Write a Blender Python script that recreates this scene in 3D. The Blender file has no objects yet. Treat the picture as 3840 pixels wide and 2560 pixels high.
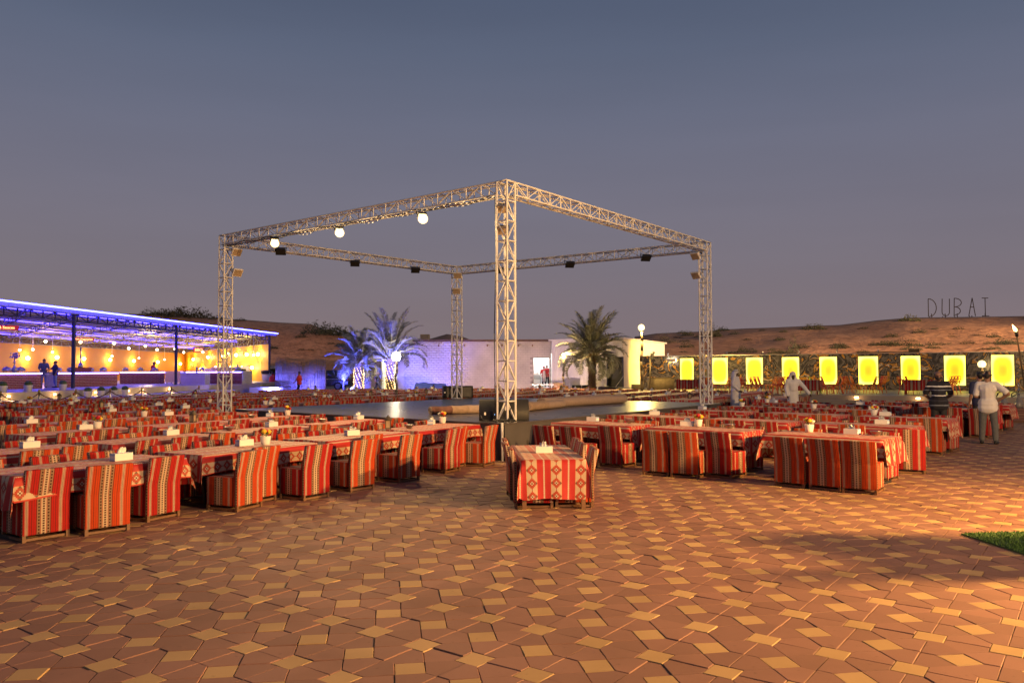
import bpy, bmesh, math, random
from mathutils import Vector, Matrix, noise as mnoise

random.seed(7)
scene = bpy.context.scene
COL = scene.collection

# ------------------------------------------------------------------ camera, sky, exposure
FPX, EYE = 3000.0, 1.80            # focal length in photo pixels (3840 wide), eye height in metres
PITCH, ROLL = math.atan(108 / 3000.0), -0.003
cd = bpy.data.cameras.new('camera'); cam = bpy.data.objects.new('camera', cd); COL.objects.link(cam)
cd.sensor_width = 36.0; cd.lens = 36.0 * FPX / 3840.0; cd.clip_start = 0.1; cd.clip_end = 3000
cam.matrix_world = Matrix.Translation((0, 0, EYE)) @ Matrix.Rotation(math.pi / 2 + PITCH, 4, 'X') @ Matrix.Rotation(ROLL, 4, 'Z')
scene.camera = cam
scene.view_settings.view_transform = 'Standard'
scene.view_settings.look = 'None'
scene.view_settings.exposure = 0.0
scene.view_settings.gamma = 1.0
scene.view_settings.use_curve_mapping = False
scene.cycles.use_denoising = True
scene.cycles.max_bounces = 6
scene.cycles.sample_clamp_indirect = 4.0

world = bpy.data.worlds.new('World'); scene.world = world; world.use_nodes = True
wn = world.node_tree; wn.nodes.clear()
tc = wn.nodes.new('ShaderNodeTexCoord'); sx = wn.nodes.new('ShaderNodeSeparateXYZ')
cr = wn.nodes.new('ShaderNodeValToRGB'); bg = wn.nodes.new('ShaderNodeBackground'); wo = wn.nodes.new('ShaderNodeOutputWorld')
wn.links.new(tc.outputs['Generated'], sx.inputs[0]); wn.links.new(sx.outputs['Z'], cr.inputs[0])
SKY = [(0.0, (.222, .172, .178)), (.06, (.214, .170, .188)), (.13, (.198, .174, .208)), (.22, (.172, .168, .222)),
       (.30, (.138, .150, .214)), (.37, (.108, .130, .196)), (.44, (.084, .108, .174)), (.7, (.068, .092, .158)), (1.0, (.060, .083, .148))]
el = cr.color_ramp.elements
el[0].position = SKY[0][0]; el[0].color = (*SKY[0][1], 1); el[1].position = 1.0; el[1].color = (*SKY[-1][1], 1)
for p, c in SKY[1:-1]:
    e = el.new(p); e.color = (*c, 1)
mp = wn.nodes.new('ShaderNodeMapping'); mp.inputs['Scale'].default_value = (1.2, 1.2, 9.0); nz_ = wn.nodes.new('ShaderNodeTexNoise'); nz_.inputs['Scale'].default_value = 1.6; nz_.inputs['Detail'].default_value = 5
wn.links.new(tc.outputs['Generated'], mp.inputs[0]); wn.links.new(mp.outputs[0], nz_.inputs['Vector'])
mr = wn.nodes.new('ShaderNodeMapRange'); mr.inputs['From Min'].default_value = .25; mr.inputs['From Max'].default_value = .75; mr.inputs['To Min'].default_value = .955; mr.inputs['To Max'].default_value = 1.045
wn.links.new(nz_.outputs['Fac'], mr.inputs['Value']); vm = wn.nodes.new('ShaderNodeVectorMath'); vm.operation = 'SCALE'; wn.links.new(cr.outputs[0], vm.inputs[0]); wn.links.new(mr.outputs[0], vm.inputs['Scale'])
wn.links.new(vm.outputs[0], bg.inputs[0]); bg.inputs[1].default_value = 1.0
wn.links.new(bg.outputs[0], wo.inputs[0])

# ------------------------------------------------------------------ helpers
def ray(x, y):
    """viewing direction of a pixel of the 3840 px photograph"""
    x -= 1920; y -= 1280
    x, y = x * math.cos(ROLL) + y * math.sin(ROLL), -x * math.sin(ROLL) + y * math.cos(ROLL)
    a, b = x / FPX, -y / FPX
    return Vector((a, math.cos(PITCH) - b * math.sin(PITCH), math.sin(PITCH) + b * math.cos(PITCH)))
def G(x, y, z=0.0):
    r = ray(x, y); t = (z - EYE) / r.z; return Vector((r.x * t, r.y * t, z))
def AT(x, y, Y):
    r = ray(x, y); t = Y / r.y; return Vector((r.x * t, Y, EYE + r.z * t))
def YZ(Y, y, x=1920):
    return AT(x, y, Y).z

def tag(o, label=None, cat=None, group=None, kind=None):
    if label: o['label'] = label
    if cat: o['category'] = cat
    if group: o['group'] = group
    if kind: o['kind'] = kind
    return o
def link(name, me, parent=None, loc=(0, 0, 0), rz=0.0):
    o = bpy.data.objects.new(name, me); COL.objects.link(o); o.location = loc; o.rotation_euler = (0, 0, rz)
    if parent is not None: o.parent = parent
    return o
def empty(name, loc=(0, 0, 0), rz=0.0, label=None, cat=None, group=None):
    o = link(name, None, None, loc, rz); o.empty_display_size = .2
    return tag(o, label, cat, group)
def copy_tree(o, parent=None, loc=None, rz=None):
    c = o.copy(); COL.objects.link(c)
    if parent is not None: c.parent = parent
    if loc is not None: c.location = loc
    if rz is not None: c.rotation_euler = (0, 0, rz)
    for ch in list(KIDS.get(o.name, [])):
        k = copy_tree(ch, c); KIDS.setdefault(c.name, []).append(k)
    return c
KIDS = {}
def kid(parent, name, me, loc=(0, 0, 0), rz=0.0):
    o = link(name, me, parent, loc, rz); KIDS.setdefault(parent.name, []).append(o); return o

class MB:
    """collects shapes into one mesh, with uv in metres and material slots"""
    def __init__(s): s.v = []; s.f = []; s.m = []; s.uv = []; s.sm = []
    def face(s, idx, m=0, uv=None, smooth=False):
        s.f.append(tuple(idx)); s.m.append(m); s.sm.append(smooth)
        s.uv.append(uv)
    def add(s, vs): n = len(s.v); s.v.extend([tuple(v) for v in vs]); return n
    def quad(s, a, b, c, d, m=0, uv=None):
        n = s.add([a, b, c, d]); s.face((n, n + 1, n + 2, n + 3), m, uv)
    def box(s, c, size, m=0, rz=0.0, mat=None):
        hx, hy, hz = size[0] / 2, size[1] / 2, size[2] / 2
        M = mat or (Matrix.Translation(c) @ Matrix.Rotation(rz, 4, 'Z'))
        n = s.add([M @ Vector((x, y, z)) for z in (-hz, hz) for y in (-hy, hy) for x in (-hx, hx)])
        for q in ((0, 2, 3, 1), (4, 5, 7, 6), (0, 1, 5, 4), (2, 6, 7, 3), (0, 4, 6, 2), (1, 3, 7, 5)):
            s.face([n + i for i in q], m)
    def bar(s, p, q, r, m=0, n=6, r2=None, cap=True, smooth=True):
        p, q = Vector(p), Vector(q); d = (q - p)
        if d.length < 1e-6: return
        d.normalize(); u = d.orthogonal().normalized(); w = d.cross(u); r2 = r if r2 is None else r2
        b = s.add([p + (u * math.cos(2 * math.pi * i / n) + w * math.sin(2 * math.pi * i / n)) * r for i in range(n)] +
                  [q + (u * math.cos(2 * math.pi * i / n) + w * math.sin(2 * math.pi * i / n)) * r2 for i in range(n)])
        for i in range(n):
            j = (i + 1) % n; s.face((b + i, b + j, b + n + j, b + n + i), m, None, smooth)
        if cap:
            s.face([b + i for i in range(n)][::-1], m); s.face([b + n + i for i in range(n)], m)
    def tube(s, pts, r, m=0, n=6):
        for a, b in zip(pts[:-1], pts[1:]): s.bar(a, b, r, m, n)
    def lathe(s, prof, n=12, m=0, c=(0, 0, 0), smooth=True):
        c = Vector(c); rows = []
        for r, z in prof:
            rows.append(s.add([c + Vector((max(r, 1e-4) * math.cos(2 * math.pi * i / n), max(r, 1e-4) * math.sin(2 * math.pi * i / n), z)) for i in range(n)]))
        for a, b in zip(rows[:-1], rows[1:]):
            for i in range(n):
                j = (i + 1) % n; s.face((a + i, a + j, b + j, b + i), m, None, smooth)
        s.face([rows[0] + i for i in range(n)][::-1], m); s.face([rows[-1] + i for i in range(n)], m)
    def sphere(s, c, r, m=0, nu=10, nv=6, sc=(1, 1, 1)):
        c = Vector(c); prof = [(r * math.sin(math.pi * i / nv), -r * math.cos(math.pi * i / nv)) for i in range(nv + 1)]
        rows = []
        for pr, z in prof:
            rows.append(s.add([c + Vector((max(pr, 1e-4) * math.cos(2 * math.pi * i / nu) * sc[0], max(pr, 1e-4) * math.sin(2 * math.pi * i / nu) * sc[1], z * sc[2])) for i in range(nu)]))
        for a, b in zip(rows[:-1], rows[1:]):
            for i in range(nu):
                j = (i + 1) % nu; s.face((a + i, a + j, b + j, b + i), m, None, True)
    def prism(s, poly, z0, z1, m=0, side=None):
        n = len(poly); a = s.add([(p[0], p[1], z0) for p in poly]); b = s.add([(p[0], p[1], z1) for p in poly])
        s.face([b + i for i in range(n)], m); s.face([a + i for i in range(n)][::-1], m)
        for i in range(n):
            j = (i + 1) % n; s.face((a + i, a + j, b + j, b + i), m if side is None else side)
    def mesh(s, name, mats):
        me = bpy.data.meshes.new(name)
        me.from_pydata(s.v, [], s.f)
        for mt in (mats if isinstance(mats, (list, tuple)) else [mats]): me.materials.append(mt)
        me.polygons.foreach_set('material_index', s.m)
        me.polygons.foreach_set('use_smooth', s.sm)
        uvl = me.uv_layers.new(name='UVMap').data
        k = 0; buf = [0.0] * (2 * len(uvl))
        for f, uv in zip(s.f, s.uv):
            if uv is None:
                a, b, c = Vector(s.v[f[0]]), Vector(s.v[f[1]]), Vector(s.v[f[2]])
                nn = (b - a).cross(c - a); ax = max(range(3), key=lambda i: abs(nn[i]))
                uu = {0: (1, 2), 1: (0, 2), 2: (0, 1)}[ax]
                for i in f: buf[k] = s.v[i][uu[0]]; buf[k + 1] = s.v[i][uu[1]]; k += 2
            else:
                for q in uv: buf[k] = q[0]; buf[k + 1] = q[1]; k += 2
        uvl.foreach_set('uv', buf)
        me.update(); return me
    def obj(s, name, mats, parent=None, loc=(0, 0, 0), rz=0.0):
        me = s.mesh(name, mats)
        return kid(parent, name, me, loc, rz) if parent is not None else link(name, me, None, loc, rz)

def bevelled(me, w, seg=2):
    bm = bmesh.new(); bm.from_mesh(me)
    bmesh.ops.remove_doubles(bm, verts=bm.verts, dist=1e-5)
    bmesh.ops.bevel(bm, geom=list(bm.edges), offset=w, segments=seg, affect='EDGES', profile=.5)
    bm.normal_update()
    uv = bm.loops.layers.uv.verify()
    for f in bm.faces:
        ax = max(range(3), key=lambda i: abs(f.normal[i])); uu = {0: (1, 2), 1: (0, 2), 2: (0, 1)}[ax]
        for l in f.loops: l[uv].uv = (l.vert.co[uu[0]], l.vert.co[uu[1]])
        f.smooth = True
    bm.to_mesh(me); bm.free(); return me

# ---- a scratch scene in which modifiers and text are turned into plain meshes
TMP = bpy.data.scenes.new('scratch')
def baked(o):
    TMP.collection.objects.link(o)
    dg = TMP.view_layers[0].depsgraph
    TMP.view_layers[0].update(); dg = TMP.view_layers[0].depsgraph; dg.update()
    me = bpy.data.meshes.new_from_object(o.evaluated_get(dg), depsgraph=dg)
    TMP.collection.objects.unlink(o); bpy.data.objects.remove(o)
    return me
def capsules(name, caps, mt, voxel=.02, smooth=4):
    """one continuous skin around tapered limbs: caps = (p, q, rp, rq[, flatten])"""
    mb = MB()
    for cpt in caps:
        p, q, rp, rq = Vector(cpt[0]), Vector(cpt[1]), cpt[2], cpt[3]
        sc = cpt[4] if len(cpt) > 4 else (1, 1, 1)
        d = q - p; L = d.length
        d = d / L if L > 1e-6 else Vector((0, 0, 1))
        u = d.orthogonal().normalized(); w = d.cross(u); n = 10
        rings = [(-rp * .99, rp * .12), (-rp * .8, rp * .6), (-rp * .4, rp * .92), (0, rp), (L, rq), (L + rq * .4, rq * .92), (L + rq * .8, rq * .6), (L + rq * .99, rq * .12)]
        rows = []; mid = (p + q) / 2
        for t, r in rings:
            pts = []
            for i in range(n):
                off = (u * math.cos(2 * math.pi * i / n) + w * math.sin(2 * math.pi * i / n)) * r
                pt = p + d * t + off
                pt = mid + Vector(((pt - mid).x * sc[0], (pt - mid).y * sc[1], (pt - mid).z * sc[2]))
                pts.append(pt)
            rows.append(mb.add(pts))
        for a, b in zip(rows[:-1], rows[1:]):
            for i in range(n):
                j = (i + 1) % n; mb.face((a + i, a + j, b + j, b + i))
        mb.face([rows[0] + i for i in range(n)][::-1]); mb.face([rows[-1] + i for i in range(n)])
    o = bpy.data.objects.new(name, mb.mesh(name, mt))
    md = o.modifiers.new('r', 'REMESH'); md.mode = 'VOXEL'; md.voxel_size = voxel; md.use_smooth_shade = True
    if smooth:
        sm = o.modifiers.new('s', 'SMOOTH'); sm.factor = .5; sm.iterations = smooth
    me = baked(o); me.name = name
    if not me.materials: me.materials.append(mt)
    return me
def text_mesh(txt, size, depth, mt, name='lettering'):
    cu = bpy.data.curves.new(name, 'FONT'); cu.body = txt; cu.size = size; cu.extrude = depth; cu.align_x = 'CENTER'; cu.align_y = 'CENTER'
    cu.resolution_u = 2
    me = baked(bpy.data.objects.new(name, cu)); me.materials.clear(); me.materials.append(mt); return me

# ------------------------------------------------------------------ materials
class NT:
    """tiny node-expression helper"""
    def __init__(s, name):
        s.mat = bpy.data.materials.new(name); s.mat.use_nodes = True; s.t = s.mat.node_tree
        s.b = s.t.nodes['Principled BSDF']
    def n(s, typ, **kw):
        nd = s.t.nodes.new(typ)
        for k, v in kw.items(): setattr(nd, k, v)
        return nd
    def put(s, inp, val):
        if hasattr(val, 'is_output'): s.t.links.new(val, inp)
        else: inp.default_value = val
    def m(s, op, a, b=0.0, c=None):
        nd = s.n('ShaderNodeMath', operation=op); s.put(nd.inputs[0], a); s.put(nd.inputs[1], b)
        if c is not None: s.put(nd.inputs[2], c)
        return nd.outputs[0]
    def lt(s, a, b): return s.m('LESS_THAN', a, b)
    def near(s, a, c, w): return s.lt(s.m('ABSOLUTE', s.m('SUBTRACT', a, c)), w)
    def both(s, a, b): return s.m('MULTIPLY', a, b)
    def mix(s, f, a, b, blend='MIX'):
        nd = s.n('ShaderNodeMix', data_type='RGBA', blend_type=blend)
        s.put(nd.inputs[0], f)
        for i, v in ((6, a), (7, b)):
            s.put(nd.inputs[i], v if hasattr(v, 'is_output') else (*v[:3], 1))
        return nd.outputs[2]
    def coord(s, which='Object'): return s.n('ShaderNodeTexCoord').outputs[which]
    def uv(s):
        x = s.n('ShaderNodeSeparateXYZ'); s.t.links.new(s.coord('UV'), x.inputs[0]); return x.outputs[0], x.outputs[1]
    def noise(s, scale, detail=4, vec=None, rough=.55):
        nd = s.n('ShaderNodeTexNoise'); nd.inputs['Scale'].default_value = scale; nd.inputs['Detail'].default_value = detail; nd.inputs['Roughness'].default_value = rough
        s.t.links.new(vec if vec is not None else s.coord(), nd.inputs['Vector']); return nd.outputs['Fac']
    def ramp(s, f, stops, const=False):
        nd = s.n('ShaderNodeValToRGB'); s.put(nd.inputs[0], f); r = nd.color_ramp
        if const: r.interpolation = 'CONSTANT'
        r.elements[0].position = stops[0][0]; r.elements[0].color = (*stops[0][1], 1)
        r.elements[1].position = stops[-1][0]; r.elements[1].color = (*stops[-1][1], 1)
        for p, c in stops[1:-1]:
            e = r.elements.new(p); e.color = (*c, 1)
        return nd.outputs[0]
    def bump(s, h, strength=.3, dist=.01):
        nd = s.n('ShaderNodeBump'); nd.inputs['Strength'].default_value = strength; nd.inputs['Distance'].default_value = dist
        s.t.links.new(h, nd.inputs['Height']); s.t.links.new(nd.outputs[0], s.b.inputs['Normal'])
    def fin(s, col, rough=.6, metal=0.0, spec=.5, emit=None, strength=0.0):
        s.put(s.b.inputs['Base Color'], col if hasattr(col, 'is_output') else (*col[:3], 1))
        s.put(s.b.inputs['Roughness'], rough); s.b.inputs['Metallic'].default_value = metal
        s.b.inputs['Specular IOR Level'].default_value = spec
        if emit is not None:
            s.put(s.b.inputs['Emission Color'], emit if hasattr(emit, 'is_output') else (*emit[:3], 1)); s.put(s.b.inputs['Emission Strength'], strength)
        return s.mat
def plain(name, col, rough=.6, metal=0.0, var=.18, scale=6.0, bump=0.0, bscale=60, spec=.5):
    t = NT(name); f = t.noise(scale, 5)
    lo = [c * (1 - var) for c in col]; hi = [min(1, c * (1 + var)) for c in col]
    c = t.ramp(f, [(.3, lo), (.7, hi)])
    if bump: t.bump(t.noise(bscale, 3), bump, .01)
    return t.fin(c, rough, metal, spec)
def glow(name, col, strength):
    t = NT(name); return t.fin((0.02, .02, .02), .5, emit=col, strength=strength)

def fabric(name, red):
    """striped woven chair cover: uv in metres, stripes along v"""
    t = NT(name); u, v = t.uv()
    p = t.m('ABSOLUTE', t.m('SUBTRACT', t.m('FRACT', t.m('ADD', t.m('DIVIDE', t.m('ADD', u, .205 + 3.45), .345), .5)), .5))   # 0 at the white lines, .5 in the middle of the motif band
    dk = (.035, .012, .010); wh = (.52, .43, .32); ol = (.22, .17, .105); cr_ = (.50, .41, .29); bk = (.02, .016, .014)
    r2 = tuple(c * .82 for c in red)
    S = .345
    st = [(0, dk), (.0025, wh), (.0085, red), (.012, dk), (.0135, wh), (.0165, red), (.029, dk), (.0315, red), (.047, dk), (.0495, r2), (.052, dk), (.054, red), (.074, dk), (.0765, red), (.095, dk), (.102, red), (.1045, ol), (.141, red), (.1445, cr_), (.1605, bk)]
    col = t.ramp(p, [(a / S, c) for a, c in st], True)
    d1 = t.both(t.near(p, .124 / S, .0085 / S), t.near(t.m('FRACT', t.m('DIVIDE', v, .034)), .5, .26))
    col = t.mix(d1, col, bk)
    d2 = t.both(t.m('GREATER_THAN', p, .1625 / S), t.near(t.m('FRACT', t.m('DIVIDE', v, .026)), .5, .2))
    col = t.mix(d2, col, cr_)
    wv = t.noise(9, 4); col = t.mix(t.m('MULTIPLY', wv, .45), col, (.02, .01, .008), 'MULTIPLY') if False else t.mix(t.m('MULTIPLY', wv, .35), col, tuple(c * .55 for c in red))
    t.bump(t.m('ADD', t.m('MULTIPLY', t.noise(420, 2), .05), t.noise(7, 3)), .35, .03)
    t.b.inputs['Sheen Weight'].default_value = .0; t.b.inputs['Sheen Roughness'].default_value = .35
    return t.fin(col, .85, spec=.25)

def sadu(name, red):
    """table cloth: uv = (across, along) in metres; red and cream bands with stars"""
    t = NT(name); s, l = t.uv(); P = .326
    ph = t.m('FRACT', t.m('ADD', t.m('DIVIDE', t.m('ADD', s, .163), P), 20.0))     # 0..1
    x = t.m('MULTIPLY', ph, P)
    cr_ = (.50, .40, .27); bk = (.025, .02, .018); wh = (.58, .50, .38); gr = (.06, .09, .05); rd = (.36, .045, .016)
    cream = t.near(x, P / 2, .070)
    col = t.mix(cream, red, cr_)
    col = t.mix(t.near(x, P / 2 - .073, .003), col, (.5, .10, .02)); col = t.mix(t.near(x, P / 2 + .073, .003), col, (.5, .10, .02))
    col = t.mix(t.near(x, P / 2, .0035), col, bk)
    q = .0165
    ds = t.m('MULTIPLY', t.m('FLOOR', t.m('ADD', t.m('DIVIDE', t.m('SUBTRACT', x, P / 2), q), .5)), q)
    lt_ = t.m('SUBTRACT', t.m('FRACT', t.m('ADD', t.m('DIVIDE', l, .168), 20.5)), .5)
    dl = t.m('MULTIPLY', t.m('FLOOR', t.m('ADD', t.m('DIVIDE', t.m('MULTIPLY', lt_, .168), q), .5)), q)
    dd = t.m('ADD', t.m('ABSOLUTE', ds), t.m('ABSOLUTE', dl))
    dsm = t.m('ADD', t.m('ABSOLUTE', t.m('SUBTRACT', x, P / 2)), t.m('ABSOLUTE', t.m('MULTIPLY', lt_, .168)))
    star = t.lt(dd, .067); ring = t.lt(dsm, .036); chk = t.lt(t.m('FRACT', t.m('MULTIPLY', t.m('ADD', t.m('DIVIDE', t.m('ADD', ds, dl), q), 20.0), .5)), .25)
    col = t.mix(star, col, rd); col = t.mix(ring, col, wh); col = t.mix(t.both(ring, chk), col, (.22, .03, .015))
    col = t.mix(t.lt(dsm, .012), col, bk)
    gx = t.both(t.near(t.m('ABSOLUTE', t.m('SUBTRACT', x, P / 2)), .058, .008), t.lt(t.m('ABSOLUTE', t.m('MULTIPLY', lt_, .168)), .014))
    col = t.mix(gx, col, gr)
    xr = t.m('SUBTRACT', t.m('FRACT', t.m('ADD', ph, .5)), .5); xr = t.m('MULTIPLY', xr, P)                 # 0 at the middle of the red band
    dm = t.m('ADD', t.m('ABSOLUTE', xr), t.m('ABSOLUTE', t.m('MULTIPLY', t.m('SUBTRACT', t.m('FRACT', t.m('ADD', t.m('DIVIDE', l, .024), 300.0)), .5), .024)))
    col = t.mix(t.lt(t.m('ABSOLUTE', xr), .011), col, (.40, .20, .14)); col = t.mix(t.lt(dm, .0125), col, wh); col = t.mix(t.lt(dm, .004), col, bk)
    col = t.mix(t.m('MULTIPLY', t.noise(7, 4), .35), col, tuple(c * .6 for c in red))
    t.bump(t.noise(420, 2), .3, .002)
    t.b.inputs['Sheen Weight'].default_value = .13; t.b.inputs['Sheen Roughness'].default_value = .4; t.b.inputs['Sheen Tint'].default_value = (1, .72, .62, 1)
    return t.fin(col, .62, spec=.45)

M = {}
M['fab_o'] = fabric('woven_stripe_orange', (.46, .050, .008))
M['fab_r'] = fabric('woven_stripe_red', (.36, .011, .009))
M['cloth'] = sadu('sadu_cloth', (.40, .013, .011))
M['wood'] = plain('chair_wood', (.16, .075, .035), .55, scale=20, bump=.2, bscale=90)
M['board'] = plain('board_wood', (.20, .12, .07), .6)
M['black'] = plain('black_steel', (.018, .017, .018), .45, spec=.5)
M['alu'] = plain('truss_paint', (.68, .67, .66), .42, 0.0, var=.10, scale=3)
M['white'] = plain('white_plastic', (.78, .76, .72), .45, var=.04)
M['pot'] = plain('white_glaze', (.80, .78, .74), .25, var=.03)
M['steel'] = plain('brushed_steel', (.50, .48, .45), .3, .9, var=.1)
M['brass'] = plain('brass', (.55, .36, .12), .28, .9, var=.1)
M['rust'] = plain('lantern_iron', (.10, .075, .05), .6, .3)
M['glassy'] = plain('lantern_glass', (.40, .30, .20), .15)
M['leaf'] = plain('leaf', (.06, .11, .03), .6, var=.4, scale=15)
M['redrose'] = plain('red_rose', (.45, .012, .012), .6)
M['yelrose'] = plain('yellow_rose', (.75, .50, .03), .6)
M['whirose'] = plain('white_rose', (.75, .72, .60), .6)
M['rope'] = plain('rope', (.10, .035, .05), .8)
M['stone'] = plain('cream_stone', (.46, .40, .34), .6, var=.08, scale=2, bump=.1)
M['speaker'] = plain('speaker_paint', (.012, .012, .014), .55, var=.2, scale=30, bump=.25, bscale=300)
M['cable'] = plain('cable', (.012, .012, .012), .5)
M['dark'] = plain('dark_inside', (.012, .011, .012), .7)
M['trunk'] = plain('palm_bark', (.15, .105, .065), .9, var=.4, scale=12, bump=.6, bscale=40)
M['frond'] = plain('palm_frond', (.15, .155, .115), .6, var=.35, scale=3)
M['stem'] = plain('palm_stem', (.32, .30, .24), .6)
M['drypalm'] = plain('dry_frond', (.28, .20, .10), .8, var=.3)
M['shrub'] = plain('desert_shrub', (.045, .050, .026), .9, var=.4, scale=2)
M['skin'] = plain('skin_brown', (.27, .145, .095), .55, var=.06)
M['skin_d'] = plain('skin_dark', (.075, .040, .026), .55, var=.06)
M['hair'] = plain('hair_black', (.012, .010, .010), .6)
M['robe'] = plain('white_robe', (.74, .72, .70), .8, var=.05)
M['tee'] = plain('white_cotton', (.66, .64, .64), .85, var=.06, scale=8)
M['jean'] = plain('grey_denim', (.095, .098, .105), .85, var=.2, scale=18)
M['navy'] = plain('navy_cotton', (.020, .026, .075), .85)
M['redtee'] = plain('red_cotton', (.48, .020, .025), .8)
M['shoe'] = plain('black_shoe', (.012, .012, .013), .5)
M['denim'] = plain('blue_denim', (.16, .22, .42), .85)
# ------------------------------------------------------------------ ground, pavers, dunes
def far_paving():
    t = NT('paving_far'); co = t.coord()
    a = t.noise(5, 3, co); b = t.noise(.5, 3, co)
    c = t.ramp(a, [(.35, (.20, .115, .075)), (.62, (.26, .155, .095))])
    c = t.mix(t.m('MULTIPLY', b, .4), c, (.16, .10, .075)); t.bump(t.noise(14, 2, co), .25, .01)
    return t.fin(c, .55)
def paver_mat(name, lo, hi):
    t = NT(name); co = t.coord('Object')
    r = t.n('ShaderNodeObjectInfo').outputs['Random']; ri = t.n('ShaderNodeNewGeometry').outputs['Random Per Island']
    f = t.m('FRACT', t.m('ADD', r, ri))
    base = t.ramp(f, [(0, lo), (1, hi)])
    geo = t.n('ShaderNodeNewGeometry').outputs['Position']
    st = t.noise(1.1, 5, geo); base = t.mix(t.m('MULTIPLY', t.ramp(st, [(.42, (0, 0, 0)), (.72, (1, 1, 1))]), .5), base, tuple(c * .62 for c in lo))
    gr = t.noise(260, 2, geo); base = t.mix(t.m('MULTIPLY', gr, .22), base, tuple(c * .6 for c in lo))
    dust = t.noise(.35, 4, geo); base = t.mix(t.m('MULTIPLY', dust, .18), base, (.33, .25, .17))
    sp_ = t.noise(19, 2, geo); base = t.mix(t.m('MULTIPLY', t.ramp(sp_, [(.66, (0, 0, 0)), (.74, (1, 1, 1))]), .35), base, tuple(c * .55 for c in lo))
    t.bump(gr, .3, .002)
    return t.fin(base, t.m('ADD', t.m('MULTIPLY', st, .2), .62), spec=.3)
M['sq'] = paver_mat('yellow_concrete', (.40, .25, .105), (.50, .32, .145))
M['pent'] = paver_mat('red_concrete', (.215, .100, .073), (.285, .136, .100))
t = NT('sand'); co = t.n('ShaderNodeNewGeometry').outputs['Position']
c = t.ramp(t.noise(.25, 6, co), [(.3, (.40, .20, .108)), (.7, (.53, .29, .165))]); c = t.mix(t.ramp(t.noise(.9, 9, co, .72), [(.47, (0, 0, 0)), (.63, (.8, .8, .8))]), c, (.21, .105, .055))
t.bump(t.m('ADD', t.noise(1.6, 5, co), t.m('MULTIPLY', t.noise(7, 4, co), .3)), 1.0, .3); M['sand'] = t.fin(c, .95)
M['joint'] = plain('joint_sand', (.12, .075, .05), .9)
M['paving_far'] = far_paving()

mb = MB(); mb.quad((-900, -60, -.06), (900, -60, -.06), (900, 1500, -.06), (-900, 1500, -.06))
tag(mb.obj('ground', M['sand']), kind='structure')
mb = MB(); mb.quad((-12, -3, -.014), (26, -3, -.014), (26, 34, -.014), (-12, 34, -.014))
tag(mb.obj('paving_bed', M['joint']), kind='structure')
STAGE = [Vector((-.17, 16.02)), Vector((6.68, 25.48)), Vector((-.88, 31.8)), Vector((-7.73, 22.37))]
mb = MB()
def sheet(pts): n = mb.add([(x, y, -.002) for x, y in pts]); mb.face(range(n, n + len(pts)))
sheet([(-34, 19.9), (5.9, 19.9), (5.9, 92), (-34, 92)]); sheet([(-34, -3), (-12, -3), (-12, 19.9), (-34, 19.9)]); sheet([(5.9, 31.9), (40, 31.9), (40, 92), (5.9, 92)]); sheet([(25, -3), (40, -3), (40, 31.9), (25, 31.9)])
plaza = tag(mb.obj('plaza', M['paving_far']), kind='structure')

A_, TH, OU, OV = .18421, -.63447, -3.6412, 3.9427
K = 1 / math.sqrt(2); P1, P2 = 1 + 2 * K, 1 + 4 * K
T_, R_, B_, L_ = (-.5, .5), (.5, .5), (.5, -.5), (-.5, -.5)
BL = (-.5 - K, .5 + K); BR = (-.5, .5 + 2 * K); TR = (-.5 - K, .5 + 3 * K); TL = (-.5 - 2 * K, .5 + 2 * K)
sh = lambda p, du, dv=0: (p[0] + du, p[1] + dv)
mid = lambda p, q: ((p[0] + q[0]) / 2, (p[1] + q[1]) / 2)
nTL, nBL = sh(TL, P1), sh(BL, P1); M1, M2 = mid(BR, nTL), mid(T_, R_)
D2T, D2L, TRp = sh(T_, P1), sh(L_, P1), sh(TR, P1, -P2); m1, m2 = (.5, 0.0), (.5 + 2 * K, 0.0)
neg = lambda poly: [(-p[0], -p[1]) for p in poly]
a1 = [BL, T_, M2, M1, BR]; a2 = [M2, R_, nBL, nTL, M1]
POLY = [('s', [L_, B_, R_, T_]), ('s', [BL, BR, TR, TL]), ('p', a1), ('p', a2), ('p', neg(a1)), ('p', neg(a2)),
        ('p', [m1, m2, D2T, nBL, R_]), ('p', [B_, TRp, D2L, m2, m1])]
ct, st_ = math.cos(TH), math.sin(TH)
def uv2w(u, v): return (u * ct - v * st_, u * st_ + v * ct)
KINDS = []
for kind, poly in POLY:
    cx = sum(p[0] for p in poly) / len(poly); cy = sum(p[1] for p in poly) / len(poly)
    loc = [uv2w((p[0] - cx) * A_, (p[1] - cy) * A_) for p in poly]
    area = sum(loc[i][0] * loc[(i + 1) % len(loc)][1] - loc[(i + 1) % len(loc)][0] * loc[i][1] for i in range(len(loc)))
    if area < 0: loc = loc[::-1]
    n = len(loc)
    def inset(d):
        out = []
        for i in range(n):
            p0, p1, p2 = Vector(loc[i - 1]), Vector(loc[i]), Vector(loc[(i + 1) % n])
            e1 = (p1 - p0).normalized(); e2 = (p2 - p1).normalized(); n1 = Vector((-e1.y, e1.x)); n2 = Vector((-e2.y, e2.x))
            b = (n1 + n2).normalized(); out.append(p1 + b * (d / max(.3, b.dot(n1))))
        return out
    i0, i1 = inset(.0015), inset(.0048)
    verts = [(p.x, p.y, -.022) for p in i0] + [(p.x, p.y, -.005) for p in i0] + [(p.x, p.y, 0) for p in i1]
    faces = [tuple(range(2 * n, 3 * n))]
    for r in (0, 1):
        for i in range(n): j = (i + 1) % n; faces.append((r * n + i, r * n + j, (r + 1) * n + j, (r + 1) * n + i))
    KINDS.append((kind, (cx, cy), verts, faces))
cells = []
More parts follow.
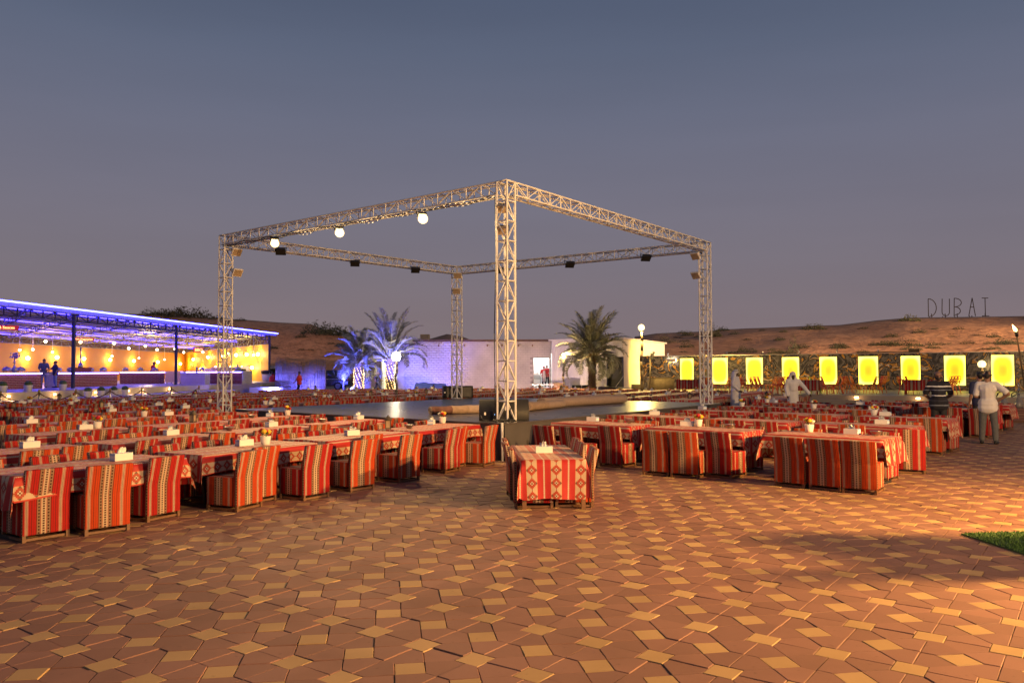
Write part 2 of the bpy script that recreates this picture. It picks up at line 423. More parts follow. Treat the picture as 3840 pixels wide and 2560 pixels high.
for i in range(-90, 130):
    for j in range(-40, 75):
        bx, by = uv2w(OU + i * P1 * A_, OV + j * P2 * A_)
        if by < 3.0 or by > 32: continue
        half = .66 * by + 1.6
        if abs(bx) > half or bx > 25 or bx < -11.8: continue
        if by > 20 and bx < 5.8: continue
        cells.append((bx, by))
inst = []
for bx, by in cells:
    for k, (kind, (cx, cy), v, f) in enumerate(KINDS):
        ox, oy = uv2w(cx * A_, cy * A_); x, y = bx + ox, by + oy
        vis = abs(x) < .645 * y + .05 and y > 4.35
        inst.append((0 if vis else 1, math.hypot(x, y), k, x, y))
inst.sort(key=lambda q: (q[0], q[1]))
count = {'s': 0, 'p': 0}; rest = {'s': ([], []), 'p': ([], [])}; pme = {}
for vis, dist, k, x, y in inst:
    kind, c_, v, f = KINDS[k]; z = random.uniform(-.0030, .0022) - (.005 if random.random() < .03 else 0); tx, ty = random.gauss(0, .007), random.gauss(0, .007)
    if count[kind] < 300 and vis == 0:
        count[kind] += 1
        if k not in pme:
            me = bpy.data.meshes.new('paver'); me.from_pydata(v, [], f); me.materials.append(M['sq' if kind == 's' else 'pent']); pme[k] = me
        o = bpy.data.objects.new('square_paver' if kind == 's' else 'pentagon_paver', pme[k]); COL.objects.link(o)
        o.location = (x, y, z); o.rotation_euler = (tx, ty, random.gauss(0, .008)); o.parent = plaza
    else:
        V, Fc = rest[kind]; b = len(V); rz = random.gauss(0, .006)
        V.extend([(x + p[0] - rz * p[1], y + p[1] + rz * p[0], p[2] + z + p[0] * ty + p[1] * tx) for p in v]); Fc.extend([tuple(b + i for i in q) for q in f])
for kind, nm in (('s', 'square_paver'), ('p', 'pentagon_paver')):
    me = bpy.data.meshes.new(nm); me.from_pydata(rest[kind][0], [], rest[kind][1]); me.materials.append(M['sq' if kind == 's' else 'pent'])
    tag(link(nm, me, plaza), kind='stuff')

def dune(name, base, ridge, depth, ny=14, seed=1, sub=6):
    """sand hill: base line and ridge line are lists of world points, it falls away again behind"""
    def sample(L, t):
        t *= len(L) - 1; i = min(int(t), len(L) - 2); return L[i].lerp(L[i + 1], t - i)
    nx = (len(ridge) - 1) * sub; mb = MB(); rows = []
    for j in range(ny + 7):
        row = []
        for i in range(nx + 1):
            b, r = sample(base, i / nx), sample(ridge, i / nx)
            if j <= ny:
                s = j / ny; p = b.lerp(r, s); p.z = b.z + (r.z - b.z) * (s ** .8 * .55 + .45 * math.sin(s * math.pi / 2))
                if 0 < j < ny: p.z += (mnoise.noise(Vector((p.x * .09, p.y * .09, seed))) * .8 + mnoise.noise(Vector((p.x * .4, p.y * .4, seed))) * .2) * math.sin(s * math.pi)
            else:
                s = (j - ny) / 6; d = (r - b); d.z = 0; p = r + d.normalized() * depth * s; p.z = r.z * (1 - s) ** 1.0 - .3 * s + mnoise.noise(Vector((p.x * .05, p.y * .05, 3))) * .6 * s
            row.append(p)
        rows.append(mb.add(row))
    for a, b in zip(rows[:-1], rows[1:]):
        for i in range(nx): mb.face((a + i, a + i + 1, b + i + 1, b + i), 0, None, True)
    return tag(mb.obj(name, M['sand']), kind='structure'), lambda i, s: None
RD = [(2380, 1262, 118), (2460, 1250, 117), (2539, 1246, 116), (2626, 1243, 114), (2718, 1235, 112), (2800, 1231, 111), (2896, 1228, 110), (3000, 1223, 109), (3150, 1218, 107), (3289, 1201, 106), (3408, 1191, 105), (3560, 1189, 105), (3705, 1187, 104), (3840, 1185, 103), (4000, 1180, 102), (4300, 1190, 100), (4700, 1230, 95)]
ridge_r = [AT(x, y, Y) for x, y, Y in RD]
base_r = [AT(x, 1400, 68 - i * 1.3) for i, (x, y, Y) in enumerate(RD)]
for p in base_r: p.z = -.1
dune('sand_hill', base_r, ridge_r, 70, seed=2.3)
LD = [(-500, 1120, 170), (-200, 1150, 168), (100, 1165, 165), (400, 1176, 160), (560, 1177, 158), (700, 1186, 155), (868, 1196, 150), (935, 1200, 148), (1050, 1209, 146), (1165, 1214, 145), (1225, 1238, 142), (1290, 1262, 139), (1370, 1305, 136), (1440, 1345, 130), (1500, 1372, 128)]
ridge_l = [AT(x, y, Y) for x, y, Y in LD]; base_l = [AT(x, 1400, 118 if x > -100 else 130) for x, y, Y in LD]
for p in base_l: p.z = -.1
dune('sand_hill', base_l, ridge_l, 80, seed=5.1)
FD = [(1480, 1340), (1559, 1284), (1620, 1268), (1676, 1252), (1735, 1262), (1800, 1288), (1880, 1340)]
ridge_f = [AT(x, y, 190) for x, y in FD]; base_f = [AT(x, 1400, 150) for x, y in FD]
for p in base_f: p.z = -.1
dune('sand_hill', base_f, ridge_f, 60, seed=7.7)

# ------------------------------------------------------------------ stage
SZ = .738
t = NT('stage_carpet'); co = t.n('ShaderNodeNewGeometry').outputs['Position']
f = t.noise(.9, 5, co); c = t.ramp(f, [(.3, (.055, .052, .056)), (.7, (.085, .080, .084))]); c = t.mix(t.m('MULTIPLY', t.noise(7, 4, co), .3), c, (.13, .115, .10))
t.bump(t.noise(3.0, 4, co), .25, .03); M['deck'] = t.fin(c, t.m('ADD', t.m('MULTIPLY', t.noise(2.5, 4, co), .22), .20), spec=.6)
M['skirt'] = plain('stage_skirt', (.068, .062, .064), .8, var=.15, scale=1.5, bump=.3, bscale=9)
stg = empty('stage', (-.5, 23.5, 0), 0, 'low square stage with dark grey top and grey skirt under the truss frame', 'stage')
off = Vector((-.5, 23.5, 0))
mb = MB(); n = mb.add([Vector((p.x, p.y, SZ)) - off for p in STAGE] + [Vector((p.x, p.y, SZ - .03)) - off for p in STAGE])
mb.face((n, n + 1, n + 2, n + 3))
for i in range(4): j = (i + 1) % 4; mb.face((n + 4 + i, n + 4 + j, n + j, n + i))
mb.obj('deck', M['deck'], stg)
for i in range(4):
    a, b = STAGE[i], STAGE[(i + 1) % 4]; mb = MB(); nseg = 40; d = (b - a); nn = Vector((d.y, -d.x)).normalized()
    top = []; bot = []
    for k in range(nseg + 1):
        p = a.lerp(b, k / nseg) - nn * .03
        top.append(Vector((p.x, p.y, SZ - .032)) - off); q = p + nn * .025 * mnoise.noise(Vector((k * .35, i, 0))); bot.append(Vector((q.x, q.y, 0.002)) - off)
    ta = mb.add(top); ba = mb.add(bot)
    for k in range(nseg): mb.face((ba + k, ba + k + 1, ta + k + 1, ta + k), 0, None, True)
    mb.obj('skirt', M['skirt'], stg)

# ------------------------------------------------------------------ truss frame
TZ = 5.77
TOP = {'n': G(1897, 683, TZ), 'l': G(848, 884, TZ), 'r': G(2642, 909, TZ), 'f': G(1713, 1001, TZ)}
cyl = MB(); cyl.bar((0, 0, -.5), (0, 0, .5), 1.0, 0, 8, cap=False); CYL = cyl.mesh('tube', M['alu'])
truss = empty('truss_frame', (0, 23, 0), 0, 'tall white lattice truss frame of four towers and four beams over the stage', 'truss')
TO = Vector((0, 23, 0))
def rod(parent, name, p, q, r):
    d = q - p; o = link(name, CYL, parent)
    o.matrix_local = Matrix.Translation((p + q) / 2) @ d.to_track_quat('Z', 'Y').to_matrix().to_4x4() @ Matrix.Diagonal((r, r, d.length, 1))
    return o
TW = .27
def lattice(name, p, q, side, up, pitch, rc, rb, singles):
    """box truss from p to q; side and up span its square section"""
    part = empty(name); part.parent = truss; part.location = p - TO
    d = q - p; n = max(2, round(d.length / pitch)); h = TW / 2
    cs = [side * a + up * b for a, b in ((-h, -h), (h, -h), (h, h), (-h, h))]
    for c_ in cs: rod(part, 'chord', c_, d + c_, rc)
    mb = MB()
    for i in range(n + 1):
        o = d * (i / n)
        for k in range(4):
            a, b = cs[k] + o, cs[(k + 1) % 4] + o
            e = [(a, b)]
            if i < n:
                o2 = d * ((i + 1) / n); e.append((cs[k] + o, cs[(k + 1) % 4] + o2) if (i + k) % 2 else (cs[(k + 1) % 4] + o, cs[k] + o2))
            for x, y in e:
                if singles: rod(part, 'brace', x, y, rb)
                else: mb.bar(x, y, rb, 0, 6, cap=False)
    if not singles: tag(mb.obj('brace', M['alu'], part), kind='stuff')
    bp = MB()
    for e_ in (0, 1):
        for k in range(4): bp.bar(cs[k] + d * e_, cs[(k + 1) % 4] + d * e_, rb * 1.5, 0, 6)
    bp.obj('end_frame', M['alu'], part)
    return part
def dirh(a, b): d = b - a; d.z = 0; return d.normalized()
eN = dirh(TOP['n'], TOP['l']); eR = dirh(TOP['n'], TOP['r']); UP = Vector((0, 0, 1))
for k, z0, single in (('n', SZ, True), ('l', 0.0, False), ('r', SZ, False), ('f', SZ, False)):
    p = TOP[k].copy(); p.z = z0
    lattice('tower', p, TOP[k], eN, eR - eN * eR.dot(eN), .405, .024, .0145, single)
for a, b, single in (('n', 'l', True), ('n', 'r', True), ('l', 'f', False), ('f', 'r', False)):
    d = dirh(TOP[a], TOP[b]); p = TOP[a] + d * .15; q = TOP[b] - d * .15; p.z = q.z = TZ - TW / 2
    lattice('beam', p, q, Vector((-d.y, d.x, 0)), UP, .42, .021, .013, single)

def lamp(name, loc, power, col, radius=.1, parent=None, spot=None, aim=None, blend=.5):
    l = bpy.data.lights.new(name, 'SPOT' if spot else 'POINT'); l.energy = power; l.color = col; l.shadow_soft_size = radius
    if spot: l.spot_size = math.radians(spot); l.spot_blend = blend
    o = bpy.data.objects.new(name, l); COL.objects.link(o); o.location = loc
    if aim is not None: o.rotation_euler = (Vector(aim) - Vector(loc)).to_track_quat('-Z', 'Y').to_euler()
    if parent is not None: o.parent = parent
    return o
WARM = (1.0, .62, .26)
M['glow_w'] = glow('lit_lens', (1.0, .74, .34), 4)
def flood(loc, aim, lit, label, size=.26, housing='black', power=0, face=None, spot=150):
    d = (Vector(aim) - Vector(loc)).normalized(); rot = d.to_track_quat('-Z', 'Y').to_matrix().to_4x4()
    r = empty('flood_light', loc, 0, label, 'floodlight', 'floodlights on the truss frame'); r.rotation_euler = rot.to_euler()
    h = MB(); h.box((0, 0, .03), (size, size * .8, .06)); h.box((0, 0, .075), (size * .7, size * .55, .03)); h.obj('housing', M[housing], r)
    f = MB(); f.box((0, 0, -.006), (size * .86, size * .66, .012)); f.obj('lens', face or M['glow_w'] if lit else M[face or 'dark'], r)
    b = MB(); b.tube([(-size * .55, 0, .03), (-size * .55, 0, .2), (size * .55, 0, .2), (size * .55, 0, .03)], .010); b.obj('bracket', M['black'], r)
    if lit:
        g = MB(); g.sphere((0, 0, -.10), .115, 0, 14, 9); g.obj('bulb', M['glow_hot'], r)  # glowing sphere shaped as the round glare over the lit lens
        lamp('flood_lamp', Vector(loc) + d * .30, power, WARM, .09, None, spot, aim)
    return r
M['glow_hot'] = glow('lens_glare', (1.0, .72, .32), 3.2)
for (x, y), nm in zip(((1583, 812), (1272, 865), (1030, 905)), ('nearest the tall front tower', 'middle of the three', 'nearest the left tower')):
    p = G(x, y, TZ - TW - .16); flood(p, p + Vector((1.2, -3.2, -3.0)), True, 'lit warm floodlight under the left front beam, ' + nm, .2, power=650)
for x, y, nm in ((1052, 946, 'under the back left beam nearest the left tower'), (1331, 990, 'under the middle of the back left beam'), (1558, 1015, 'under the back left beam nearest the rear tower'),
                 (1884, 1017, 'just left of the tall front tower, under the back right beam'), (2138, 995, 'under the middle of the back right beam'), (2424, 970, 'under the back right beam nearest the right tower')):
    p = G(x, y, TZ - TW - .14); flood(p, p + Vector((.4, -2, -2.6)), False, 'unlit black floodlight ' + nm, .3)
for k, x, y, z, dx, nm in (('l', 889, 947, 5.2, 1, 'white square floodlight on the left tower, upper one'), ('l', 892, 1024, 4.7, 1, 'white square floodlight on the left tower, lower one'),
                           ('r', 2606, 962, 5.2, -1, 'white square floodlight on the right tower, upper one'), ('r', 2608, 1034, 4.7, -1, 'white square floodlight on the right tower, lower one'),
                           ('f', 1716, 1034, 5.2, 0, 'pale square floodlight on the rear tower, upper one'), ('f', 1712, 1092, 4.7, 0, 'pale square floodlight on the rear tower, lower one'),
                           ('n', 1883, 786, 5.1, 0, 'floodlight inside the tall front tower, upper one'), ('n', 1885, 868, 4.6, 0, 'floodlight inside the tall front tower, lower one')):
    p = AT(x, y, TOP[k].y - (.25 if k == 'f' else 0)); flood(p, p + Vector((dx * 1.0, -.8 if k != 'f' else -2, -.9)), False, nm, .30 if k != 'n' else .24, 'white' if k != 'n' else 'steel', face='glassy')

m = MB(); a_, b_ = TOP['n'] + dirh(TOP['n'], TOP['l']) * .3, TOP['l'].copy(); off_ = Vector((-.10, -.14, -TW - .01)); pts = []
for k in range(61):
    f = k / 60; q = a_.lerp(b_, f) + off_; q.z -= .07 * abs(math.sin(f * math.pi * 9)); pts.append(q - a_)
m.tube(pts, .011, 0, 5); pts = [q + Vector((.03, .05, -.03 + .03 * math.sin(i * .8))) for i, q in enumerate(pts)]; m.tube(pts, .008, 0, 5)
m.tube([Vector((0, -.1, -.2)), Vector((.02, -.12, -1.5)), Vector((-.02, -.11, -3.2)), Vector((.0, -.12, SZ - TZ + .05))], .010, 0, 5)
tag(m.obj('power_cable', M['cable'], None, a_), 'black power cables tied along the left front beam and down the tall tower', 'cable')

# ------------------------------------------------------------------ right terrace with the marble wall
PZ = .48
W0, W1 = Vector((32.0, 45.74, 0)), Vector((11.2, 58.35, 0)); wd = (W1 - W0).normalized(); wn_ = Vector((wd.y, -wd.x, 0))
if wn_.y > 0: wn_ = -wn_
def on_wall(x):
    r = ray(x, 1388); r = Vector((r.x, r.y)); w = Vector((wd.x, wd.y)); a = Vector((W0.x, W0.y))
    t = (a.x * w.y - a.y * w.x) / (r.x * w.y - r.y * w.x); return Vector((r.x * t, r.y * t, 0))
E0, E1 = Vector((19.44, 39.4, 0)), Vector((15.9, 41.7, 0)); ed = (E1 - E0).normalized(); en = Vector((ed.y, -ed.x, 0))
if en.y > 0: en = -en
e_a, e_b = E0 - ed * 14, E0 + ed * 14
M['terrace'] = plain('terrace_stone', (.34, .29, .24), .42, var=.14, scale=.8)
M['terrace_face'] = plain('terrace_riser', (.26, .22, .18), .6, var=.12, scale=1.2)
mb = MB(); far = [p - wn_ * 1.2 for p in (W0 - wd * 14, W1 + wd * 6)]
mb.prism([e_b, e_b + Vector((0, 20, 0)), far[1], far[0], e_a][::-1], 0, PZ, 0, 1)
tag(mb.obj('terrace', [M['terrace'], M['terrace_face']]), kind='structure')
mb = MB(); mb.prism([e_a + en * .45, e_a - en * .1, e_b - en * .1, e_b + en * .45][::-1], 0, .25, 0, 1)
tag(mb.obj('terrace_step', [M['terrace'], M['terrace_face']]), kind='structure')
t = NT('dark_marble'); co = t.coord('Object')
w = t.n('ShaderNodeTexNoise'); w.inputs['Scale'].default_value = .85; w.inputs['Detail'].default_value = 7; w.inputs['Distortion'].default_value = 2.6
oi = t.n('ShaderNodeObjectInfo').outputs['Random']; ad = t.n('ShaderNodeVectorMath', operation='ADD'); t.t.links.new(co, ad.inputs[0])
cx_ = t.n('ShaderNodeCombineXYZ'); t.put(cx_.inputs[0], t.m('MULTIPLY', oi, 37.0)); t.put(cx_.inputs[2], t.m('MULTIPLY', oi, 11.0)); t.t.links.new(cx_.outputs[0], ad.inputs[1]); t.t.links.new(ad.outputs[0], w.inputs['Vector'])
c = t.ramp(w.outputs['Fac'], [(.28, (.016, .015, .015)), (.40, (.07, .06, .05)), (.47, (.20, .17, .14)), (.515, (.03, .028, .026)), (.565, (.06, .055, .05)), (.585, (.55, .27, .03)), (.625, (.36, .15, .02)), (.645, (.62, .55, .44)), (.68, (.05, .046, .043)), (.8, (.12, .11, .10))])
M['marble'] = t.fin(c, .16, spec=.6)
wall = empty('marble_wall', W0, 0, 'long polished dark marble wall with nine glowing yellow panels along the right terrace', 'wall')
wall['label'] = 'long polished dark marble wall with glowing yellow panels along the right terrace'
WT = 2.80; ang = math.atan2(-wd.y, -wd.x)
BOX = [(2551, 2602, 1346), (2668.7, 2729.8, 1346), (2798, 2861.6, 1344.6), (2932.7, 2998, 1342), (3074, 3140, 1340.5), (3219, 3294, 1338), (3378, 3452.5, 1336.6), (3540, 3622, 1334), (3717, 3804, 1331), (3925, 4020, 1327)]
def wl(p): return (p - W0).dot(-wd)          # distance along the wall, growing to the right
spans = [(wl(on_wall(a)), wl(on_wall(b))) for a, b, y in BOX]
t = NT('lit_yellow_panel'); x_, y_ = t.uv()
ex = t.m('ABSOLUTE', t.m('SUBTRACT', x_, .5)); ey = t.m('ABSOLUTE', t.m('SUBTRACT', y_, .5))
dd = t.m('MAXIMUM', t.m('MULTIPLY', ex, 1.0), ey); dd = t.m('POWER', t.m('ADD', t.m('POWER', ex, 3.0), t.m('POWER', ey, 3.0)), .3333)
c = t.ramp(dd, [(.08, (1.3, .52, .004)), (.24, (1.6, .86, .006)), (.38, (2.3, 1.65, .02)), (.50, (3.4, 3.0, .42))])
M['panel_lit'] = t.fin((.6, .5, .1), .25, emit=c, strength=1.0)
mb = MB(); bodyL = wl(W1 + wd * 2); bodyR = spans[-1][1] + 4
def wallbox(mb, a, b, z0, z1, d0, d1, m=0):
    q = [W0 - wd * a + wn_ * d0, W0 - wd * b + wn_ * d0, W0 - wd * b + wn_ * d1, W0 - wd * a + wn_ * d1]
    n0 = mb.add([Vector((p.x, p.y, z)) - W0 for z in (z0, z1) for p in q])
    for f in ((0, 1, 2, 3), (4, 7, 6, 5), (0, 4, 5, 1), (1, 5, 6, 2), (2, 6, 7, 3), (3, 7, 4, 0)): mb.face([n0 + i for i in f[::-1]], m)
wallbox(mb, bodyL, bodyR, PZ, WT - .02, -.25, -.02); mb.obj('wall_body', M['terrace_face'], wall)
edges = sorted([bodyL] + [s for sp in spans for s in sp] + [(spans[i][1] + spans[i + 1][0]) / 2 for i in range(len(spans) - 1)] + [bodyR])
for a, b in zip(edges[:-1], edges[1:]):
    lit = any(abs(a - s0) < 1e-6 for s0, s1 in spans)
    zz = [(PZ + .02, .79), (2.63, WT)] if lit else [(PZ + .02, 1.30), (1.30, WT)]
    for z0, z1 in zz:
        mb = MB(); wallbox(mb, a + .006, b - .006, z0 + .004, z1 - .004, -.018, .02); mb.obj('marble_panel', M['marble'], wall)
for s0, s1 in spans:
    mb = MB(); wallbox(mb, s0 + .01, s1 - .01, .80, 2.62, -.018, .045)
    pts = [W0 - wd * (s0 + .02) + wn_ * .049, W0 - wd * (s1 - .02) + wn_ * .049]
    a, b = [p - W0 for p in pts]; mb.quad((a.x, a.y, .81), (b.x, b.y, .81), (b.x, b.y, 2.61), (a.x, a.y, 2.61), 1, [(0, 0), (1, 0), (1, 1), (0, 1)])
    mb.obj('light_panel', [M['steel'], M['panel_lit']], wall)
mb = MB(); wallbox(mb, bodyL, bodyR, WT + .002, WT + .03, -.26, .03); mb.obj('coping', M['steel'], wall)
# ------------------------------------------------------------------ dining tables, cloths and chairs
_U = ['', 'first', 'second', 'third', 'fourth', 'fifth', 'sixth', 'seventh', 'eighth', 'ninth']; _T = {20: 'twent', 30: 'thirt', 40: 'fort', 50: 'fift', 60: 'sixt'}
ORD = ['zeroth', 'first', 'second', 'third', 'fourth', 'fifth', 'sixth', 'seventh', 'eighth', 'ninth', 'tenth', 'eleventh', 'twelfth', 'thirteenth', 'fourteenth', 'fifteenth',
       'sixteenth', 'seventeenth', 'eighteenth', 'nineteenth', 'twentieth', 'twenty-first', 'twenty-second', 'twenty-third', 'twenty-fourth', 'twenty-fifth', 'twenty-sixth', 'twenty-seventh']
ORD += [(_T[k // 10 * 10] + ('ieth' if k % 10 == 0 else 'y-' + _U[k % 10])) for k in range(28, 70)]
CW, CHH = .49, .765
def chair_parts(fab):
    b = MB(); prof = [(0, .066), (0, .43), (-.075, CHH), (-.005, CHH), (.075, .43), (.075, .066)]; h = CW / 2
    l = b.add([(-h, y, z) for y, z in prof]); r = b.add([(h, y, z) for y, z in prof]); n = len(prof)
    b.face([l + i for i in range(n)]); b.face([r + i for i in range(n)][::-1])
    for i in range(n): j = (i + 1) % n; b.face((l + i, r + i, r + j, l + j))
    back = bevelled(b.mesh('backrest', M[fab]), .014, 2)
    s = MB(); s.box((0, .295, .250), (CW - .004, .435, .368)); seat = bevelled(s.mesh('seat', M[fab]), .016, 2)
    f = MB()
    for y in (.035, .49): f.box((0, y, .022), (CW - .03, .03, .026))
    for x in (-.215, .215): f.box((x, .262, .0225), (.028, .43, .025))
    rail = f.mesh('base_rail', M['wood'])
    g = MB(); g.box((0, 0, .045), (.036, .036, .09)); leg = g.mesh('leg', M['wood'])
    return back, seat, rail, leg
CH = {k: chair_parts('fab_' + k) for k in 'or'}
LEGS = [(-.222, .022), (.222, .022), (-.222, .492), (.222, .492)]
def joined_chair(fab):
    back, seat, rail, leg = CH[fab]; bm = bmesh.new()
    for me in (back, seat): bm.from_mesh(me)
    k = len(bm.faces); bm.from_mesh(rail)
    for x, y in LEGS:
        m2_ = leg.copy(); m2_.transform(Matrix.Translation((x, y, 0))); bm.from_mesh(m2_); bpy.data.meshes.remove(m2_)
    bm.faces.ensure_lookup_table()
    for i, f in enumerate(bm.faces): f.material_index = 0 if i < k else 1
    me = bpy.data.meshes.new('dining_chair'); bm.to_mesh(me); bm.free(); me.materials.append(M['fab_' + fab]); me.materials.append(M['wood']); return me
CHJ = {k: joined_chair(k) for k in 'or'}
def far_chair_mesh():
    b = MB(); h = CW / 2
    prof = [(0, .07), (0, .43), (-.06, .72), (0, .72), (.075, .43)]
    l = b.add([(-h, y, z) for y, z in prof]); r = b.add([(h, y, z) for y, z in prof])
    b.face([l + i for i in range(5)]); b.face([r + i for i in range(5)][::-1])
    for i in (0, 1, 2, 3): b.face((l + i, r + i, r + i + 1, l + i + 1))
    b.box((0, .295, .255), (CW, .435, .36)); return b
FARB = far_chair_mesh()

TAB = []      # dict per table: c, ang, L, W, z, row, k, block
CHAIRS = []   # (pos, rz, fab, label)
def in_stage(p, marg):
    P = Vector((p.x, p.y)); s = True
    for i in range(4):
        a, b = STAGE[i], STAGE[(i + 1) % 4]; d = (b - a).normalized(); n = Vector((d.y, -d.x))
        if (P - a).dot(n) > marg: s = False
    return s
def seen(p, m=1.2): return abs(p.x) < .645 * p.y + m
PEOPLE_XY = [Vector((10.8, 20.3)), Vector((11.6, 19.5)), Vector((9.2, 33)), Vector((10.4, 29.3))]
TOWER_L = Vector((TOP['l'].x, TOP['l'].y))
def clear(c, ang, L, W):
    e = Vector((math.cos(ang), math.sin(ang))); n = Vector((-e.y, e.x))
    for q in PEOPLE_XY + [TOWER_L]:
        d = q - Vector((c.x, c.y))
        if abs(d.dot(e)) < L / 2 + .25 and abs(d.dot(n)) < W / 2 + .25: return False
    return True
aL = math.radians(60.5); eL = Vector((math.cos(aL), math.sin(aL), 0)); nL = Vector((-eL.y, eL.x, 0))
aR = math.radians(-42); eR_ = Vector((math.cos(aR), math.sin(aR), 0)); nR = Vector((-eR_.y, eR_.x, 0))
VL = [8.64, 11.1, 13.75, 16.5, 19.35, 22.1, 24.9, 27.6, 30.3, 33.0]
VL2 = [5.9, 3.1, .4, -2.3, -5.0, -7.7, -10.4, -13.1]
def rope_x(Y): return -19.8 + (Y - 31) * .25
def terr_ok(p): return (p - (E0 + en * .45)).dot(en) > 1.3
def add_left(v, row, u0, L=2.12, W=.95, z=.70):
    k = 0
    for i in range(-3, 22):
        u = u0 + 2.36 * i; c = eL * (u + L / 2) + nL * (v + W / 2)
        if c.y < 6 or not seen(c, .3) or in_stage(c, 1.05 if row <= 10 else 1.4): continue
        if c.x < rope_x(c.y) + 1.6 and c.y > 22: continue
        if c.y > 49 or (c.y > 43 and c.x < -13): continue
        if c.x > 4.5 and c.y < 29.5: continue
        if c.x > 0 and v < 8 and not in_stage(c, 60) and c.y < 27: continue
        if v < 8 and c.y < 26: continue
        if not terr_ok(c) or not clear(c, aL, L, W): continue
        if c.y > 26.3 and c.x / c.y > .345: continue
        k += 1; TAB.append(dict(c=c, ang=aL, L=L, W=W, z=z, row=row, k=k, block='left'))
for j, v in enumerate(VL): add_left(v, j + 1, 7.1 + .40 * j - (0 if j else 0))
for j, v in enumerate(VL2): add_left(v, len(VL) + j + 1, 7.1 - .40 * (j + 1), z=.72)
VR = [12.76, 15.6, 18.6, 21.35, 24.1, 26.9]
for j, v in enumerate(VR):
    kk = 0
    for i in range(3):
        L, W = 1.92, .90
        u = [-10.42, -8.15, -5.87][i] - (.42 if j else 0) - .12 * max(0, j - 1)
        c = eR_ * (u + L / 2) + nR * (v + W / 2)
        if in_stage(c, .8) or not clear(c, aR, L, W) or c.y > 26.5: continue
        kk += 1; TAB.append(dict(c=c, ang=aR, L=L, W=W, z=.73, row=j + 1, k=kk, block='right'))
    if False:
        c = eR_ * (-3.55 - .2 * j + 1.0) + nR * (v + .45)
        if clear(c, aR, 1.92, .9) and j != 3: TAB.append(dict(c=c, ang=aR, L=1.92, W=.9, z=.73, row=j + 1, k=kk + 1, block='right'))
CEN = dict(c=Vector((.47, 11.47, 0)), ang=math.radians(93.8), L=2.10, W=.84, z=.635, row=0, k=0, block='centre')
TAB.append(CEN)

def cloth_mesh(L, W, dl, de, seed, wave=.024, z=0):
    rnd = random.Random(seed); ph = [rnd.uniform(0, 6.28) for _ in range(6)]
    def axis(h, d, n, m):
        a = [-h - d * (1 - i / m) for i in range(m)]; b = [-h + 2 * h * i / n for i in range(n + 1)]; return a + b + [h + d * (i + 1) / m for i in range(m)]
    xs = axis(L / 2, de, 30, 5); ys = axis(W / 2, dl, 12, 4); mb = MB(); idx = []; UVs = []
    sk = [rnd.uniform(-.035, .035) for _ in range(2)]
    for y in ys:
        row = []; ur = []
        for x in xs:
            cx, cy = max(-L / 2, min(L / 2, x)), max(-W / 2, min(W / 2, y)); ex, ey = abs(x) - abs(cx), abs(y) - abs(cy)
            sx, sy = math.copysign(1, x), math.copysign(1, y)
            if ex > 0 and ey > 0:
                r = math.hypot(ex, ey); p = Vector((cx + sx * (.012 + .45 * ex * ey / (ex + ey + .001)), cy + sy * (.012 + .45 * ex * ey / (ex + ey + .001)), -r * .96))
            elif ex > 0:
                f = ex / de; p = Vector((cx + sx * (.008 + wave * 1.6 * f * math.sin(y * 17 + ph[0] + sx) + .02 * f), y * (1 - .05 * f), -ex - .01 * f * math.sin(y * 9 + ph[1])))
            elif ey > 0:
                f = ey / dl; p = Vector((x, cy + sy * (.008 + wave * f * (math.sin(x * 11 + ph[2] + sy) * .6 + math.sin(x * 23 + ph[1]) * .4) + .015 * f), -ey * (1 + .07 * math.sin(x * 5 + ph[3]))))
            else:
                p = Vector((x, y, .002 + .0035 * math.sin(x * 8 + ph[4]) * math.sin(y * 9 + ph[5])))
            row.append(p); ur.append((y + sk[0], x))
        idx.append(mb.add(row)); UVs.append(ur)
    for r in range(len(ys) - 1):
        for k in range(len(xs) - 1):
            mb.face((idx[r] + k, idx[r] + k + 1, idx[r + 1] + k + 1, idx[r + 1] + k), 0, [UVs[r][k], UVs[r][k + 1], UVs[r + 1][k + 1], UVs[r + 1][k]], True)
    return mb.mesh('tablecloth', M['cloth'])
CLOTH = {('left', i): cloth_mesh(2.12, .95, .25, .34, 10 + i) for i in range(4)}
CLOTH.update({('right', i): cloth_mesh(1.92, .90, .25, .40, 20 + i) for i in range(4)})
CLOTH[('centre', 0)] = cloth_mesh(2.10, .84, .16, .50, 33, .008)
def table_parts(L, W, z, wood=False):
    t = MB(); t.box((0, 0, z - .018), (L - .01, W - .01, .032)); top = t.mesh('tabletop', M['board'])
    g = MB()
    if wood:
        g.box((0, 0, z / 2 - .02), (.055, .055, z - .04)); return top, g.mesh('leg', M['wood']), [(sx * (L / 2 - .035), sy * (W / 2 - .035), 0) for sx in (-1, 1) for sy in (-1, 1)]
    w = W * .36; g.box((0, 0, .02), (.05, W * .86, .04))
    g.bar((0, -w, .03), (0, -w * .62, z - .035), .024, 0, 4); g.bar((0, w, .03), (0, w * .62, z - .035), .024, 0, 4); g.box((0, 0, z - .055), (.05, W * .75, .04))
    return top, g.mesh('leg', M['black']), [(L / 2 - .17, 0, 0), (-L / 2 + .17, 0, 0)]
TP = {'left': table_parts(2.12, .95, .70), 'right': table_parts(1.92, .90, .73), 'centre': table_parts(2.10, .84, .635, True)}
def tword(t):
    if t['block'] == 'centre': return 'the lone front table'
    where = 'right of the stage' if t['block'] == 'right' else ('left of the stage' if t['row'] <= len(VL) else 'behind the stage')
    r = t['row'] if t['row'] <= len(VL) else t['row'] - len(VL)
    return 'the %s table, %s row %s' % (ORD[t['k']], ORD[r], where)
seen_w = {}
